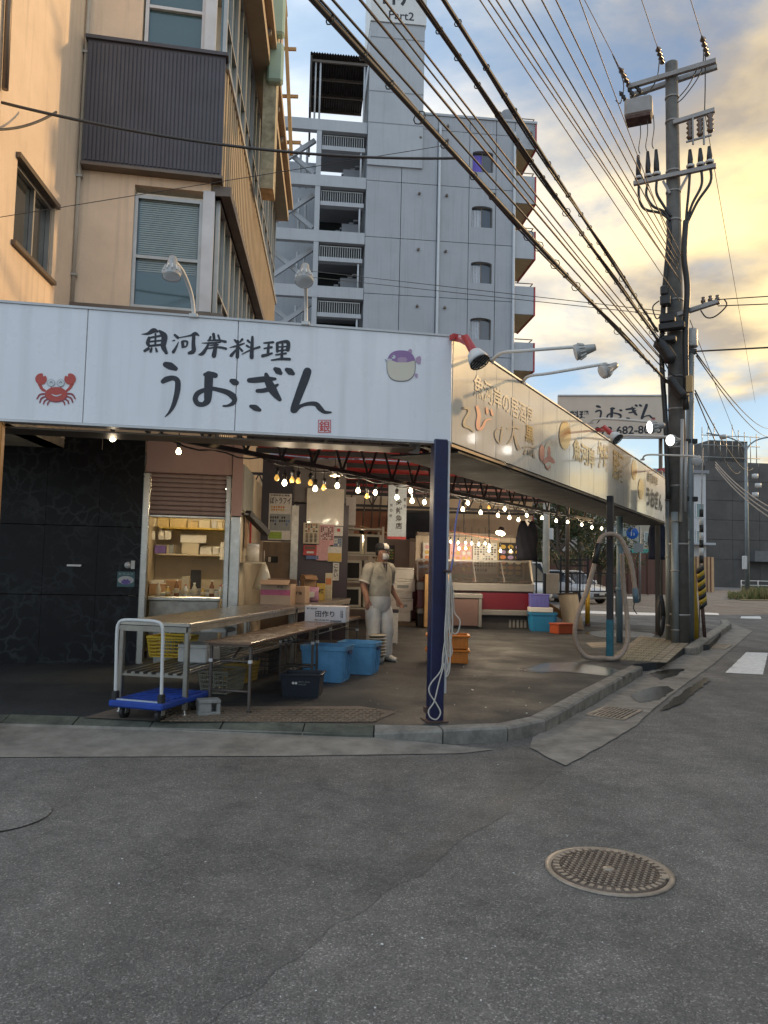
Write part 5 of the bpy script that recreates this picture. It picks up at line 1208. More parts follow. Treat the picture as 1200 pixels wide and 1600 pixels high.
def poster(name, pl, px, lab, bg, cells=None, parent=None, cat='poster', off=.012, group=None, texts=(), bands=()):
    """flat print: px = (x0, y0, x1, y1); cells = (u0, v0, u1, v1, nx, ny, palette)"""
    x0, y0, x1, y1 = px; s0, zt_ = pl.sz(x0, y0); s1, zb_ = pl.sz(x1, y1); w = s1-s0; h = zt_-zb_
    t_ = thing(name, pl.pt((s0+s1)/2, zb_, off), lab, cat, rz=pl.rz, group=group)
    b = MB(); N = 5; vs = []
    for i in range(N+1):
        for j in range(N+1): vs.append(((i/N-.5)*w, -.006*math.sin(i*1.9+j*1.3)*.6, h*j/N))
    b.add(vs, [(i*(N+1)+j, (i+1)*(N+1)+j, (i+1)*(N+1)+j+1, i*(N+1)+j+1) for i in range(N) for j in range(N)], bg, True); b.build('sheet', t_)
    pr = MB(); k = 0
    for u0_, v0_, u1_, v1_, m in bands: pr.poly([((u-.5)*w, -.0075-k*.0004, v*h) for u, v in ((u0_, v0_), (u1_, v0_), (u1_, v1_), (u0_, v1_))], m); k += 1
    for c in (cells or ()):
        u0_, v0_, u1_, v1_, nx, ny, pal = c
        for i in range(nx):
            for j in range(ny):
                m = random.choice(pal); g = .14
                ua, ub = u0_+(u1_-u0_)*(i+g)/nx, u0_+(u1_-u0_)*(i+1-g)/nx; va, vb = v0_+(v1_-v0_)*(j+g)/ny, v0_+(v1_-v0_)*(j+1-g)/ny
                n = 8; pts = []
                for q in range(n): an = 2*math.pi*q/n+.39; pts.append(((((ua+ub)/2+(ub-ua)*.56*math.cos(an))-.5)*w, -.0095, ((va+vb)/2+(vb-va)*.56*math.sin(an))*h))
                pr.poly(pts, m)
    for s, u0_, v0_, u1_, v1_, m in texts: text_on(pr, s, ((u0_-.5)*w, -.0115, v0_*h), ((u1_-u0_)*w, 0, 0), (0, 0, (v1_-v0_)*h), m, .02)
    if pr.f: pr.build('print', t_, fix=False)
    return t_
def pm(n, c, r=.45): return mat('print_'+n, c, r, var=.15, vs=30)
C_y = pm('yellow', (.55, .36, .06)); C_o = pm('orange', (.55, .2, .06)); C_r = pm('red', (.45, .03, .03)); C_pk = pm('pink', (.6, .32, .32)); C_w = pm('white', (.62, .6, .55)); C_k = pm('black', (.02, .018, .018)); C_br = pm('brown', (.12, .06, .035)); C_g = pm('green', (.25, .38, .03)); C_b = pm('blue', (.08, .14, .3)); C_gy = pm('grey', (.25, .27, .27)); C_pu = pm('lilac', (.32, .24, .4)); C_cr = pm('cream', (.55, .48, .33)); C_lb = pm('paleblue', (.42, .48, .53))
PW = Plane((0, 13.6), 82)
dw = thing('dark_partition', PW.hit(470, 940), 'dark partition with a narrow steel-edged door behind the counters', 'wall', rz=PW.rz)
def dwp(nm, x0, y0, x1, y1, m, o0=-.06, o1=0.0, full=True):
    s0, zt_ = PW.sz(x0, y0); s1, zb_ = PW.sz(x1, y1); b = MB(); fbox(PW, s0, s1, zb_, zt_, o0, o1, m, mbb=b); return b.build(nm, dw, world=True)
M_dcol = mat('dark_blue_column', (.035, .032, .045), .5, var=.1); M_oak = mat('dark_oak', (.14, .095, .055), .55, var=.2, vs=5, streak=.3); M_dpur = mat('dark_plum_door', (.055, .04, .05), .45, var=.1)
dwp('column', 411, 715, 458, 846, M_dcol); dwp('oak_panel', 411, 846.5, 455, 1000, M_oak); dwp('steel_edge', 456, 790, 461, 1000, M_ssd, -.06, .03); dwp('door', 462, 787, 540, 1000, M_dpur, -.05, -.005); dwp('transom', 459, 715, 540, 786, mat('transom_grey', (.17, .16, .15), .6, var=.1), -.06, 0)
dwp('switch_plate', 418, 869, 434, 879, M_black, 0, .02); dwp('switch', 419, 870, 423, 878, M_creamd, .021, .03)
poster('wall_poster', PW, (421, 771, 454, 844), 'tall shop poster with bold katakana and a green foot on the dark column', C_w, [(.08, .62, .7, .74, 6, 2, [C_o, C_y]), (.05, .3, .95, .52, 9, 3, [C_gy, C_k, C_b])], texts=[('ぽトラフイ', .05, .78, .95, .93, C_k), ('兵庫県認定 開催', .05, .945, .9, .985, C_k)], bands=[(.02, .02, .6, .17, C_g), (.05, .2, .95, .56, C_gy)])
M_clear = mat('cloudy_sheet', (.62, .58, .48), .25, var=.1, vs=5, coat=.5, alpha=1)
poster('plastic_sheet', PW, (480, 763, 536, 822), 'large pale plastic sheet hung over the plum door', M_clear, cat='sheet', off=.06)
poster('menu_poster', PW, (474, 817, 498, 850), 'brown menu poster, left of the pair on the plum door', C_cr, [(.1, .55, .9, .95, 5, 4, [C_br, C_k, C_w, C_o]), (.1, .06, .9, .5, 3, 7, [C_br, C_k])], off=.075, group='menu posters on the plum door')
poster('menu_poster', PW, (499, 820, 521, 852), 'dotted menu poster, right of the pair on the plum door', C_pk, [(.08, .25, .92, .92, 7, 9, [C_br, C_k, C_w])], off=.075, group='menu posters on the plum door')
poster('notice', PW, (521.5, 823, 535, 838), 'small white notice with a red mark at the door edge', C_w, bands=[(.35, .45, .68, .8, C_r)], off=.075, cat='notice')
poster('notice', PW, (520, 840, 534, 855), 'small blue-grey notice below the red-marked one', C_gy, [(.1, .1, .9, .9, 4, 3, [C_b, C_w])], off=.072, cat='notice')
poster('notice', PW, (474, 852, 494, 868), 'red strip notice under the brown menu poster', C_r, bands=[(.1, .6, .9, .9, C_br), (.25, .2, .8, .4, C_w)], off=.07, cat='notice')
poster('notice', PW, (478, 868, 497, 874), 'thin blue strip notice under the red one', C_b, off=.07, cat='notice')
poster('notice', PW, (494, 851, 515, 876), 'blank pale pink paper under the dotted menu poster', C_pk, off=.066, cat='notice')
poster('notice', PW, (512, 854, 533, 878), 'pale paper with a yellow lower half on the plum door', C_w, bands=[(.02, .02, .98, .58, C_y)], off=.07, cat='notice')
poster('banner', PW, (520, 879, 529, 907), 'narrow white strip with brush writing below the yellow paper', C_w, texts=[('こ', .2, .7, .8, .9, C_k), ('か', .2, .45, .8, .65, C_k), ('い', .2, .2, .8, .4, C_k)], off=.05, cat='banner')
BN = Plane((0, 13.0), 86)
poster('hanging_banner', BN, (607, 758, 634, 843), 'pale blue vertical cloth banner with black brush lettering above the worker', C_lb, texts=[('時', .45, .62, .75, .73, C_k), ('鮮', .42, .47, .78, .59, C_k), ('魚', .42, .33, .78, .45, C_k), ('店', .42, .19, .78, .31, C_k), ('旬', .1, .6, .24, .66, C_k), ('の', .1, .5, .24, .56, C_k), ('味', .1, .4, .24, .46, C_k), ('朝', .84, .7, .97, .77, C_k), ('市', .84, .58, .97, .65, C_k)], bands=[(0, 0, 1, .05, C_r)], cat='banner')
poster('wall_poster', WP, (576, 852, 592, 880), 'yellow and white shop poster on the rear wall left of the worker', C_cr, [(.08, .05, .92, .95, 3, 5, [C_y, C_br, C_w, C_k])], off=.02)
poster('wall_poster', WP, (606, 852, 616, 880), 'dark and yellow poster on the rear wall right of the cap', C_k, [(.1, .2, .9, .8, 3, 4, [C_y, C_g, C_w])], off=.02)

# ---- steel angle shelving left of the worker
SHP = Plane((0, 15.2), 80)
sh = thing('steel_shelving', SHP.hit(570, 930), 'pale perforated steel shelving with boxed trays behind the worker', 'shelving', rz=SHP.rz)
M_shw = mat('shelf_enamel', (.47, .44, .36), .5, var=.1)
s0 = SHP.sz(536, 850)[0]; s1 = SHP.sz(598, 850)[0]; zt_ = SHP.sz(570, 826)[1]
for s_ in (s0, s1):
    for o in (0, -.5):
        b = MB(); fbox(SHP, s_-.02, s_+.02, ZG, zt_+.05, o-.02, o+.02, M_shw, mbb=b); b.build('upright', sh, world=True)
for k in range(4):
    z_ = zt_-.02-k*.52; b = MB(); fbox(SHP, s0, s1, z_, z_+.03, -.5, 0, M_shw, mbb=b); b.build('shelf', sh, world=True)
for k in range(3):
    for i in range(2):
        sa = s0+.05+i*.38; z_ = zt_+.015-(k+1)*.52
        b = MB(); fbox(SHP, sa, sa+.34, z_, z_+.4, -.45, -.05, M_shw, bev=.015, mbb=b); q_ = b.build('tray_frame', sh, world=True)
        b = MB(); fbox(SHP, sa+.05, sa+.29, z_+.05, z_+.35, -.05, -.045, M_black, mbb=b); b.build('tray_opening', q_, world=True)
b = MB(); fbox(SHP, s0+.05, s0+.25, zt_+.06, zt_+.62, -.4, -.1, C_w, mbb=b); fbox(SHP, s0+.0, s0+.05, zt_+.06, zt_+.6, -.42, -.1, M_dcol, mbb=b); bo = b.build('standing_folder', sh, world=True)

# ================================================================== GOODS
M_styro = mat('styrofoam', (.64, .62, .58), .7, var=.05, vs=12, bump=.12, bs=200, dirt=.12); M_card = mat('cardboard', (.36, .22, .12), .8, var=.1, vs=4); M_cardp = mat('cardboard_pink', (.42, .285, .19), .75, var=.08, vs=4); M_boxw = mat('white_carton', (.60, .59, .62), .6, var=.05)
def styro(loc, rz, dims, lab, lid=True, group=None, band=None):
    t_ = thing('styrofoam_box', loc, lab, 'box', rz=rz, group=group); w, d, h = dims
    hb = h*(.8 if lid else 1)
    b = MB(); b.box((0, 0, hb/2), (w, d, hb), M_styro, bev=.012); b.build('body', t_)
    if lid: b = MB(); b.box((0, 0, hb+h*.1+.002), (w*1.01, d*1.01, h*.2), M_styro, bev=.014); b.build('lid', t_)
    if band: b = MB(); b.poly([(-w*.2, -d/2-.003, hb*.35), (w*.25, -d/2-.003, hb*.35), (w*.25, -d/2-.003, hb*.65), (-w*.2, -d/2-.003, hb*.65)], band); b.build('stamp', t_)
    return t_
def table_top(): pass
TA = 11.0                                  # direction of the long tables
tdir = Vector((math.sin(rad(TA)), math.cos(rad(TA)), 0)); tn = Vector((math.cos(rad(TA)), -math.sin(rad(TA)), 0))
def steel_table(p, L, w, h, lab, shelf=True, under=False):
    t_ = thing('steel_table', (p.x, p.y, ZG), lab, 'table', rz=rad(90-TA), group='stainless work tables')
    b = MB(); b.box((L/2, w/2, h-.02), (L, w, .04), M_ss, bev=.008); b.build('tabletop', t_)
    b = MB()
    for yy in (.02, w-.02): b.box((L/2, yy, h-.06), (L-.06, .03, .05), M_ssd)
    for xx in (.02, L-.02): b.box((xx, w/2, h-.065), (.03, w-.08, .05), M_ssd)
    b.build('apron', t_)
    for xx in (.04, L-.04):
        for yy in (.04, w-.04):
            b = MB(); b.box((xx, yy, (h-.08)/2+.025), (.045, .045, h-.13), M_ssd, bev=.006); lg = b.build('leg', t_)
            b = MB(); b.lathe([(.0005, 0), (.025, 0), (.022, .012), (.01, .02), (.01, .05)], (xx, yy, 0), M_ss, n=10); b.build('levelling_foot', lg)
    if shelf:
        n = 8
        for i in range(n):
            b = MB(); b.box((L/2, .07+i*(w-.14)/(n-1), .36), (L-.1, .04, .02), M_ssd, bev=.003); b.build('shelf_slat', t_)
        for xx in (.04, L-.04): b = MB(); b.box((xx, w/2, .343), (.03, w-.1, .02), M_ssd); b.build('shelf_bearer', t_)
    return t_
tp0 = Vector((-1.72, 6.98, 0))
H1 = .83
steel_table(tp0, 3.2, .72, H1, 'near stainless work table with slatted lower shelf')
steel_table(tp0+tdir*3.23, 3.0, .72, H1, 'far stainless work table with boxes on top', shelf=False)
def on_table(along, across, z): q = tp0+tdir*along-tn*across; return Vector((q.x, q.y, z))
ZT = ZG+H1
# cardboard box, cartons and bottles on the far end
def carton(loc, rz, dims, m, lab, cat='box', name='carton', band=None, flap=False, texts=(), open_=False):
    t_ = thing(name, loc, lab, cat, rz=rz); w, d, h = dims
    b = MB()
    if open_:
        th = .006
        b.box((0, 0, th/2), (w, d, th), m)
        for sx in (-1, 1): b.box((sx*(w/2-th/2), 0, h/2+th), (th, d, h), m)
        for sy in (-1, 1): b.box((0, sy*(d/2-th/2), h/2+th), (w-2*th, th, h), m)
    else: b.box((0, 0, h/2), (w, d, h), m, bev=.004)
    b.build('body', t_)
    if flap or open_:
        for sy, an in ((-1, .5), (1, -.7)):
            f = MB(); f.box((0, sy*(d/2+.05), h+.03), (w*.98, .13, .004), m, rot=Matrix.Rotation(an, 3, 'X')); f.build('flap', t_)
    if band:
        for u0_, u1_, v0_, v1_, mm in band:
            f = MB(); f.poly([((u-.5)*w, -d/2-.003, v*h) for u, v in ((u0_, v0_), (u1_, v0_), (u1_, v1_), (u0_, v1_))], mm); f.build('print_band', t_)
    if texts:
        f = MB()
        for s, u0_, v0_, u1_, v1_ in texts: text_on(f, s, ((u0_-.5)*w, -d/2-.004, v0_*h), ((u1_-u0_)*w, 0, 0), (0, 0, (v1_-v0_)*h), M_ink, .015)
        f.build('lettering', t_, fix=False)
    return t_
def px_on(x, y, z): return G(x, y, z)
c0 = px_on(432, 944, ZT); carton(c0+Vector((0, .16, 0)), rad(-8), (.42, .3, .27), M_cardp, 'open cardboard carton with a pink band on the steel table', band=[(0, 1, .45, .72, pm('magenta', (.42, .07, .14)))], open_=True, texts=[('産地', .55, .8, .75, .92)])
c0 = px_on(468, 943, ZT); carton(c0+Vector((0, .12, 0)), rad(-12), (.2, .22, .24), M_cardp, 'small plain cardboard carton right of the pink-banded one', texts=[('鮮魚', .2, .5, .8, .7)])
c0 = px_on(486, 940, ZT); t_ = thing('snack_bag', c0, 'crinkled pink and white snack bag on the steel table', 'bag'); b = MB()
rg = []
for k in range(9):
    z_ = .22*k/8; w = .12*(1-.12*abs(k-4)/4); d_ = .05*math.sin(math.pi*(k+.3)/8.6)+.004; rg.append([Vector((w*math.cos(a*.5236)*(1+.08*math.sin(a*3+k)), d_*math.sin(a*.5236), z_)) for a in range(12)])
b.loft(rg, pm('bagpink', (.5, .26, .36), .25)); b.build('pouch', t_); b = MB(); b.poly([(-.06, -.062, .06), (.05, -.062, .07), (.055, -.058, .15), (-.05, -.06, .15)], C_w); b.build('print', t_)
c0 = px_on(500, 938, ZT); carton(c0+Vector((0, .1, 0)), rad(5), (.13, .12, .26), C_y, 'yellow carton behind the snack bag', texts=[('特選', .15, .4, .85, .7)])
c0 = px_on(478, 938, ZT); carton(c0+Vector((0, .35, 0)), rad(20), (.2, .2, .32), M_card, 'tilted brown carton behind the snack bag', flap=True)
c0 = px_on(512, 936, ZT); carton(c0+Vector((0, .15, 0)), rad(0), (.11, .11, .42), C_cr, 'tall cream carton standing on the steel table', band=[(.1, .9, .55, .8, C_o)])
carton(px_on(440, 940, ZT)+Vector((.1, .55, 0)), 0, (.2, .2, .3), M_dcol, 'dark box behind the cardboard cartons')
# plastic bag hung by the kiosk side shelf
t_ = thing('hanging_bag', KS.pt(1.0, 1.1, .25), 'clear plastic bag hanging by the kiosk wall', 'bag'); b = MB()
rg = []
for k in range(8):
    z_ = .42*(1-k/7); r_ = .02+.13*(k/7)**.7; rg.append([Vector((r_*math.cos(a*.5236)*(1+.2*math.sin(a*2.5)), r_*.5*math.sin(a*.5236), z_)) for a in range(12)])
b.loft(rg, mat('clear_plastic', (.62, .6, .52), .15, var=.1, coat=.4)); b.build('pouch', t_); b = MB(); b.tube([(0, 0, .42), (0, 0, .6)], .006, M_alumw, n=5); b.build('string', t_)

# folding tables
M_lam = mat('walnut_laminate', (.20, .12, .075), .28, var=.22, vs=3, coat=.35); M_lamedge = mat('laminate_edge', (.12, .085, .06), .5, var=.1); M_chrome = mat('brown_tube', (.13, .11, .10), .4, .6, var=.15)
FA = 12.5
fdir = Vector((math.sin(rad(FA)), math.cos(rad(FA)), 0)); fn = Vector((math.cos(rad(FA)), -math.sin(rad(FA)), 0))
fp0 = G(388, 1118, ZG); fp0 = Vector((fp0.x, fp0.y, 0))
def folding(p, L, lab):
    w = .45; h = .655
    t_ = thing('folding_table', (p.x, p.y, ZG), lab, 'table', rz=rad(90-FA), group='walnut folding tables')
    b = MB(); b.box((L/2, w/2, h-.012), (L, w, .024), M_lam, bev=.004); b.build('tabletop', t_)
    b = MB(); b.box((L/2, w/2, h-.034), (L-.04, w-.05, .018), M_lamedge); b.build('underframe', t_)
    for xx, sg_ in ((.08, 1), (L-.08, -1)):
        for yy in (.03, w-.03):
            b = MB(); b.box((xx, yy, (h-.04)/2), (.026, .026, h-.04), M_chrome, bev=.004); lg = b.build('leg', t_)
            b = MB(); b.box((xx, yy, h*.72), (.034, .034, .03), M_alumw); b.build('clip', lg)
            b = MB(); b.box((xx, yy, .012), (.034, .034, .024), M_sock); b.build('foot', lg)
        b = MB(); b.tube([(xx, .03, h*.3), (xx, w-.03, h*.3)], .011, M_chrome, n=8); b.build('cross_bar', t_)
        b = MB(); b.tube([(xx, w/2, h*.72), (xx+sg_*.3, w/2, h-.05)], .009, M_chrome, n=8); b.tube([(xx, .04, h*.72), (xx, w-.04, h*.72)], .009, M_chrome, n=8); b.build('folding_stay', t_)
    for yy in (.12, w-.12):
        b = MB(); b.tube([(.3, yy, h-.12), (L-.3, yy, h-.12)], .007, M_ss, n=6); b.build('rack_rod', t_)
    return t_
folding(fp0, 2.05, 'near walnut folding table in front of the steel table'); folding(fp0+fdir*2.07, 2.05, 'far walnut folding table carrying the white carton')
ZF = ZG+.655
p = G(510, 972, ZF); carton(p+Vector((.0, .13, 0)), rad(-6), (.53, .3, .2), M_boxw, 'white carton lettered 田作り on the walnut folding table', texts=[('田作り', .26, .32, .72, .72), ('青海苔名産', .04, .78, .3, .9), ('株式会社', .24, .08, .6, .18), ('食品', .86, .3, .93, .78)], band=[(.62, .9, .06, .12, C_k)])
# white styrofoam side below the far steel table
styro(G(470, 985, ZG)+Vector((.05, .5, .0)), rad(-5), (.55, .4, .5), 'large white foam box standing behind the 田作り carton', group='foam boxes')
# on the near table's slatted shelf: yellow basket, foam box and a loose lid
M_ybask = mat('yellow_plastic', (.55, .36, .01), .45, var=.08); M_green = mat('leaf_green', (.05, .12, .03), .6, var=.2)
def basket(loc, rz, dims, m, lab, cat='basket', rows=6, colsn=9, taper=.88, group=None):
    w, d, h = dims; t_ = thing('plastic_basket', loc, lab, cat, rz=rz, group=group)
    b = MB(); b.box((0, 0, .006), (w*taper, d*taper, .012), m); b.build('base', t_)
    b = MB()
    for sx, sy, ln in ((0, -1, w), (0, 1, w), (-1, 0, d), (1, 0, d)):
        if sy: b.box((0, sy*d/2, h-.012), (w+.02, .022, .024), m, bev=.004)
        else: b.box((sx*w/2, 0, h-.012), (.022, d-.004, .024), m, bev=.004)
    b.build('rim', t_)
    g = MB()
    for k in range(1, rows):
        z_ = h*k/rows; f = taper+(1-taper)*k/rows
        for sy in (-1, 1): g.box((0, sy*d/2*f, z_), (w*f, .007, .012), m)
        for sx in (-1, 1): g.box((sx*w/2*f, 0, z_), (.007, d*f, .012), m)
    for i in range(colsn+1):
        u = -1+2*i/colsn
        for sy in (-1, 1): g.bar((u*w/2*taper, sy*d/2*taper, .006), (u*w/2, sy*d/2, h-.02), .011, .006, m)
        if i < colsn*.7:
            v_ = -1+2*i/(colsn*.7)
            for sx in (-1, 1): g.bar((sx*w/2*taper, v_*d/2*taper, .006), (sx*w/2, v_*d/2, h-.02), .006, .011, m)
    g.build('lattice', t_); return t_
ZS = ZG+.372
p = G(262, 1028, ZS); basket(p+Vector((0, .18, 0)), rad(80), (.34, .42, .22), M_ybask, 'yellow lattice basket on the lower shelf of the near steel table')
p = G(272, 1012, ZS); t_ = thing('leafy_greens', p+Vector((-.02, .2, .05)), 'dark leafy greens lying in the yellow basket', 'vegetables'); b = MB()
for i in range(70):
    an = random.uniform(0, 6.28); r_ = random.uniform(0, .13); c = Vector((r_*math.cos(an), r_*math.sin(an)*1.1, random.uniform(.06, .2))); u = Vector((random.gauss(0, 1), random.gauss(0, 1), random.gauss(0, .6))).normalized()*.05; w = u.orthogonal().normalized()*.025
    b.add([c-u, c+w, c+u, c-w], [(0, 1, 2, 3)], M_green if i % 3 else M_dk)
b.build('leaves', t_, fix=False)
p = G(305, 1036, ZS); styro(p+Vector((.0, .16, 0)), rad(-12), (.31, .34, .18), 'white foam box on the lower shelf right of the yellow basket', group='foam boxes')
t_ = thing('foam_lid', G(338, 1000, .60)+Vector((-.05, .25, 0)), 'loose white foam lid resting behind the foam box', 'lid', rz=rad(-8)); b = MB(); b.box((0, 0, .02), (.32, .36, .04), M_styro, bev=.01); b.build('slab', t_); b = MB(); b.box((0, 0, .046), (.27, .31, .012), M_styro, bev=.004); b.build('raised_panel', t_)
t_.location.z = ZS+.182+.002; t_.location.x += .02
# white bucket by the kiosk foot
t_ = thing('white_bucket', G(248, 1046, ZG)+Vector((0, .35, 0)), 'tall white plastic drum behind the platform trolley', 'bucket'); b = MB(); b.lathe([(.0005, 0), (.17, 0), (.19, .5), (.2, .5), (.2, .53), (.19, .53), (.185, .5), (.16, .02)], (0, 0, 0), C_w, n=20); b.build('shell', t_); b = MB(); b.lathe([(.205, .53), (.205, .55), (.0005, .56)], (0, 0, 0), M_nw, n=20); b.build('lid', t_)

# platform trolley
M_blue = mat('trolley_blue', (.010, .05, .30), .5, var=.25, vs=7, dirt=.5)
tr0 = G(258, 1101, ZG+.17); TZ = rad(90-17)
tr = thing('platform_trolley', (tr0.x-.17, tr0.y+.47, ZG), 'blue platform trolley with a white folding handle in front of the tables', 'trolley', rz=rad(-17))
DW, DL, DH = .54, .80, .17
b = MB(); b.box((0, 0, DH-.03), (DW, DL, .06), M_blue, bev=.015); dk = b.build('deck', tr)
for i in range(8):
    b = MB(); b.box((0, -DL/2+.09+i*.085, DH+.004), (DW-.08, .05, .008), M_blue, bev=.003); b.build('deck_rib', dk)
b = MB(); b.box((0, -DL/2+.035, DH+.006), (DW-.1, .012, .012), C_lb); b.build('end_strip', dk)
hp = [(-DW/2+.04, -DL/2+.05, DH-.02), (-DW/2+.04, -DL/2+.04, DH+.3), (-DW/2+.04, -DL/2+.03, DH+.58), (-DW/2+.055, -DL/2+.03, DH+.66), (-DW/2+.11, -DL/2+.03, DH+.69), (0, -DL/2+.03, DH+.695), (DW/2-.11, -DL/2+.03, DH+.69), (DW/2-.055, -DL/2+.03, DH+.66), (DW/2-.04, -DL/2+.03, DH+.58), (DW/2-.04, -DL/2+.04, DH+.3), (DW/2-.04, -DL/2+.05, DH-.02)]
b = MB(); b.tube(smooth_path(hp, 4), .015, M_lampw, n=10); b.build('handle', tr)
for sx in (-1, 1):
    b = MB(); b.box((sx*(DW/2-.04), -DL/2+.05, DH+.03), (.05, .06, .09), M_sock, bev=.008); b.build('handle_hinge', tr)
    for sy in (-1, 1):
        c = (sx*(DW/2-.09), sy*(DL/2-.12), .055); b = MB(); b.lathe([(.0005, -.018), (.055, -.018), (.06, -.012), (.06, .012), (.055, .018), (.0005, .018)], c, M_sock, axis=(1, .1*sy, 0), n=18); wh = b.build('wheel', tr)
        b = MB(); b.lathe([(.025, -.021), (.025, .021)], c, M_alum, axis=(1, .1*sy, 0), n=10); b.build('hub', wh)
        b = MB(); b.box((c[0]-.028, c[1], .085), (.006, .05, .07), M_alum); b.box((c[0]+.028, c[1], .085), (.006, .05, .07), M_alum); b.box((c[0], c[1], .118), (.06, .06, .01), M_alum); b.build('caster_fork', wh)
# concrete block
M_cb = mat('concrete_block_grey', (.26, .26, .245), .9, var=.15, vs=14, bump=.6, bs=120)
cbk = thing('concrete_block', G(322, 1119, ZG)+Vector((0, .08, 0)), 'hollow grey concrete block beside the trolley under the folding table', 'block', rz=rad(22)); w, d, h = .2, .15, .14
b = MB()
for z_ in (.016, h-.016): b.box((0, 0, z_), (w, d, .032), M_cb, bev=.006)
b.build('flange', cbk)
for x in (-w/2+.02, 0.0, w/2-.02): b = MB(); b.box((x, 0, h/2), (.034, d*.9, h-.066), M_cb); b.build('web', cbk)
b = MB(); b.box((0, d*.42, h/2), (w*.9, .02, h-.068), M_cb); b.box((-w*.22, -d*.42, h/2), (w*.5, .02, h-.068), M_cb); b.build('face_shell', cbk)
# baskets under the tables
basket(G(328, 1088, ZG)+Vector((.05, .35, 0)), rad(75), (.42, .34, .24), mat('olive_grey_plastic', (.23, .22, .17), .5, var=.1), 'olive grey lattice basket under the steel table', rows=5, group='baskets under the tables')
basket(G(368, 1070, ZG)+Vector((.0, .3, 0)), rad(75), (.36, .3, .22), mat('amber_plastic', (.38, .23, .03), .5, var=.1), 'amber lattice basket deep under the folding table', rows=5, group='baskets under the tables')
basket(G(400, 1060, ZG)+Vector((.0, .5, 0)), rad(78), (.44, .34, .34), mat('black_plastic', (.015, .016, .02), .45, var=.1), 'black lattice basket in the dark under the folding table', rows=6, group='baskets under the tables')
# blue-black crate with white print
M_bkcr = mat('black_crate', (.010, .014, .024), .4, var=.15)
k = thing('black_crate', G(470, 1090, ZG)+Vector((.0, .17, 0)), 'blue-black plastic crate with white print on the asphalt', 'crate', rz=rad(-4)); w, d, h = .42, .32, .24
b = MB(); b.box((0, 0, .01), (w*.9, d*.9, .02), M_bkcr)
for sy in (-1, 1): b.add([(-w*.45, sy*d*.45, 0), (w*.45, sy*d*.45, 0), (w/2, sy*d/2, h), (-w/2, sy*d/2, h), (-w*.45, sy*(d*.45-.012), 0), (w*.45, sy*(d*.45-.012), 0), (w/2, sy*(d/2-.012), h), (-w/2, sy*(d/2-.012), h)], [(0, 1, 2, 3), (4, 5, 6, 7), (3, 2, 6, 7)], M_bkcr)
for sx in (-1, 1): b.add([(sx*w*.45, -d*.45, 0), (sx*w*.45, d*.45, 0), (sx*w/2, d/2, h), (sx*w/2, -d/2, h), (sx*(w*.45-.012), -d*.45, 0), (sx*(w*.45-.012), d*.45, 0), (sx*(w/2-.012), d/2, h), (sx*(w/2-.012), -d/2, h)], [(0, 1, 2, 3), (4, 5, 6, 7), (3, 2, 6, 7)], M_bkcr)
b.build('shell', k)
b = MB()
for sy in (-1, 1): b.box((0, sy*d/2, h-.01), (w+.03, .025, .022), M_bkcr, bev=.004)
for sx in (-1, 1): b.box((sx*w/2, 0, h-.01), (.025, d-.002, .022), M_bkcr, bev=.004)
b.build('rim', k)
b = MB()
for dx in (-.075, -.045): b.poly([(dx+.014*math.cos(q*.524), -d*.475-.006, .145+.014*math.sin(q*.524)) for q in range(12)], C_w)
text_on(b, 'あかし魚市', (-.02, -d*.476-.006, .15), (.12, 0, 0), (0, 0, .018), C_gy); text_on(b, '専用容器', (-.02, -d*.474-.006, .125), (.08, 0, 0), (0, 0, .014), C_gy); b.build('print', k, fix=False)
# two big blue tubs
M_tub = mat('sky_blue_plastic', (.13, .35, .60), .45, var=.14, vs=5, dirt=.35, streak=.2)
def tub(loc, rz, dims, m, lab, group):
    w, d, h = dims; t_ = thing('plastic_tub', loc, lab, 'tub', rz=rz, group=group)
    def ring(f, z_, r=.06, n=5):
        o = []
        for sx, sy, a0 in ((1, 1, 0), (-1, 1, 90), (-1, -1, 180), (1, -1, 270)):
            for q in range(n):
                an = rad(a0+90*q/(n-1)); o.append(Vector((sx*(w/2*f-r)+r*math.cos(an), sy*(d/2*f-r)+r*math.sin(an), z_)))
        return o
    b = MB(); b.loft([ring(.86, 0), ring(.98, h*.86), ring(.985, h*.87), ring(1.03, h*.88), ring(1.04, h), ring(1.0, h), ring(.95, h*.86), ring(.84, .02)], m, smooth=False); b.build('shell', t_)
    for sx in (-1, 1):
        b = MB(); b.box((sx*(w/2*1.0+.008), 0, h*.82), (.022, d*.3, .035), mat('tub_handle_dark', (.03, .05, .14), .5)); b.build('handle', t_)
        for q in (-.3, -.1, .1, .3): b = MB(); b.bar((sx*w*.435, q*d, .03), (sx*w*.487, q*d, h*.78), .012, .02, m); b.build('rib', t_)
    return t_
p = G(505, 1067, ZG); tub(p+Vector((.02, .25, 0)), rad(-14), (.56, .42, .42), M_tub, 'big sky blue tub under the end of the folding table', 'blue tubs')
p = G(562, 1058, ZG); tub(p+Vector((-.02, .42, 0)), rad(-14), (.5, .42, .40), M_tub, 'second sky blue tub just behind the first, nearer the worker', 'blue tubs')
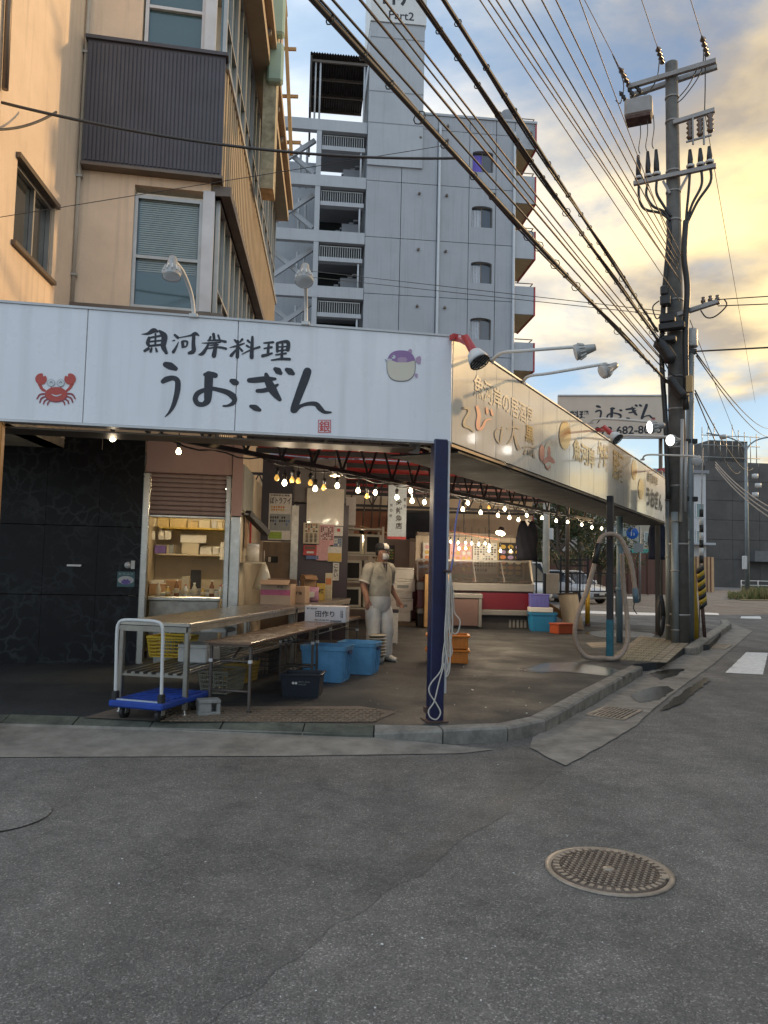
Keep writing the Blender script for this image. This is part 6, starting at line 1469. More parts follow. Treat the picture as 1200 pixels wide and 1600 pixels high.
# stacked pale sieves in front of the worker's leg
for i in range(7):
    t_ = thing('round_sieve', G(588, 1040, ZG)+Vector((0, .22, .1+i*.045)), 'pale sieve, %s from the bottom of the stack by the worker\'s leg' % ORD[i], 'sieve', group='stacked sieves'); b = MB(); b.lathe([(.0005, .004), (.10, .004), (.125, .03), (.13, .03), (.13, .036), (.12, .036), (.098, .012), (.0005, .012)], (0, 0, 0), C_cr, n=20); b.build('bowl', t_); b = MB(); b.lathe([(.128, .026), (.136, .028), (.136, .038), (.128, .04)], (0, 0, 0), C_w, n=20); b.build('rim', t_)
t_ = thing('grey_pail', G(588, 1040, ZG)+Vector((0, .22, 0)), 'grey pail carrying the stack of sieves by the worker', 'pail'); b = MB(); b.lathe([(.0005, 0), (.1, 0), (.115, .098), (.108, .098), (.095, .01), (.0005, .01)], (0, 0, 0), C_gy, n=20); b.build('shell', t_)

# orange crates (two stacked)
M_or = mat('orange_plastic', (.60, .19, .015), .45, var=.16, dirt=.35, streak=.2)
for i in range(2):
    p = G(701, 1037, ZG); t_ = thing('orange_crate', p+Vector((.0, .24, i*.21)), ('lower' if i == 0 else 'upper')+' of two stacked orange fish crates behind the corner post', 'crate', rz=rad(-4), group='orange crates')
    w, d, h = .62, .42, .2
    b = MB(); b.box((0, 0, .012), (w-.06, d-.06, .02), M_or)
    for sy in (-1, 1): b.box((0, sy*(d/2-.02), h/2), (w-.04, .014, h-.004), M_or, bev=.004)
    for sx in (-1, 1): b.box((sx*(w/2-.02), 0, h/2), (.014, d-.06, h-.006), M_or, bev=.004)
    b.build('shell', t_)
    b = MB()
    for sy in (-1, 1): b.box((0, sy*(d/2), h-.02), (w+.02, .03, .03), M_or, bev=.006)
    for sx in (-1, 1): b.box((sx*(w/2), 0, h-.021), (.03, d-.03, .03), M_or, bev=.006)
    b.build('rim', t_)
    for q in (-.36, -.12, .12, .36):
        b = MB(); b.box((q*w, -d/2+.009, h*.42), (.03, .018, h*.7), M_or, bev=.004); b.build('rib', t_)
    b = MB(); b.box((0, -d/2+.008, h*.62), (.12, .014, .035), mat('orange_dark', (.20, .06, .01), .6)); b.build('hand_hole', t_)

# foam boxes stacked by the rear wall
for i, (h, w) in enumerate(((.26, .5), (.27, .52), (.17, .56), (.28, .6), (.27, .62))):
    zc = ZG+.1+sum((.262, .272, .172, .282, .272)[:i]); p = D(627, 900, 18.4)
    styro(Vector((p.x+.03*(i % 2), p.y, zc)), rad(-6+4*(i % 2)), (w, .42, h), 'foam fish box, %s of the tall stack behind the worker' % ('lowest', 'second from the bottom', 'middle', 'second from the top', 'topmost')[i], group='foam boxes by the rear wall', band=C_gy if i in (1, 3) else None)
p = D(627, 900, 18.4); t_ = thing('pallet', (p.x, p.y, ZG), 'wooden pallet under the foam box stack', 'pallet', rz=rad(-5))
for q in range(5): b = MB(); b.box((-.3+.15*q, 0, .085), (.11, .6, .02), M_oak); b.build('deck_board', t_)
for q in (-.25, 0, .25): b = MB(); b.box((0, q, .0375), (.75, .08, .075), M_oak); b.build('bearer', t_)
# white bin beside the worker's leg
t_ = thing('white_bin', D(603, 972, 14.0), 'white waste bin with a dark lid behind the worker', 'bin'); t_.location = (D(606, 972, 14.0).x, 14.0, ZG); b = MB(); b.box((0, 0, .28), (.36, .3, .56), C_w, bev=.02); b.build('body', t_); b = MB(); b.box((0, 0, .585), (.38, .32, .05), M_dcol, bev=.01); b.build('lid', t_); b = MB(); b.box((0, 0, -.0), (.3, .26, .02), M_dk); b.build('skirt', t_)

# kiosk goods: boxes on shelves, counter things
def kbox(x0, x1, yb, yt, o, m, lab, cat='box', nm='carton', bev=.006):
    pl = Plane(KP.pt(0, 0, o), 80); s0, zb_ = pl.sz(x0, yb); s1, zt_ = pl.sz(x1, yt)
    t_ = thing(nm, pl.pt((s0+s1)/2, zb_), lab, cat, rz=FRZ, group='things in the kiosk'); w = s1-s0; h = zt_-zb_
    d_ = min(.28, max(.1, w)); b = MB(); b.box((0, d_/2, h/2), (w, d_, h), m, bev=bev); b.build('body', t_); b = MB(); b.box((0, d_/2, h-.012), (w*1.02, d_*1.02, .022), m, bev=.003); b.build('lid', t_); return t_
M_cream2 = mat('cream_box', (.56, .50, .38), .6, var=.06); M_gold2 = mat('golden_wrap', (.55, .42, .20), .35, var=.2, vs=15)
KO = -1.75
zsh2 = 2.047; zsh1 = 1.627
def shelfbox(x0, x1, yt, zb_, m, lab, cat='box', nm='carton', o=KO):
    pl = Plane(KP.pt(0, 0, o), 80); s0 = pl.sz(x0, 850)[0]; s1 = pl.sz(x1, 850)[0]; zt_ = pl.sz((x0+x1)/2, yt)[1]; h = max(.05, zt_-zb_)
    t_ = thing(nm, pl.pt((s0+s1)/2, zb_), lab, cat, rz=FRZ, group='things in the kiosk'); w = s1-s0; d_ = min(.26, max(.1, w)); b = MB(); b.box((0, d_/2, h/2), (w, d_, h), m, bev=.006); b.build('body', t_); b = MB(); b.box((0, d_/2, h+.006), (w*1.02, d_*1.02, .012), m, bev=.003); b.build('lid', t_)
for x0, x1, yt, m, lab in ((231, 243, 812, M_cream2, 'cream packet at the left end of the top kiosk shelf'), (244, 263, 810, M_gold2, 'golden wrapped packet, second on the top kiosk shelf'), (264, 290, 811, M_gold2, 'wide golden wrapped packet in the middle of the top kiosk shelf'), (292, 308, 815, M_gold2, 'low golden packet right of the middle of the top kiosk shelf'), (310, 327, 812, M_cream2, 'cream packet near the right of the top kiosk shelf'), (330, 338, 814, M_nw, 'white tub on the top kiosk shelf'), (339, 347, 815, M_cream2, 'slim cream box at the right end of the top kiosk shelf')): shelfbox(x0, x1, yt, zsh2, m, lab)
for x0, x1, yt, m, lab in ((242, 259, 853, M_npur, 'purple tray on the lower kiosk shelf'), (264, 272, 852, C_gy, 'grey tin next to the purple tray'), (284, 311, 849, M_cream2, 'cream carton in the middle of the lower kiosk shelf'), (313, 331, 856, M_styro, 'low white box right of the cream carton'), (333, 343, 855, M_styro, 'small white box at the right of the lower kiosk shelf'), (345, 352, 848, M_styro, 'tall white box behind the kiosk post')): shelfbox(x0, x1, yt, zsh1, m, lab)
shelfbox(281, 322, 837, Plane(KP.pt(0, 0, KO), 80).sz(300, 848)[1], M_styro, 'long white foam block lying across the cream carton')
kz2 = ZG+.80
def counterbox(x0, x1, yt, m, lab, o=-.9, cat='box', nm='carton'): shelfbox(x0, x1, yt, 1.001, m, lab, cat, nm, o)
counterbox(236, 262, 914, M_card, 'brown carton on the kiosk counter', -1.0); counterbox(286, 298, 902, C_cr, 'tall cream box standing on the kiosk counter', -.75); counterbox(300, 316, 892, M_dk, 'dark framed screen at the rear of the kiosk counter', -1.45, 'screen', 'small_screen'); counterbox(262, 300, 908, M_card, 'row of brown trays at the rear of the kiosk counter', -1.45, 'tray', 'tray'); counterbox(238, 258, 908, M_styro, 'white tub of pots behind the brown carton', -1.3, 'tub', 'tub'); counterbox(304, 346, 922, M_ssd, 'low steel tray at the right of the kiosk counter', -1.1, 'tray', 'tray')
for x0, x1, lab in ((231, 242, 'left'), (248, 256, 'middle'), (258, 267, 'right')):
    pl = Plane(KP.pt(0, 0, -1.6), 80); s0, zt_ = pl.sz(x0, 830); s1, zb_ = pl.sz(x1, 843); t_ = thing('paper_note', pl.pt((s0+s1)/2, zb_), '%s of three white notes hung under the top kiosk shelf' % lab, 'note', rz=FRZ, group='hung notes'); b = MB(); b.box((0, 0, (zt_-zb_)/2), (s1-s0, .004, zt_-zb_), C_w); b.build('sheet', t_); b = MB(); b.tube([(0, 0, zt_-zb_), (0, 0, zt_-zb_+.06)], .004, M_alumw, n=5); b.build('string', t_)
t_ = thing('paper_note', KP.pt(1.02, 1.55, -1.62), 'long white slip hanging from the lower kiosk shelf', 'note', rz=FRZ, group='hung notes'); b = MB(); b.box((0, 0, .12), (.1, .004, .24), C_w); b.build('sheet', t_); b = MB(); b.tube([(0, 0, .24), (0, 0, .28)], .004, M_alumw, n=5); b.build('string', t_)
# unseen glowing tube added behind the shutter to light the kiosk shelves
t_ = thing('kiosk_fill_lamp', KP.pt(.7, 2.6, -.4), 'unseen tube lamp added behind the kiosk shutter to light its shelves', 'lamp', rz=FRZ); b = MB(); b.box((0, 0, 0), (.8, .06, .04), C_w); b.build('housing', t_); b = MB(); b.tube([(-.38, 0, -.035), (.38, 0, -.035)], .014, mat('tube_glow', (1, .9, .7), .4, var=0, emit=120, ecol=(1, .82, .52)), n=10); b.build('tube', t_)
# wall things on the kiosk side
t_ = thing('wall_fan', KS.pt(.45, 2.05, .06), 'dark wall fan bracket on the kiosk side wall', 'fan'); b = MB(); b.bar(KS.pt(.3, 2.22, .05), KS.pt(.75, 1.95, .3), .1, .1, M_dk, bev=.01); b.build('motor', t_, world=True); b = MB(); b.bar(KS.pt(.15, 2.2, .0), KS.pt(.4, 2.2, .1), .05, .03, M_dk); b.build('bracket', t_, world=True)
for y0, y1, s_, m, lab in ((800, 835, .55, M_cardp, 'wooden board standing on the kiosk side shelf'), (805, 840, .95, C_r, 'red folder hanging on the kiosk side wall')):
    t_ = thing('hung_board', KS.pt(s_, 1.72, .03), lab, 'board', rz=KS.rz); b = MB(); b.box((0, 0, .24), (.24 if m is M_cardp else .1, .04, .48), m, bev=.005); b.build('board', t_); b = MB(); b.tube([(0, 0, .48), (0, .02, .56)], .005, M_sock, n=5); b.build('hook', t_)
t_ = thing('white_canister', KS.pt(.5, 1.525, .12), 'white canister on the kiosk side shelf', 'canister'); b = MB(); b.lathe([(.0005, 0), (.1, 0), (.1, .24), (.0005, .25)], (0, 0, 0), C_w, n=16); b.build('body', t_); b = MB(); b.lathe([(.102, .22), (.102, .26), (.0005, .27)], (0, 0, 0), M_nw, n=16); b.build('lid', t_)

# ================================================================== DISPLAY CASES
M_case_r = mat('case_maroon', (.12, .009, .018), .35, var=.08, coat=.3); M_case_g = mat('case_grey', (.23, .22, .205), .4, .3, var=.08); M_case_d = mat('case_dark', (.045, .04, .04), .6, var=.1)
M_pane = mat('case_glass', (.75, .78, .75), .03, var=0, trans=.95, spec=.5); M_food = [pm('food%d' % i, c, .4) for i, c in enumerate(((.5, .2, .12), (.42, .1, .07), (.55, .42, .3), (.4, .3, .22)))]
DP = Plane(G(833, 983, ZG), 88)
d0 = DP.sz(652, 940)[0]; d1 = 0.0
zr = DP.sz(800, 912)[1]; zd = DP.sz(800, 962)[1]; zr0 = DP.sz(800, 925)[1]; zr1 = DP.sz(800, 953)[1]
dc = thing('display_case', DP.pt(d0/2, ZG), 'long maroon and grey refrigerated display case at the back of the shop', 'display case', rz=DP.rz)
b = MB(); fbox(DP, d0, d1, zr1, zr0, -.8, 0, M_case_r, bev=.01, mbb=b); b.build('maroon_front', dc, world=True)
b = MB(); fbox(DP, d0-.02, d1+.02, zr0+.002, zr, -.85, .05, M_case_g, bev=.015, mbb=b); b.build('grey_top_rail', dc, world=True)
b = MB(); fbox(DP, d0, d1, zr1-.14, zr1-.002, -.8, .03, M_case_g, bev=.02, mbb=b); b.build('bumper', dc, world=True)
b = MB(); fbox(DP, d0+.03, d1-.04, ZG, zr1-.142, -.75, -.1, M_case_d, mbb=b); b.build('plinth', dc, world=True)
for q in range(5): b = MB(); fbox(DP, d1-.55+q*.09, d1-.5+q*.09, ZG+.02, ZG+.2, -.1, -.08, M_case_g, mbb=b); b.build('grille_bar', dc, world=True)
b = MB(); fbox(DP, d0, d1, zr+.01, zr+.05, -.75, -.02, mat('case_bed', (.40, .26, .22), .5, var=.3, vs=12), mbb=b); b.build('display_bed', dc, world=True)
for i in range(30):
    s_ = d0+.15+(d1-d0-.3)*(i % 15)/15; b = MB(); z_ = zr+.05; fbox(DP, s_, s_+.13, z_, z_+.05, -.62 if i < 15 else -.32, -.42 if i < 15 else -.12, random.choice(M_food), bev=.015, mbb=b); b.build('food_tray', dc, world=True)
g0 = [DP.pt(d0, zr+.02, .0), DP.pt(d1, zr+.02, .0), DP.pt(d1-.05, zr+.52, -.35), DP.pt(d0, zr+.52, -.35)]
for q in range(4):
    a_, c_ = q/4, (q+1)/4; b = MB(); b.prism([g0[0].lerp(g0[1], a_), g0[0].lerp(g0[1], c_-.01), g0[3].lerp(g0[2], c_-.01), g0[3].lerp(g0[2], a_)], DP.n*.006, M_pane); b.build('glass_pane', dc, world=True)
    b = MB(); b.bar(g0[0].lerp(g0[1], a_), g0[3].lerp(g0[2], a_), .03, .02, M_case_g); b.build('glazing_bar', dc, world=True)
b = MB(); b.bar(g0[3], g0[2], .05, .04, M_case_g); b.build('canopy_rail', dc, world=True)
zb1 = DP.sz(800, 846)[1]+.12
b = MB(); fbox(DP, d0, d1-.02, zr+.01, zb1, -.85, -.8, M_bw, mbb=b); b.build('back_board', dc, world=True)
b = MB(); b.prism([DP.pt(d1-.04, zr, -.0), DP.pt(d1-.04, zb1, -.55), DP.pt(d1-.04, zb1, -.79), DP.pt(d1-.04, zr, -.79)], DP.d*.04, M_creamd); b.build('end_cheek', dc, world=True)
b = MB(); fbox(DP, d0, d1+.03, zb1, zb1+.07, -.9, -.45, M_alumd, mbb=b); b.build('top_shelf', dc, world=True)
BD = Plane(DP.pt(0, 0, -.72), 88)
poster('menu_board', BD, (661, 848, 699, 897), 'pale menu board mostly hidden behind the corner post', C_w, [(.05, .1, .95, .95, 4, 5, [C_o, C_pk, C_y])], cat='menu board', group='menu boards on the display case')
poster('menu_board', BD, (703, 848, 737, 897), 'pink menu board with orange dishes on the display case', C_pk, [(.04, .08, .48, .92, 2, 5, [C_o, C_y, C_pk]), (.52, .08, .96, .92, 2, 5, [C_o, C_y, C_w])], cat='menu board', group='menu boards on the display case')
poster('menu_board', BD, (739, 848, 776, 897), 'dark dotted menu board in the middle of the display case', C_w, [(.04, .22, .97, .97, 8, 10, [C_k, C_br, C_gy, C_k, C_w]), (.05, .05, .6, .18, 5, 1, [C_k, C_gy])], cat='menu board', group='menu boards on the display case')
poster('menu_board', BD, (778, 848, 817, 902), 'yellow-edged black menu board of bowls at the right of the display case', C_k, [(.05, .04, .95, .96, 3, 6, [C_y, C_o, C_cr, C_pu, C_y])], cat='menu board', bands=[(.0, .0, .03, 1, C_y), (.97, 0, 1, 1, C_y)], group='menu boards on the display case')
# chest freezers in front (left, brown side)
for x0, x1, yb, yt, lab, m, mg in ((690, 753, 982, 927, 'brown chest freezer with a glass lid behind the corner post', mat('freezer_brown', (.14, .085, .075), .5, var=.1), M_case_g), (640, 662, 972, 903, 'narrow grey and maroon chest cooler left of the post', M_case_r, M_case_g)):
    yb_ = yb; p0_ = G(x0, yb_, ZG); pl = Plane((p0_.x, p0_.y), 88); s0 = 0; s1 = pl.sz(x1, 950)[0]; zt_ = pl.sz((x0+x1)/2, yt)[1]
    t_ = thing('chest_freezer', pl.pt(s1/2, ZG), lab, 'freezer', rz=pl.rz, group='chest freezers')
    b = MB(); fbox(pl, s0, s1-.08, ZG+.06, zt_-.12, -1.4, 0, m, bev=.015, mbb=b); b.build('body', t_, world=True)
    b = MB(); fbox(pl, s1-.08, s1, ZG+.05, zt_-.1, -1.4, .01, mg, bev=.01, mbb=b); b.build('corner_trim', t_, world=True)
    b = MB(); fbox(pl, s0-.02, s1+.02, zt_-.12, zt_, -1.42, .02, mg, bev=.02, mbb=b); b.build('rim', t_, world=True)
    b = MB(); fbox(pl, s0+.05, s1-.05, zt_, zt_+.02, -1.35, -.05, M_pane, mbb=b); b.build('glass_lid', t_, world=True)
    b = MB(); fbox(pl, s0+.05, s1-.05, ZG, ZG+.06, -1.3, -.06, M_case_d, mbb=b); b.build('plinth', t_, world=True)
# wooden pallet box with posts between
t_ = thing('wooden_bin', D(675, 920, 18.9), 'light wooden bin with two upright posts left of the display boards', 'bin'); p = D(678, 930, 18.9)
t_.location = (p.x, 18.9-1.1, ZG); b = MB(); b.box((0, 0, .62), (.6, .3, 1.2), mat('pale_wood', (.40, .24, .10), .6, var=.2, vs=8), bev=.01); b.build('box', t_)
for x in (-.02, .14): b = MB(); b.tube([(x, -.1, 1.22), (x, -.1, 2.2)], .035, M_wood, n=8); b.build('post', t_)

# purple crate on white tray on light-blue tub, right of the case
p = G(851, 987, ZG); tub(p+Vector((0, .28, 0)), rad(-4), (.62, .5, .42), mat('cyan_blue_plastic', (.03, .22, .42), .4, var=.1), 'cyan blue tub standing right of the maroon display case', 'tubs at the case end')
q = p+Vector((-.05, .28, .422)); styro(q, rad(-2), (.52, .4, .11), 'flat white foam tray on the cyan blue tub', lid=False, group='foam boxes')
w_, d_, h_ = .44, .36, .3; t_ = thing('purple_crate', q+Vector((-.03, 0, .113)), 'violet-blue plastic crate on top of the flat foam tray', 'crate', rz=rad(-3)); M_pc = mat('violet_plastic', (.13, .13, .42), .4, var=.1)
b = MB(); b.box((0, 0, h_/2), (w_*.95, d_*.95, h_), M_pc, bev=.01); b.build('body', t_); b = MB(); b.box((0, 0, h_-.015), (w_, d_, .03), M_pc, bev=.005); b.build('rim', t_)
for x in (-.18, -.09, 0, .09, .18): b = MB(); b.box((x, -d_*.48, h_*.45), (.02, .012, h_*.75), M_pc); b.build('rib', t_)
# tilted cream panel, brown basket and red crate leaning on it
t_ = thing('leaning_panel', G(890, 985, ZG), 'cream board leaning beside the hose', 'board'); a = [G(880, 978, ZG+.02), G(912, 984, ZG+.02)]; tp_ = [D(872, 928, a[0].y+.15), D(902, 927, a[1].y+.1)]
b = MB(); b.prism([a[0], a[1], tp_[1], tp_[0]], (.02, .05, 0), M_creamd); b.build('panel', t_, world=True); b = MB(); b.bar(tp_[0], tp_[1], .05, .03, M_alumd); b.build('top_edge', t_, world=True)
p = G(880, 975, ZG); t_ = thing('brown_basket', D(877, 955, p.y-.1), 'brown perforated basket tipped on its side beside the cream board', 'basket'); t_.rotation_euler = (.25, .5, .3); M_bb2 = mat('brown_plastic', (.16, .09, .035), .5, var=.2)
b = MB(); b.box((0, .15, .0), (.62, .04, .03), M_bb2)
for q in range(9): b.box((-.28+q*.07, 0, 0), (.025, .34, .02), M_bb2)
for q in range(5): b.box((0, -.15+q*.075, .003), (.6, .02, .022), M_bb2)
b.build('mesh_face', t_); b = MB()
for sy in (-1, 1): b.box((0, sy*.17, -.08), (.64, .02, .18), M_bb2, bev=.005)
for sx in (-1, 1): b.box((sx*.31, 0, -.08), (.02, .32, .18), M_bb2, bev=.005)
b.build('side_walls', t_)
t_ = thing('red_crate', G(884, 991, ZG)+Vector((-.05, .2, 0)), 'rusty red crate half hidden under the brown basket', 'crate', rz=.5); b = MB(); b.box((0, 0, .11), (.42, .3, .22), mat('rust_red_plastic', (.40, .08, .03), .5, var=.15), bev=.01); b.build('body', t_); b = MB(); b.box((0, 0, .21), (.45, .33, .03), mat('rust_red_plastic', (.4, .08, .03)), bev=.006); b.build('rim', t_)
# beige box on a stand, railing, yellow post
t_ = thing('meter_box', G(864, 965, ZG), 'beige box on a dark stand at the lot edge in front of the white van', 'box'); p = D(862, 920, 21.5); t_.location = (p.x, 21.5, ZG); zt_ = D(862, 896, 21.5).z; zb_ = D(862, 928, 21.5).z; b = MB(); b.box((0, 0, (zt_+zb_)/2-ZG), (.36, .3, zt_-zb_), M_creamd, bev=.02); b.build('cabinet', t_); b = MB(); b.box((-.2, 0, (zt_)/2-ZG/2), (.06, .2, zt_-ZG), M_dk); b.build('stand', t_)
t_ = thing('yellow_bollard', G(918, 978, ZG), 'short yellow post behind the hose loop', 'post'); b = MB(); b.tube([(0, 0, 0), (0, 0, 1.0)], .06, mat('yellow_paint', (.50, .30, .02), .5, var=.15), n=12); b.build('shaft', t_); b = MB(); b.lathe([(.07, 0), (.07, .04), (.06, .06)], (0, 0, 0), M_rust, n=12); b.build('base_ring', t_)
# hanging black jacket
def jacket(c, w, h, m, lab, collar=None, name='hanging_jacket', cat='jacket'):
    t_ = thing(name, c, lab, cat); rg = []
    for k in range(10):
        z_ = -h*k/9; ww = w*(.28+.22*min(1, k/2.2))*(1+.05*math.sin(k*1.7)); rg.append([Vector((ww*math.cos(a*.2618)*(1+.05*math.sin(a*3+k*.7)), .11*w*(1+.25*math.sin(a*4+k))*math.sin(a*.2618), z_)) for a in range(24)])
    b = MB(); b.loft(rg, m); b.build('cloth', t_)
    if collar:
        b = MB(); b.add([(-w*.16, -.1*w, .03), (w*.16, -.1*w, .03), (0, -.15*w, -h*.14)], [(0, 1, 2)], collar); b.build('collar', t_)
    b = MB(); b.tube([(0, 0, 0), (0, 0, .12), (.03, 0, .16)], .006, M_ss, n=5); b.build('hook', t_); return t_
M_cloth = mat('black_cloth', (.006, .0065, .01), .9, var=.2, vs=6, spec=.1); M_navcl = mat('navy_cloth', (.014, .02, .045), .8, var=.25, vs=5)
p = D(824, 814, 17.5); jacket(p, .48, .9, M_cloth, 'black jacket with white collar hung at the end of the display case', C_w)
p = SP.hit(1027, 815, -.2); jacket(p, .42, .88, M_navcl, 'navy cloth bundle hung under the far end of the side sign', None, 'cloth_bundle', 'cloth')

# small bottles and cloths crowding the kiosk counter
M_bt = [mat('bottle%d' % i, c, .25, var=.1, coat=.4) for i, c in enumerate(((.55, .5, .4), (.62, .62, .6), (.22, .09, .04), (.45, .3, .08)))]
def bottle(p, h, m, lab, grp):
    t_ = thing('bottle', p, lab, 'bottle', group=grp); b = MB(); b.lathe([(.0005, 0), (.034, 0), (.036, .01), (.036, h*.62), (.016, h*.8), (.015, h*.93)], (0, 0, 0), m, n=12); b.build('body', t_)
    b = MB(); b.lathe([(.018, h*.92), (.018, h), (.0005, h)], (0, 0, 0), C_w if m is not M_bt[1] else C_r, n=10); b.build('cap', t_); b = MB(); b.lathe([(.0375, h*.2), (.0375, h*.5)], (0, 0, 0), C_cr, n=12); b.build('paper_label', t_)
for i in range(9): bottle(KP.pt(.16+.125*i, 1.001, -.62-.05*(i % 2)), (.2, .14, .24, .17)[i % 4], M_bt[(i*3) % 4], '%s bottle from the left along the front of the kiosk counter' % ORD[i], 'bottles on the kiosk counter')
for i in range(6):
    pl = Plane(KP.pt(0, 0, -1.62), 80); t_ = thing('folded_cloth', KP.pt(.2+.2*i, 1.001, -.98), '%s folded white cloth from the left in the middle of the kiosk counter' % ORD[i], 'cloth', group='folded cloths on the kiosk counter', rz=FRZ)
    for k in range(2+i % 3): b = MB(); b.box((.01*(k % 2), 0, .012+.022*k), (.15, .12, .02), C_w if (i+k) % 3 else C_lb, bev=.008); b.build('cloth_fold', t_)

# ================================================================== UTILITY POLE
pbase = G(1063, 1004, ZG); PPl = Plane((pbase.x, pbase.y), 119)
M_pole = mat('pole_concrete', (.125, .12, .11), .85, var=.18, vs=5, streak=.2, bump=.3, bs=60); M_poled = mat('pole_steel_grey', (.22, .25, .26), .5, .4, var=.12, streak=.2); M_arm = mat('galvanised_arm', (.30, .285, .27), .5, .5, var=.12); M_ins = mat('brown_insulator', (.12, .075, .05), .25, var=.2, coat=.5); M_cable = mat('cable_black', (.055, .05, .045), .5, var=.15); M_cablew = mat('cable_copper_grey', (.17, .13, .10), .45, .3, var=.1); M_closure = mat('splice_black', (.02, .02, .02), .45, var=.1)
up_ = thing('utility_pole', (pbase.x, pbase.y, ZG), 'tall concrete utility pole with crossarms and switchgear at the kerb', 'utility pole')
ph = lambda x, y, o=0.0: PPl.hit(x, y, o)
ptop = ph(1049, 99); 
b = MB(); b.tube([(pbase.x, pbase.y, ZG), pbase.lerp(ptop, .5), ptop], [.185, .16, .125], M_pole, n=20); b.build('shaft', up_, world=True)
def axis(z): return pbase.lerp(ptop, (z-ZG)/(ptop.z-ZG))
for y in (152, 190, 268, 300, 345, 470, 520, 590, 640, 700, 760, 850, 960):
    z_ = ph(1055, y).z; c = axis(z_); b = MB(); r_ = .185-.06*(z_-ZG)/(ptop.z-ZG)+.006; b.lathe([(r_, -.02), (r_+.008, -.018), (r_+.008, .018), (r_, .02)], c, M_arm, n=18); b.build('band', up_, world=True)
for a_, c_, o in (((982, 136), (1119, 95), .14), ((984, 150), (1121, 104), -.14)):
    b = MB(); b.bar(ph(*a_, o), ph(*c_, o), .09, .1, M_arm, bev=.006); b.build('crossarm', up_, world=True)
b = MB(); b.bar(ph(1052, 192, .16), ph(1117, 172, .16), .09, .09, M_arm, bev=.006); b.build('crossarm', up_, world=True)
b = MB(); b.bar(ph(990, 287, .17), ph(1119, 259, .17), .09, .09, M_arm, bev=.006); b.build('crossarm', up_, world=True)
for a_, c_ in (((1036, 283), (1047, 302)), ((1076, 272), (1062, 298))):
    b = MB(); b.bar(ph(*a_, .15), ph(*c_, .15), .04, .05, M_arm); b.build('arm_brace', up_, world=True)
# switch box hung from the top arm
bx = ph(998, 172, .1)
b = MB(); b.box(bx, (.56, .42, .4), M_arm, rz=PPl.rz+.1, bev=.05); sw = b.build('switch_box', up_, world=True)
b = MB(); b.box(bx+Vector((0, 0, -.22)), (.5, .36, .06), M_rust, rz=PPl.rz+.1); b.build('box_base', sw, world=True)
for i, (x, y) in enumerate(((977, 156), (990, 150), (1001, 145))):
    q = ph(x, y, .1); b = MB(); prof = []
    for k in range(6): prof += [(.05 if k % 2 == 0 else .03, k*.04)]
    b.lathe([(.0005, 0)]+prof+[(.012, .24), (.0005, .25)], q, M_closure, axis=(-.45, .1, .8), n=10); b.build('bushing', sw, world=True)
# cut-out insulators on the right arm
for x, y in ((1078, 192), (1094, 187), (1110, 181)):
    q = ph(x, y+26, .16); b = MB(); prof = [(.0005, 0)]
    for k in range(8): prof += [((.075 if k % 2 else .04), k*.05)]
    b.lathe(prof+[(.0005, .42)], q, M_ins, axis=(0, 0, 1), n=12); b.build('cutout_insulator', up_, world=True)
b = MB(); b.bar(ph(1072, 222, .16), ph(1112, 211, .16), .04, .03, M_arm); b.build('insulator_rail', up_, world=True)
for x in (1082, 1099):
    b = MB(); b.bar(ph(x, 183, .2), ph(x+1, 226, .2), .03, .03, M_arm); b.build('hanger', up_, world=True)
# cable terminations on the middle arm
for i, (x, y0, y1) in enumerate(((998, 284, 243), (1013, 281, 237), (1026, 278, 234), (1079, 266, 234), (1095, 263, 232), (1109, 259, 229))):
    b = MB(); b.tube([ph(x, y0-3, .17), ph(x-.4, (y0+y1)/2, .17), ph(x-1, y1, .17)], [.06, .055, .03], M_closure, n=10); b.build('termination', up_, world=True)
    b = MB(); b.lathe([(.05, 0), (.085, .01), (.085, .05), (.05, .06)], ph(x, y0-4, .17), M_lampw, n=12); b.build('stress_cone', up_, world=True)
for i, pts in enumerate((((998, 290), (999, 312), (1008, 327), (1032, 333), (1046, 343)), ((1012, 288), (1010, 305), (1020, 322), (1038, 331), (1047, 345)), ((1026, 284), (1026, 302), (1036, 320), (1048, 338)), ((1078, 270), (1076, 300), (1073, 330), (1072, 345)), ((1096, 267), (1096, 290), (1082, 318), (1073, 345)), ((1110, 263), (1110, 285), (1090, 315), (1074, 348)))):
    b = MB(); b.tube(smooth_path([ph(x, y, .17) for x, y in pts], 5), .028, M_closure, n=8); b.build('riser_cable', up_, world=True)
b = MB(); b.tube(smooth_path([ph(1072, 345, .2), ph(1069, 400, .25), ph(1074, 450, .25), ph(1071, 520, .22), ph(1072, 640, .2)], 6), .06, M_closure, n=10); b.build('riser_duct', up_, world=True)
b = MB(); b.tube(smooth_path([ph(1047, 343, .1), ph(1043, 400, .2), ph(1037, 470, .22), ph(1034, 560, .22), ph(1040, 660, .2), ph(1044, 780, .2)], 6), .05, M_closure, n=10); b.build('riser_duct', up_, world=True)
# jumper wires at the head
for pts in (((957, 85), (974, 128), (970, 160), (962, 157)), ((1031, 80), (1027, 120), (1012, 145), (1001, 147)), ((1100, 62), (1096, 110), (1070, 150), (1052, 165)), ((1102, 65), (1102, 130), (1101, 175)), ((1090, 105), (1075, 135), (1053, 160))):
    b = MB(); b.tube(smooth_path([ph(x, y, .05) for x, y in pts], 6), .012, M_closure, n=5); b.build('jumper', up_, world=True)
for x, y0, y1 in ((1000, 188, 232), (1011, 185, 228), (1021, 180, 224)):
    b = MB(); b.tube(smooth_path([ph(x, y0, .15), ph(x+1, (y0+y1)/2, .15), ph(x-2, y1, .15), ph(x, y1+8, .17)], 5), .01, M_closure, n=5); b.build('jumper', up_, world=True)
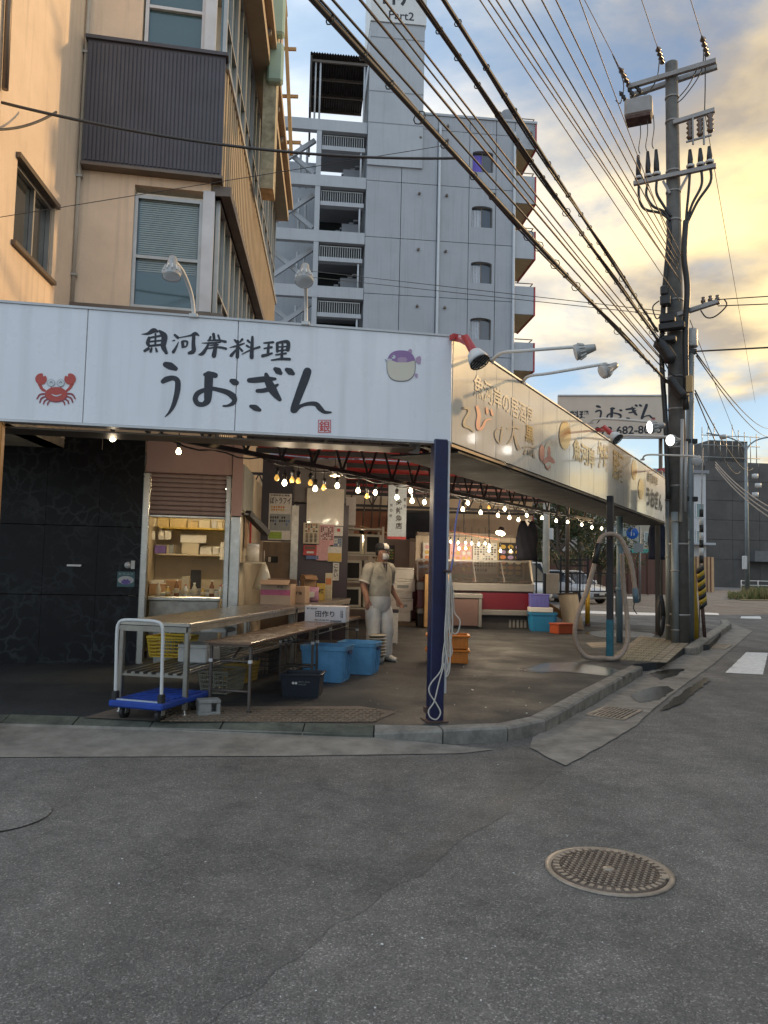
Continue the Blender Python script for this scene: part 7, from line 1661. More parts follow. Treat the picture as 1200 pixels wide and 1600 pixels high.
# strain insulators where the high wires arrive
def strain(a_, c_):
    a3, c3 = Vector(a_), Vector(c_); d_ = (c3-a3); L = d_.length; prof = [(.0005, 0)]
    for k in range(9): prof += [(.06 if k % 2 else .022, L*k/9)]
    b = MB(); b.lathe(prof+[(.0005, L)], a3, M_ins, axis=d_, n=10); b.build('strain_insulator', up_, world=True)
HV = []
for a_, e_ in (((984, 136), (956, 82)), ((1036, 100), (1020, 52)), ((1106, 88), (1089, 32))):
    p0_ = ph(*a_, .05); zz_ = p0_.z+.05; p1_ = G(e_[0], e_[1], zz_); strain(p0_, p0_.lerp(p1_, .62)); HV.append((p0_.lerp(p1_, .6), p1_))
# low-voltage bracket to the right
b = MB(); b.bar(ph(1058, 492, .1), ph(1122, 471, .1), .1, .09, M_arm, bev=.01); b.build('low_bracket', up_, world=True)
for x, y in ((1099, 466), (1110, 464), (1121, 463)):
    q = ph(x, y+14, .1); b = MB(); b.lathe([(.0005, 0), (.045, .02), (.05, .06), (.028, .08), (.05, .1), (.05, .14), (.028, .16), (.04, .2), (.0005, .22)], q, M_ins, n=10); b.build('pin_insulator', up_, world=True)
# racks, closures and clutter
for x, y, w, h in ((1040, 470, .2, .22), (1043, 498, .3, .2), (1050, 510, .5, .16), (1038, 455, .14, .2), (1046, 530, .26, .14)):
    b = MB(); b.box(ph(x, y, .3), (w, .2, h), M_closure, rz=PPl.rz, bev=.03); b.build('cable_rack', up_, world=True)
for pts, r_ in ((((1026, 532), (1040, 548), (1050, 566)), .13), (((1046, 590), (1058, 606), (1070, 622)), .1)):
    q = [ph(x, y, .35) for x, y in pts]; b = MB(); b.tube(smooth_path(q, 4), [r_*.5]+[r_]*7+[r_*.5], M_closure, n=12); b.build('splice_closure', up_, world=True)
for pts in (((1030, 470), (1020, 480), (1026, 498), (1034, 490)), ((1095, 485), (1104, 496), (1118, 494), (1135, 478), (1132, 468)), ((1036, 560), (1050, 585), (1068, 588), (1074, 600)), ((1040, 520), (1030, 528), (1046, 524))):
    b = MB(); b.tube(smooth_path([ph(x, y, .3) for x, y in pts], 6), .014, M_closure, n=5); b.build('loop_wire', up_, world=True)
b = MB(); b.box(ph(1077, 600, .3), (.12, .08, .34), M_wood, rz=PPl.rz, bev=.01, ); b.build('tag_plate', up_, world=True)
# conduits standing at the pole foot
for x, y0, y1, r_, m, lab in ((1046, 1001, 765, .075, M_poled, 'leftmost steel conduit at the utility pole foot'), (1055, 1005, 800, .07, M_poled, 'middle steel conduit at the utility pole foot'), (1071, 1004, 830, .085, M_poled, 'thick capped conduit in front of the utility pole')):
    q = G(x, y1 if False else y0, ZG); zt_ = D(x, y1, q.y).z
    t_ = thing('steel_conduit', (q.x, q.y, ZG), lab, 'conduit', group='conduits at the pole foot'); b = MB(); b.tube([(0, 0, 0), (0, 0, (zt_-ZG)*.5), (0, 0, zt_-ZG)], r_, m, n=14); b.build('pipe', t_)
    for f in (.1, .55, .93): b = MB(); b.lathe([(r_, -.015), (r_+.012, -.012), (r_+.012, .012), (r_, .015)], (0, 0, (zt_-ZG)*f), M_arm, n=14); b.build('collar', t_)
q = G(1067, 1000, ZG)+Vector((.18, -.1, 0))
for dx, y0, y1 in ((1066, 655, 815), (1072, 690, 800)):
    b = MB(); c0 = ph(dx, y0, .35); c1 = ph(dx-2, y1, .35); b.tube([c0, c1], .035, M_lampg, n=8); b.build('thin_conduit', up_, world=True)
# slim steel pole right behind with a grey canister
sq = G(1077, 1001, ZG); sl_ = thing('slim_pole', (sq.x, sq.y, ZG), 'slim blue-grey steel pole with a canister beside the utility pole', 'pole')
zt_ = D(1084, 540, sq.y).z; b = MB(); b.tube([(0, 0, 0), (.02, 0, zt_*.5), (.06, 0, zt_-ZG)], [.1, .085, .075], M_poled, n=14); b.build('shaft', sl_)
b = MB(); b.lathe([(.0005, 0), (.15, 0), (.155, .02), (.155, .36), (.145, .38), (.0005, .385)], (.05, 0, zt_-ZG-.04), M_lampg, n=18); b.build('canister', sl_)
for y in (550, 690, 780): z_ = D(1082, y, sq.y).z-ZG; b = MB(); b.box((.02, 0, z_), (.3, .16, .1), M_closure, bev=.01); b.build('clamp', sl_)
# guy wire with guards
gb_ = G(1092, 1000, ZG); ga = D(1098, 700, gb_.y); gw = thing('guy_wire', gb_, 'guy wire with a yellow and black striped guard right of the pole', 'guy wire')
b = MB(); b.tube([gb_, gb_.lerp(ga, .5), ga], .012, M_arm, n=6); b.build('wire', gw, world=True)
M_yel = mat('guard_yellow', (.50, .33, .03), .5, var=.15); M_blk = mat('guard_black', (.02, .02, .02), .5, var=.1)
g0_ = D(1099, 948, gb_.y); g1_ = D(1094, 886, gb_.y)
for k in range(9):
    a3, c3 = g0_.lerp(g1_, k/9), g0_.lerp(g1_, (k+1)/9); b = MB(); o = Vector((0, 0, .03)); n = 12; v1, v2 = [], []
    for q in range(n):
        an = 2*math.pi*q/n; dz = Vector((.075*math.cos(an), .075*math.sin(an), .06*math.cos(an))); v1.append(a3+dz); v2.append(c3+dz)
    b.loft([v1, v2], M_yel if k % 2 else M_blk); b.build('guard_stripe', gw, world=True)
for k in range(7):
    a3, c3 = D(1096, 880-12*k, gb_.y), D(1096, 868-12*k, gb_.y); b = MB(); b.tube([a3, c3], .045, M_lampw if k % 2 else M_blk, n=8); b.build('spiral_marker', gw, world=True)
yg = thing('yellow_guard', G(1088, 998, ZG), 'plain yellow guard tube leaning at the utility pole foot', 'guard'); a3 = G(1088, 998, ZG); c3 = D(1079, 862, a3.y); b = MB(); b.tube([a3, c3], .07, M_yel, n=12); b.build('tube', yg, world=True); b = MB(); b.tube([a3+Vector((.18, 0, 0)), D(1097, 942, a3.y)], .04, M_rust, n=8); b.build('stake', yg, world=True)
# black cable coil hung at the conduits
cc = thing('cable_coil', SP.pt(SLN-.2, .9, -.05), 'black cable coil hanging at the far post near the ground', 'cable')
b = MB()
for k in range(5):
    pts = []
    for q in range(17): an = 2*math.pi*q/16; pts.append(D(1032+(3+.9*k)*math.cos(an), 962+(24+2*k)*math.sin(an), 15.3+.03*k))
    b.tube(pts, .018, M_closure, n=6)
b.build('loops', cc, world=True)

# ================================================================== OVERHEAD WIRES
def wire(a3, e3, r_, m, lab, sag=.0, ext=.9, grp='overhead wires', lash=False, name='overhead_wire', extra=()):
    a3, e3 = Vector(a3), Vector(e3); e4 = e3+(e3-a3)*ext; N = 28; pts = []
    for i in range(N+1):
        t = i/N; p = a3.lerp(e4, t); p.z -= sag*4*t*(1-t); pts.append(p)
    t_ = thing(name, a3, lab, 'wire', group=grp); b = MB(); b.tube(pts, r_, m, n=6); b.build('conductor', t_, world=True)
    if lash:
        d_ = (e4-a3).normalized(); s_ = d_.cross(Vector((0, 0, 1))).normalized(); u_ = s_.cross(d_)
        L = (e4-a3).length; b = MB(); pp = []
        nn = int(L/.12)
        for i in range(nn):
            t = i/nn; p = a3.lerp(e4, t); p.z -= sag*4*t*(1-t); an = i*.09; pp.append(p+(s_*math.cos(an)+u_*math.sin(an))*(r_+.012))
        b.tube(pp, .011, M_cable, n=5); b.build('second_cable', t_, world=True)
        b = MB()
        for i in range(int(L/.5)):
            t = (i+.5+random.uniform(-.25, .25))*.5/L; p = a3.lerp(e4, t); p.z -= sag*4*t*(1-t)
            rr_ = (r_+.012)*random.choice((1, 1, 1.05, 1.6)); b.tube([p+(s_*math.cos(k*.7854)+u_*math.sin(k*.7854)-u_*.2)*rr_ for k in range(9)], .006, M_cable, n=4, caps=False)
        b.build('lashing_rings', t_, world=True, kind='stuff')
    return t_
def wpx(a_, e_, r_, m, lab, dz=0.1, o=.25, **k):
    a3 = ph(a_[0], a_[1], o); return wire(a3, G(e_[0], e_[1], a3.z+dz), r_, m, lab, **k)
wpx((1044, 598), (512, 0), .026, M_cable, 'thickest lashed cable bundle, leftmost at the top of the picture', lash=True, dz=.35, sag=.12)
wpx((1032, 536), (666, 0), .022, M_cable, 'lashed cable bundle crossing the lift shaft sign', lash=True, dz=.3, sag=.1)
wpx((1028, 518), (704, 0), .022, M_cable, 'lashed cable bundle just right of the lift shaft sign', lash=True, dz=.3, sag=.1)
for i, (a_, e_, r_, m) in enumerate((((1040, 580), (534, 0), .011, M_cable), ((1036, 565), (580, 0), .012, M_cablew), ((1034, 560), (605, 0), .008, M_cable), ((1034, 548), (624, 0), .010, M_cablew), ((1032, 530), (682, 0), .009, M_cable))):
    wpx(a_, e_, r_, m, '%s of five plain cables among the thick bundles' % ('first', 'second', 'third', 'fourth', 'fifth')[i], dz=.3, sag=.08+.03*i, grp='plain cables')
for i, (a_, e_, r_) in enumerate((((1062, 470), (755, 0), .007), ((1064, 440), (768, 0), .008), ((1056, 428), (780, 0), .009), ((1058, 420), (800, 0), .009), ((1060, 414), (820, 0), .009), ((1062, 408), (850, 0), .009), ((1066, 402), (872, 0), .009), ((1052, 390), (908, 0), .007))):
    wpx(a_, e_, r_, M_cablew, '%s thin wire from the left in the fan reaching the mid pole' % ORD[i], dz=.15, sag=.05, grp='thin wire fan')
for i, (a3, e3) in enumerate(HV):
    wire(a3, e3+(e3-a3)*.0, .008, M_cablew, '%s high-voltage wire leaving the top crossarm' % ('left', 'middle', 'right')[i], ext=7, grp='high-voltage wires')
for i, (a_, e_) in enumerate((((1122, 468), (1200, 463)), ((1122, 478), (1200, 475)), ((1086, 549), (1200, 543)))):
    a3 = ph(*a_, .2); wire(a3, D(e_[0], e_[1], a3.y-1.2), .01 if i < 2 else .016, M_cable, ('upper thin', 'lower thin', 'thicker lowest')[i]+' wire running off to the right from the pole', ext=5, grp='wires to the right')
for i, (a_, e_) in enumerate((((1088, 552), (1200, 655)), ((1088, 556), (1200, 668)), ((1086, 610), (1168, 720)), ((1086, 615), (1150, 725)))):
    a3 = ph(*a_, .1); e3 = D(e_[0], e_[1], 46); wire(a3, e3, .014, M_cable, '%s wire sagging down towards the street lamp' % ORD[i], ext=.4, sag=.7, grp='wires to the street lamp')
for i, (a_, e_) in enumerate((((1101, 176), (1175, 600)), ((1078, 500), (1165, 720)))):
    a3 = ph(a_[0], a_[1], .1); wire(a3, D(e_[0], e_[1], 40), .008, M_cable, '%s thin stay running down right from the pole' % ORD[i], ext=.2, grp='stays')
# copper-grey cables drooping at the right edge
for i in range(3):
    a3 = D(1118, 722+4*i, 44); wire(a3, D(1200, 752+8*i, 30), .03, M_cablew, '%s drooping cable at the right edge in front of the netted building' % ('upper', 'middle', 'lower')[i], ext=1.2, sag=1.0, grp='drooping cables')
# service drop from the cream building to the bundle
a3 = LW.hit(2, 160, .05); e3 = G(720, 247, 6.35)
wire(a3, e3, .016, M_cable, 'black service cable from the cream wall across to the bundle', ext=0, sag=.18, name='service_cable', grp='service cables')
b = LW.hit(-10, 202, .05); wire(b, LW.hit(88, 175, .35), .014, M_cable, 'short drooping cable joining the service cable at the left edge', ext=0, sag=.06, name='service_cable', grp='service cables')
wire(LW.hit(-4, 340, .05), G(690, 228, 6.5), .004, M_cable, 'hair-thin wire rising from the left wall to the bundle', ext=0, sag=.0, name='service_cable', grp='service cables')
for i, y in enumerate((432, 441)): wire(ph(1034, 486+6*i, .2), D(560, y, 22), .008, M_cable, '%s thin line crossing in front of the tower' % ('upper', 'lower')[i], ext=.3, grp='lines across the tower')

# ================================================================== HOSE AND ROPE
hz = lambda x, y: (640+x/2.857, 760+y/2.857)
HPth = [((1008, 470), -.12), ((985, 330), -.12), ((940, 232), -.1), ((890, 213), -.1), ((850, 240), -.12), ((825, 350), -.14), ((790, 470), -.16), ((755, 560), -.18), ((738, 640), -.2), ((750, 712), -.2), ((790, 760), -.2), ((860, 780), -.2), ((930, 764), -.18), ((970, 700), -.1), ((972, 600), 0), ((955, 450), .08), ((948, 300), .12)]
M_hose = mat('hose_pinkish', (.36, .275, .215), .6, var=.15, vs=9)
hp0 = p2
ho = thing('suction_hose', (p2.x, p2.y, ZG), 'thick pinkish ribbed hose looped over the turquoise-footed post', 'hose')
pts = []
for (x, y), dy in HPth:
    px, py = hz(x, y); q = D(px, py, p2.y+dy); pts.append(q)
zmin = min(q.z for q in pts)
pts = [Vector((q.x, q.y, max(q.z, ZG+.045))) for q in pts]
sp_ = smooth_path(pts, 14); b = MB(); b.tube(sp_, [.035+(.005 if i % 3 == 0 else 0) for i in range(len(sp_))], M_hose, n=12); b.build('hose_body', ho, world=True)
b = MB(); b.tube([D(*hz(843, 255), p2.y-.125), D(*hz(826, 345), p2.y-.145)], .047, M_sock, n=12); b.build('black_sleeve', ho, world=True)
b = MB(); b.tube([D(*hz(1006, 455), p2.y-.12), D(*hz(1012, 520), p2.y-.12)], .046, M_bluep, n=12); b.build('coupling', ho, world=True)
b = MB(); b.tube(smooth_path([D(*hz(1004, 520), p2.y-.12), D(*hz(1000, 545), p2.y-.12), D(*hz(1015, 570), p2.y-.12)], 4), .008, M_sock, n=5); b.build('tail_cord', ho, world=True)
b = MB(); b.tube([Vector((p2.x, p2.y, D(950, 838, p2.y).z-.01)), D(952, 841, p2.y-.16)], .015, M_rust, n=6); b.build('hook', ho, world=True)
M_rope = mat('white_rope', (.55, .50, .44), .8, var=.12, vs=20); M_ropeb = mat('blue_rope', (.14, .16, .42), .7, var=.1)
ro = thing('rope_hank', Vector((pb0.x+.1, pb0.y-.05, .9)), 'hank of pale rope hanging on the corner post', 'rope')
yp = pb0.y-.02
zr_ = lambda x, y: (640+x/2.857, 760+y/2.857)
loops = [[(178, 375), (186, 450), (180, 560), (165, 640), (172, 560), (190, 470), (182, 380)], [(182, 380), (195, 480), (200, 560), (225, 600), (215, 650), (195, 655), (180, 600), (178, 480), (180, 380)], [(180, 385), (170, 560), (165, 700), (150, 780), (165, 830), (180, 780), (175, 700), (185, 560), (184, 390)], [(182, 400), (192, 600), (185, 690), (190, 740), (175, 760), (168, 700), (176, 560), (180, 400)], [(165, 640), (150, 740), (140, 820), (95, 880), (88, 920), (120, 970), (138, 1010), (120, 1040), (92, 1030), (85, 1000), (110, 960), (130, 880), (155, 790)], [(175, 420), (160, 600), (158, 700), (172, 800), (160, 850), (178, 820), (182, 700), (176, 600), (178, 420)]]
for k, lp in enumerate(loops):
    b = MB(); b.tube(smooth_path([D(*zr_(x, y), yp-.1-.012*k) for x, y in lp], 7), .0062, M_rope, n=6); b.build('strand', ro, world=True)
b = MB(); b.tube(smooth_path([D(*zr_(225, 60), yp-.05), D(*zr_(205, 170), yp-.1), D(*zr_(196, 300), yp-.12), D(*zr_(184, 380), yp-.12)], 5), .007, M_ropeb, n=6); b.build('blue_lead', ro, world=True)
b = MB(); b.tube([Vector((pb0.x+.04, pb0.y, D(702, 892, yp).z)), D(703, 893, yp-.15)], .012, M_rust, n=6); b.build('hook', ro, world=True)

# ================================================================== CARS BEYOND THE LOT
M_tyre = mat('tyre', (.015, .015, .015), .8, var=.1); M_rim = mat('alloy_rim', (.35, .36, .37), .35, .8, var=.1); M_head = mat('headlamp', (.6, .62, .65), .08, var=0, coat=.8); M_cglass = mat('car_glass', (.02, .025, .03), .05, var=0, spec=.8)
def car(loc, rz, L, Wd, Hh, paint, lab, van=False, name='parked_car', cat='car'):
    t_ = thing(name, loc, lab, cat, rz=rz); hw = Wd/2
    # stations along x (front at +L/2): (x, z_low, z_belt, half width)
    st = [(-.5, .42, .78, .80), (-.485, .28, .92, .93), (-.40, .2, .98, .99), (-.1, .18, .97, 1), (.16, .18, .96, 1), (.30, .2, .88, .99), (.42, .22, .78, .95), (.485, .28, .66, .86), (.5, .38, .56, .74)]
    if van: st = [(-.5, .4, 1.0, .9), (-.49, .26, 1.05, .96), (-.3, .2, 1.06, 1), (.1, .2, 1.05, 1), (.32, .2, 1.02, .99), (.44, .22, .92, .95), (.49, .28, .74, .88), (.5, .38, .6, .78)]
    rg = []
    for x, zl, zb, w in st:
        y = hw*w; rg.append([Vector((x*L, -y*.9, zl)), Vector((x*L, -y, zl+.12)), Vector((x*L, -y, (zl+zb)/2)), Vector((x*L, -y*.97, zb-.06)), Vector((x*L, -y*.9, zb)), Vector((x*L, y*.9, zb)), Vector((x*L, y*.97, zb-.06)), Vector((x*L, y, (zl+zb)/2)), Vector((x*L, y, zl+.12)), Vector((x*L, y*.9, zl))])
    b = MB(); b.loft(rg, paint); b.build('body', t_)
    zb = .95 if not van else 1.04
    if van: gh = [(-.49, -.47), (.40, .26)]
    else: gh = [(-.49, -.36), (.26, .04)]
    (xb, xbt), (xf, xft) = gh
    bot = [Vector((xb*L, -hw*.88, zb)), Vector((xf*L, -hw*.88, zb-.03)), Vector((xf*L, hw*.88, zb-.03)), Vector((xb*L, hw*.88, zb))]
    tp = [Vector((xbt*L, -hw*.72, Hh-.05)), Vector((xft*L, -hw*.72, Hh-.04)), Vector((xft*L, hw*.72, Hh-.04)), Vector((xbt*L, hw*.72, Hh-.05))]
    b = MB(); b.loft([bot, tp], M_cglass, smooth=False); b.build('windows', t_)
    b = MB()
    for k in range(4): b.bar(bot[k], tp[k], .06, .07, paint)
    for s_ in (0, 3):
        q = 1 if s_ == 0 else 2
        b.bar(bot[s_].lerp(bot[q], .5), tp[s_].lerp(tp[q], .45), .06, .06, paint)
    b.build('pillars', t_)
    b = MB(); rr = []
    for f, zz_ in ((1.03, Hh-.06), (1.0, Hh-.02), (.85, Hh)): c = sum(tp, Vector())/4; rr.append([Vector((c.x+(v.x-c.x)*f, (v.y)*f*1.02, zz_)) for v in tp])
    b.loft(rr, paint, smooth=False); b.build('roof', t_)
    for sx in (-.32, .31):
        for sy in (-1, 1):
            c = (sx*L, sy*(hw-.09), .3); b = MB(); b.lathe([(.17, -.1), (.28, -.1), (.3, -.07), (.3, .07), (.28, .1), (.17, .1)], c, M_tyre, axis=(0, 1, 0), n=20); wh = b.build('wheel', t_); b = MB(); b.lathe([(.0005, -.07), (.18, -.09), (.18, .09), (.0005, .07)], c, M_rim, axis=(0, 1, 0), n=16); b.build('rim', wh)
    for sy in (-1, 1):
        b = MB(); b.box((.455*L, sy*hw*.68, .66), (.16, .34, .13), M_head, rz=-sy*.45, bev=.04); b.build('headlight', t_)
        b = MB(); b.box((.2*L, sy*(hw+.07), zb+.06), (.1, .16, .12), paint, bev=.03); b.build('mirror', t_)
    b = MB(); b.box((.497*L, 0, .42), (.04, Wd*.62, .16), M_dk, bev=.02); b.build('grille', t_)
    b = MB(); b.box((.503*L, 0, .5), (.02, .33, .16), C_w); b.build('number_plate', t_)
    return t_
M_silv = mat('silver_paint', (.66, .68, .70), .25, .1, var=.03, coat=.6); M_whp = mat('white_paint', (.78, .78, .76), .25, var=.03, coat=.6)
q = G(905, 943, .0); car((q.x-.2, q.y+1.2, 0), rad(-58), 4.1, 1.68, 1.52, M_silv, 'silver hatchback parked behind the railing, facing the street')
q = G(842, 945, .0); car((q.x-.6, q.y+1.5, 0), rad(-72), 3.5, 1.6, 1.85, M_whp, 'white minivan partly hidden behind the display case end', van=True)
# railing before the cars
RL = Plane(G(905, 962, ZG), 96)
rl = thing('lot_railing', RL.hit(905, 960), 'dark steel railing at the rear edge of the lot in front of the cars', 'railing', rz=RL.rz)
r0_ = RL.sz(838, 900)[0]; r1_ = RL.sz(960, 900)[0]
for x, yt in ((838, 824), (876, 868), (906, 868), (918, 868), (963, 898)):
    s_ = RL.sz(x, 900)[0]; b = MB(); fbox(RL, s_-.025, s_+.025, ZG, RL.sz(x, yt)[1], -.025, .025, M_dk, mbb=b); b.build('post', rl, world=True)
for y, xa, xb in ((896, 856, 963), (875, 876, 918), (884, 876, 918), (924, 856, 963)):
    b = MB(); b.bar(RL.hit(xa, y, .0), RL.hit(xb, y, .0), .04, .04, M_dk); b.build('rail', rl, world=True)
for k in range(9):
    s_ = RL.sz(884+k*9, 900)[0]; b = MB(); fbox(RL, s_-.01, s_+.01, RL.sz(900, 924)[1], RL.sz(900, 897)[1], -.01, .01, M_dk, mbb=b); b.build('baluster', rl, world=True)
# low grey block wall under the hoarding end
# ================================================================== TREES
M_bark = mat('bark', (.10, .075, .055), .9, var=.2, vs=6, bump=.5, bs=30); LV = [mat('leaf%d' % i, c, .6, var=.25, vs=2, transl=.3) for i, c in enumerate(((.045, .075, .025), (.065, .095, .03), (.03, .055, .02), (.10, .10, .04)))]
def tree(base, h, r_, lab, n=5200, seed=1, group='trees behind the lot', sparse=1.0):
    rnd = random.Random(seed); t_ = thing('garden_tree', base, lab, 'tree', group=group)
    b = MB(); b.tube(smooth_path([(0, 0, 0), (.1, .05, h*.3), (0, .1, h*.6), (.1, 0, h*.85)], 4), [.2*(1-.85*i/12) for i in range(13)], M_bark, n=9); ends = []
    for k in range(11):
        a0 = rnd.uniform(0, 6.28); z0 = h*rnd.uniform(.25, .75); e = Vector((math.cos(a0)*r_*rnd.uniform(.5, .95), math.sin(a0)*r_*rnd.uniform(.5, .95), min(h*.97, z0+h*rnd.uniform(.1, .35)))); s0 = Vector((.05, .05, z0)); md = s0.lerp(e, .5)+Vector((0, 0, .2)); b.tube(smooth_path([s0, md, e], 4), [.075, .065, .055, .05, .045, .04, .03, .02, .012], M_bark, n=6); ends += [md, e]
    b.build('trunk', t_)
    cl = []
    for k in range(46):
        e = rnd.choice(ends); cl.append((e+Vector((rnd.gauss(0, .5), rnd.gauss(0, .5), rnd.gauss(0, .4))), rnd.uniform(.28, .62)))
    c = MB()
    for i in range(int(n*sparse)):
        cc_, cr_ = rnd.choice(cl); d_ = Vector((rnd.gauss(0, 1), rnd.gauss(0, 1), rnd.gauss(0, .8))).normalized()*cr_*rnd.uniform(.3, 1)**.5; p = cc_+d_; u = Vector((rnd.gauss(0, 1), rnd.gauss(0, 1), rnd.gauss(0, .7))).normalized(); w = u.orthogonal().normalized(); L = rnd.uniform(.05, .10); c.add([p-u*L, p+w*L*.45, p+u*L, p-w*L*.45], [(0, 1, 2, 3)], LV[rnd.randrange(4) if rnd.random() < .7 else 2])
    c.build('crown', t_, fix=False); return t_
for i, (x, Y, h, r_, lab) in enumerate(((872, 37, 5.2, 2.0, 'loose leafy tree behind the white minivan'), (905, 40, 5.8, 2.2, 'dark green tree left of the turquoise-footed post'), (935, 43, 5.4, 2.1, 'dense dark tree right beside the turquoise-footed post'), (842, 42, 6.0, 2.2, 'green tree behind the black jacket'))):
    q = D(x, 900, Y); tree((q.x, Y, 0), h, r_, lab, seed=i+3)
q = D(853, 900, 34); t_ = thing('distant_pole', (q.x, 34, 0), 'pale concrete pole standing among the trees behind the lot', 'utility pole'); b = MB(); b.tube([(0, 0, 0), (0, 0, 4), (0, 0, 9)], [.16, .14, .12], M_creamd, n=12); b.build('shaft', t_); b = MB(); b.box((.2, 0, 3.1), (.2, .2, .5), M_lampw, bev=.02); b.build('meter', t_)

# ================================================================== STREET FURNITURE AT THE CROSSING
q = G(1000, 940, 0); t_ = thing('road_sign', (q.x, q.y, 0), 'blue round pedestrian road sign on a grey post behind the lot', 'sign'); z_ = D(985, 833, q.y).z
b = MB(); b.tube([(0, 0, 0), (0, 0, z_+.35)], .045, M_poled, n=10); b.build('post', t_)
b = MB(); b.lathe([(.0005, .03), (.3, .03), (.31, .02), (.31, 0), (.0005, 0)], (-.42, -.07, z_), mat('sign_blue', (.01, .12, .5), .35, var=.04), axis=(0, -1, 0), n=24); b.build('disc', t_)
b = MB(); b.add([(-.5, -.105, z_-.15), (-.46, -.105, z_-.15), (-.44, -.105, z_+.05), (-.5, -.105, z_+.1)], [(0, 1, 2, 3)], C_w); b.poly([(-.47+.04*math.cos(k*.785), -.105, z_+.16+.04*math.sin(k*.785)) for k in range(8)], C_w); b.add([(-.36, -.105, z_-.15), (-.33, -.105, z_-.15), (-.31, -.105, z_), (-.36, -.105, z_+.02)], [(0, 1, 2, 3)], C_w); b.build('pictogram', t_)
b = MB(); b.bar((-.42, -.03, z_), (0, -.03, z_), .03, .03, M_poled); b.build('bracket', t_)
b = MB(); b.box((-.1, -.06, z_-.75), (.5, .02, .45), C_gy, bev=.01); b.build('plate', t_)
# street lamp
q = G(1168, 933, 0); t_ = thing('street_lamp', (q.x, q.y, 0), 'tall grey twin-arm street lamp on the grassy island', 'street lamp'); zt_ = D(1168, 693, q.y).z
b = MB(); b.tube([(0, 0, 0), (0, 0, zt_*.5), (0, 0, zt_)], [.16, .12, .09], M_poled, n=12); b.build('shaft', t_)
for sx, ex in ((-1, 1104), (1, 1250)):
    e = D(ex, 677, q.y)-Vector((q.x, q.y, 0)); b = MB(); b.tube(smooth_path([(0, 0, zt_-.6), (sx*.3, 0, zt_-.05), (sx*1.2, 0, zt_+.4), tuple(e)], 5), .05, M_poled, n=8); b.build('arm', t_); hd = Vector((0, 0, zt_)).lerp(e, .58)
    b = MB(); b.lathe([(.0005, -.22), (.16, -.2), (.26, -.05), (.2, .08), (.0005, .12)], (hd.x, 0, hd.z+.1), M_lampg, n=16); b.build('lamp_head', t_)
b = MB(); b.box((-.15, 0, 2.3), (.3, .25, .9), M_lampw, bev=.03); b.build('control_box', t_)
for k in range(3): b = MB(); b.lathe([(.0005, 0), (.2, .02), (.2, .3), (.0005, .32)], (.55+.2*(k % 2), -.1, 8.0-.7*k*.9), M_lampw, n=12); b.build('camera_unit', t_)
# signal pole with white boxes
q = G(1128, 914, 0); t_ = thing('signal_pole', (q.x, q.y, 0), 'thin signal pole with white boxes in front of the netted building', 'signal pole'); zt_ = D(1128, 812, q.y).z
b = MB(); b.tube([(0, 0, 0), (0, 0, zt_)], .1, M_poled, n=10); b.build('shaft', t_)
for x, y, w, h in ((1138, 862, 1.0, .75), (1124, 868, .4, .8), (1124, 890, .5, 1.2), (1124, 826, .3, .7)): p = D(x, y, q.y)-Vector((q.x, q.y, 0)); b = MB(); b.box((p.x, -.15, p.z), (w, .3, h), M_lampw, bev=.08); b.build('signal_box', t_)
b = MB(); b.tube([(0, 0, zt_*.62), (-2.2, 0, zt_*.66)], .06, M_poled, n=8); b.build('arm', t_)
q = G(1196, 905, 0); t_ = thing('traffic_signal', (q.x, q.y, 0), 'horizontal traffic light showing red at the right edge', 'traffic light'); p = D(1192, 851, q.y)-Vector((q.x, q.y, 0))
b = MB(); b.box((p.x, 0, p.z), (1.3, .25, .42), M_lampw, bev=.1); b.build('housing', t_)
for k, m in enumerate((M_dk, M_dk, mat('signal_red', (.8, .05, .05), .4, var=0, emit=3, ecol=(1, .05, .04)))): b = MB(); b.lathe([(.15, 0), (.14, .03), (.0005, .04)], (p.x-.4+.4*k, -.13, p.z), m, axis=(0, -1, 0), n=14); b.build('lens', t_)
b = MB(); b.tube([(2.5, 0, 0), (2.5, 0, p.z+.3), (p.x, 0, p.z+.3)], .08, M_poled, n=8); b.build('mast', t_)
# grassy traffic island
isl_px = [(1135, 933), (1160, 928), (1230, 925), (1260, 935), (1230, 938), (1160, 938)]
sheet('traffic_island', isl_px, .03, mat('island_soil', (.12, .11, .06), .9, var=.3, vs=3, dirt=.2)); M_gr = mat('grass_blade', (.10, .14, .035), .7, var=.3, vs=1); M_gr2 = mat('dry_grass', (.26, .20, .09), .7, var=.3, vs=1); b = MB()
for i in range(2600):
    x = random.uniform(1138, 1240); y = random.uniform(928, 936.5); p = G(x, y, .03); hgt = random.uniform(.12, .5)*(1.6 if x > 1160 else .7); w = random.uniform(.02, .05); an = random.uniform(0, 3.14); d_ = Vector((math.cos(an)*w, math.sin(an)*w, 0)); tip = p+Vector((random.gauss(0, .1), random.gauss(0, .1), hgt)); b.add([p-d_, p+d_, tip], [(0, 1, 2)], M_gr if random.random() < .55 else M_gr2)
b.build('island_grass', label='rough grass on the traffic island under the street lamp', cat='grass', kind='stuff', fix=False)
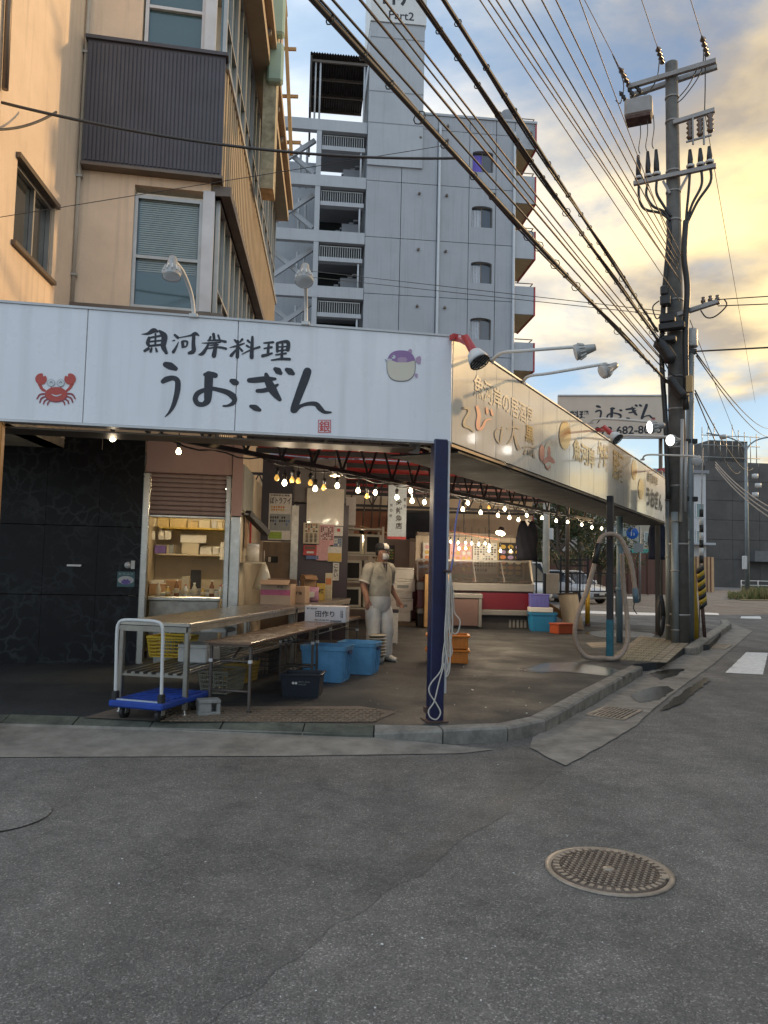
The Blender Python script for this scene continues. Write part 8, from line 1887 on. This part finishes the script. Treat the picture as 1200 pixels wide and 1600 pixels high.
# white guard rail and bicycles by the netted building
GR = Plane((0, 66), 84)
t_ = thing('guard_rail', GR.hit(1185, 912), 'white pipe guard rail along the foot of the netted building', 'guard rail', rz=GR.rz)
for k in range(7): s_ = GR.sz(1158, 900)[0]+k*1.6; b = MB(); b.tube([GR.pt(s_, 0), GR.pt(s_, 1.0)], .05, C_w, n=8); b.build('post', t_, world=True)
for z_ in (.55, .95): b = MB(); b.tube([GR.pt(GR.sz(1158, 900)[0], z_), GR.pt(GR.sz(1158, 900)[0]+9.6, z_)], .04, C_w, n=8); b.build('pipe', t_, world=True)
for k, (x, lab) in enumerate(((1124, 'bicycle parked left of the signal pole'), (1137, 'bicycle parked right of the signal pole'), (1154, 'bicycle parked at the end of the guard rail'))):
    q = G(x, 915, 0); t_ = thing('parked_bicycle', (q.x, q.y-1, 0), lab, 'bicycle', rz=.3, group='bicycles at the netted building')
    for sx in (-.5, .5): b = MB(); b.tube([(sx+.33*math.cos(a*.3927), 0, .34+.33*math.sin(a*.3927)) for a in range(17)], .025, C_gy, n=6); b.build('wheel', t_)
    b = MB(); b.tube([(-.5, 0, .34), (-.1, 0, .34), (.3, 0, .85), (-.2, 0, .8), (-.1, 0, .34)], .025, M_lampw, n=6); b.tube([(.5, 0, .34), (.3, 0, .95)], .025, M_lampw, n=6); b.build('frame', t_)
    b = MB(); b.tube([(.3, -.28, 1.0), (.32, 0, .95), (.3, .28, 1.0)], .02, M_dk, n=6); b.build('handlebar', t_); b = MB(); b.box((-.22, 0, .86), (.25, .14, .06), M_dk, bev=.02); b.build('saddle', t_)

# ================================================================== WORKER
M_skin = mat('skin', (.30, .15, .095), .5, var=.08, vs=20); M_shirt = mat('shirt_grey', (.36, .335, .275), .85, var=.2, vs=9, bump=1.0, bs=16); M_apron = mat('apron_white', (.60, .59, .56), .45, var=.16, vs=8, bump=1.0, bs=11, coat=.25); M_boot = mat('boot_white', (.52, .50, .44), .5, var=.12, vs=9); M_cap = mat('cap_black', (.02, .018, .022), .7, var=.1); M_capw = mat('cap_white', (.62, .58, .52), .7, var=.06); M_mask = mat('mask_white', (.66, .64, .62), .7, var=.04, vs=20); M_hair = mat('hair_black', (.015, .013, .012), .6, var=.1)
pp_ = G(589, 1033, ZG)
pe = thing('person', (pp_.x, pp_.y, ZG), 'worker in grey short-sleeved shirt, white waders, cap and face mask beside the tables', 'person', rz=rad(34))
# local frame: person faces -y, +x is the person's left (picture right)
K = 1.68/1.72
J = {'pelvis': (0, 0, .92, .11), 'belly': (0, -.015, 1.08, .11), 'chest': (.005, -.005, 1.28, .115), 'neckb': (.01, -.01, 1.43, .075), 'neck': (.015, -.03, 1.49, .056), 'headb': (.02, -.045, 1.55, .075), 'head': (.02, -.04, 1.62, .098), 'crown': (.02, -.03, 1.69, .06),
     'shR': (-.17, .0, 1.38, .06), 'elR': (-.28, .0, 1.12, .055), 'wrR': (-.30, -.15, .93, .036), 'shL': (.18, .0, 1.38, .06), 'elL': (.245, .06, 1.12, .053), 'wrL': (.33, -.03, .92, .034),
     'hipR': (-.09, .0, .88, .08), 'knR': (-.10, -.03, .48, .05), 'anR': (-.10, .0, .1, .036), 'toR': (-.115, -.13, .04, .026), 'hipL': (.09, .0, .88, .08), 'knL': (.13, -.05, .48, .05), 'anL': (.15, -.01, .1, .036), 'toL': (.18, -.13, .04, .026)}
E_ = [('pelvis', 'belly'), ('belly', 'chest'), ('chest', 'neckb'), ('neckb', 'neck'), ('neck', 'headb'), ('headb', 'head'), ('head', 'crown'), ('chest', 'shR'), ('shR', 'elR'), ('elR', 'wrR'), ('chest', 'shL'), ('shL', 'elL'), ('elL', 'wrL'), ('pelvis', 'hipR'), ('hipR', 'knR'), ('knR', 'anR'), ('anR', 'toR'), ('pelvis', 'hipL'), ('hipL', 'knL'), ('knL', 'anL'), ('anL', 'toL')]
def hand(wr, dirv, side, tag_):
    wr = Vector(wr); d = Vector(dirv).normalized(); s = Vector((side, 0, 0)); s = (s-d*s.dot(d)).normalized(); n = d.cross(s)
    J['pm'+tag_] = (*(wr+d*.05), .034); E_.append(('wr'+tag_, 'pm'+tag_))
    for k, (o, L) in enumerate(((-.028, .062), (-.009, .075), (.010, .072), (.028, .055))):
        a0 = wr+d*.088+s*o; a1 = a0+d*L*.55+n*.010; a2 = a1+d*L*.4+n*.024
        for q, (pt, r_) in enumerate(((a0, .0115), (a1, .0095), (a2, .0075))): J['f%s%d%d' % (tag_, k, q)] = (*pt, r_)
        E_.extend([('pm'+tag_, 'f%s%d0' % (tag_, k)), ('f%s%d0' % (tag_, k), 'f%s%d1' % (tag_, k)), ('f%s%d1' % (tag_, k), 'f%s%d2' % (tag_, k))])
    t0 = wr+d*.035+s*.038*(-1); t1 = t0+d*.03-s*.022; t2 = t1+d*.035-s*.004
    for q, (pt, r_) in enumerate(((t0, .0135), (t1, .011), (t2, .009))): J['t%s%d' % (tag_, q)] = (*pt, r_)
    E_.extend([('pm'+tag_, 't%s0' % tag_), ('t%s0' % tag_, 't%s1' % tag_), ('t%s1' % tag_, 't%s2' % tag_)])
hand(J['wrR'][:3], (-.1, -.35, -1), -1, 'R'); hand(J['wrL'][:3], (.45, -.3, -1), 1, 'L')
me = bpy.data.meshes.new('body'); ks = list(J); me.from_pydata([tuple(c*K for c in J[k][:3]) for k in ks], [(ks.index(a), ks.index(c)) for a, c in E_], [])
bo = bpy.data.objects.new('body', me); COL.objects.link(bo); bo.parent = pe; me.materials.append(M_skin)
sm = bo.modifiers.new('skin', 'SKIN'); sv = me.skin_vertices[0].data
for i, k in enumerate(ks): sv[i].radius = (J[k][3]*K, J[k][3]*K); sv[i].use_root = (k == 'pelvis')
sm.use_smooth_shade = True; ss_ = bo.modifiers.new('subsurf', 'SUBSURF'); ss_.levels = 2; ss_.render_levels = 2
def ering(c, rx, ry, n=20, ph_=0.0, w=0.0, tilt=None):
    c = Vector(c); o = []
    for a in range(n):
        an = 2*math.pi*a/n; f = 1+w*math.sin(an*5+ph_); v = Vector((rx*math.cos(an)*f, ry*math.sin(an)*f, 0))
        if tilt is not None: v = tilt @ v
        o.append((c+v)*K)
    return o
def limb(path, rs, m, nm, n=16, w=.045, closed=True):
    P = smooth_path(path, 4); R_ = smooth_path([(r_, 0, 0) for r_ in rs], 4); rg = []
    for i, p in enumerate(P):
        t = (P[min(i+1, len(P)-1)]-P[max(i-1, 0)]).normalized(); t = -t if t.z < 0 else t; qz = Vector((0, 0, 1)).rotation_difference(t).to_matrix(); rg.append(ering(p, R_[i].x, R_[i].x, n, i*1.3, w, qz))
    b = MB(); b.loft(rg, m, caps=closed); return b
# shirt torso, sleeves
b = MB(); b.loft([ering((0, -.01, .86), .185, .135, w=.03), ering((0, -.015, .98), .19, .15, ph_=1, w=.04), ering((0, -.018, 1.08), .192, .155, ph_=2, w=.04), ering((.003, -.01, 1.2), .2, .152, ph_=3, w=.03), ering((.005, -.005, 1.3), .212, .148, ph_=4, w=.02), ering((.005, 0, 1.38), .205, .125, ph_=5, w=.01), ering((.008, -.005, 1.435), .135, .1), ering((.012, -.012, 1.475), .078, .078)], M_shirt); tor = b.build('shirt', pe)
for tag_, s in (('R', -1), ('L', 1)):
    sh_ = Vector(J['sh'+tag_][:3]); el = Vector(J['el'+tag_][:3]); limb([sh_+Vector((-s*.05, 0, .03)), sh_+Vector((s*.015, 0, -.01)), sh_.lerp(el, .5), sh_.lerp(el, .82)], [.07, .09, .085, .088], M_shirt, 'sleeve').build('sleeve', tor)
    c = sh_.lerp(el, .83); limb([sh_.lerp(el, .77), sh_.lerp(el, .85)], [.091, .092], M_capw, 'cuff', w=.01).build('cuff', tor)
b = MB(); b.add([(-.0*K, -.165*K, 1.16*K), (.006*K, -.168*K, 1.16*K), (.012*K, -.155*K, 1.44*K), (.004*K, -.153*K, 1.44*K)], [(0, 1, 2, 3)], M_bwl); b.build('button_line', tor)
b = MB(); b.add([(-.03*K, -.13*K, 1.46*K), (.06*K, -.13*K, 1.46*K), (.02*K, -.163*K, 1.33*K)], [(0, 1, 2)], M_cap); b.build('undershirt', tor)
for sx in (-1, 1): b = MB(); b.add([((.015+sx*.02)*K, -.165*K, 1.33*K), ((.015+sx*.085)*K, -.12*K, 1.45*K), ((.015+sx*.05)*K, -.105*K, 1.49*K), ((.015+sx*.035)*K, -.14*K, 1.44*K)], [(0, 1, 2, 3)], M_shirt); b.build('collar', tor)
b = MB(); b.box((-.09*K, -.160*K, 1.27*K), (.1, .012, .012), M_bwl, rz=-.35); b.build('pocket_edge', tor)
# apron / waders
b = MB(); b.loft([ering((.0, -.01, .74), .165, .125, w=.04, ph_=2), ering((0, -.012, .80), .19, .145, w=.03, ph_=1), ering((0, -.014, .88), .203, .16, w=.03), ering((0, -.016, .97), .203, .163, w=.03, ph_=2)], M_apron, caps=False); b.build('waders', pe)
for tag_ in 'RL':
    h_, k_, a_ = (Vector(J[q+tag_][:3]) for q in ('hip', 'kn', 'an')); limb([h_+Vector((0, 0, -.06)), h_.lerp(k_, .5), k_, k_.lerp(a_, .5), a_+Vector((0, -.01, -.03))], [.118, .122, .105, .095, .092], M_apron, 'leg', w=.04).build('trouser_leg', pe)
    to = Vector(J['to'+tag_][:3]); d_ = (to-a_); d_.z = 0; d_.normalize(); s_ = Vector((-d_.y, d_.x, 0)); rg = []
    for f, w_, hh in ((-.075, .035, .1), (-.05, .052, .14), (.0, .056, .15), (.06, .052, .12), (.12, .054, .085), (.18, .048, .07), (.215, .022, .05)):
        c = Vector((a_.x, a_.y, 0))+d_*f; rg.append([(c+s_*w_*math.cos(q*math.pi/4)+Vector((0, 0, max(.001, hh/2+hh/2*math.sin(q*math.pi/4)))))*K for q in range(8)])
    b = MB(); b.loft(rg, M_boot); b.build('boot', pe)
# head details: face turned to the picture's right
hc = Vector((.02, -.04, 1.625)); HR = Matrix.Rotation(rad(34), 3, 'Z')
def hp_(x, y, z): return (hc+HR @ Vector((x, y, z)))*K
def hring(z, rx, ry, oy=0.0, n=18): return [hp_(rx*math.cos(2*math.pi*a/n), oy+ry*math.sin(2*math.pi*a/n), z) for a in range(n)]
b = MB(); b.loft([hring(-.125, .03, .04, -.03), hring(-.11, .05, .065, -.025), hring(-.07, .066, .085, -.012), hring(-.02, .074, .094, 0), hring(.03, .077, .098, .004), hring(.08, .068, .088, .006), hring(.11, .04, .055, .008)], M_skin); hd = b.build('face', pe)
b = MB(); b.loft([[hp_(x*.6, -.088, .02), hp_(x, -.09, -.02), hp_(-x, -.09, -.02), hp_(-x*.6, -.088, .02)] if False else [hp_(-.008, -.09, .02), hp_(.008, -.09, .02), hp_(.008, -.1, .015), hp_(-.008, -.1, .015)] for x in (.01,)] + [[hp_(-.016, -.09, -.03), hp_(.016, -.09, -.03), hp_(.014, -.118, -.028), hp_(-.014, -.118, -.028)]], M_skin); b.build('nose', hd)
for sx in (-1, 1):
    b = MB(); b.loft([[hp_(sx*.074+sx*.012*q, -.0+.022*math.cos(a*.785), -.012+.032*math.sin(a*.785)) for a in range(8)] for q in (0, 1)], M_skin); b.build('ear', hd)
    b = MB(); b.lathe([(.0005, -.012), (.009, -.009), (.012, 0), (.009, .009), (.0005, .012)], hp_(sx*.03, -.083, .012), C_w, n=10); ey = b.build('eye', hd)
    b = MB(); b.lathe([(.0055, 0), (.0005, .003)], hp_(sx*.03, -.0955, .012), M_hair, axis=tuple(HR @ Vector((0, -1, 0))), n=10); b.build('iris', ey)
    b = MB(); b.bar(hp_(sx*.014, -.094, .032), hp_(sx*.048, -.084, .030), .008, .006, M_hair); b.build('eyebrow', hd)
b = MB(); b.bar(hp_(-.022, -.088, -.075), hp_(.022, -.088, -.075), .006, .006, M_skin); b.build('mouth', hd)
b = MB(); b.loft([hring(-.05, .071, .06, .035), hring(.0, .080, .07, .032), hring(.05, .081, .08, .022)], M_hair); b.build('hair', pe)
# mask: curved shell over nose and mouth
vs = []; NA, NB = 9, 6
for i in range(NA):
    for j in range(NB):
        an = rad(-62+124*i/(NA-1)); z_ = -.105+.09*j/(NB-1); bul = .012*math.sin(math.pi*j/(NB-1)); vs.append(hp_((.082+bul)*math.sin(an), -(.108+bul)*math.cos(an)+.008, z_))
b = MB(); b.add(vs, [(i*NB+j, (i+1)*NB+j, (i+1)*NB+j+1, i*NB+j+1) for i in range(NA-1) for j in range(NB-1)], M_mask, True); mk = b.build('face_mask', pe)
for sx in (-1, 1): b = MB(); b.tube([hp_(sx*.07, -.045, -.02), hp_(sx*.083, -.01, -.005), hp_(sx*.084, .012, -.01)], .002, M_mask, n=5); b.build('ear_loop', mk)
# cap
b = MB(); b.loft([hring(.035, .086, .104, .004), hring(.06, .088, .106, .004), hring(.1, .082, .098, .006), hring(.13, .06, .07, .01), hring(.142, .02, .025, .012)], M_cap); cpx = b.build('cap', pe)
vs = []
for i in range(9):
    for j in range(5):
        an = rad(-52+104*i/8); z_ = .055+.078*j/4; f = (1.03, 1.03, .99, .86, .66)[j]; vs.append(hp_(.088*f*math.sin(an), -.109*f*math.cos(an)+.002, z_))
b = MB(); b.add(vs, [(i*5+j, (i+1)*5+j, (i+1)*5+j+1, i*5+j+1) for i in range(8) for j in range(4)], M_capw, True); b.build('front_panel', cpx)
vs = []
for i in range(9):
    an = rad(-60+120*i/8); vs += [hp_(.088*math.sin(an), -.103*math.cos(an), .045), hp_(.082*math.sin(an), -.103*math.cos(an)-.07*math.cos(an)**.7, .03)]
b = MB(); b.add(vs, [(2*i, 2*i+1, 2*i+3, 2*i+2) for i in range(8)], M_cap, True); b.add([Vector(v)+Vector((0, 0, .006)) for v in vs], [(2*i, 2*i+1, 2*i+3, 2*i+2) for i in range(8)], M_cap, True); b.build('visor', cpx)
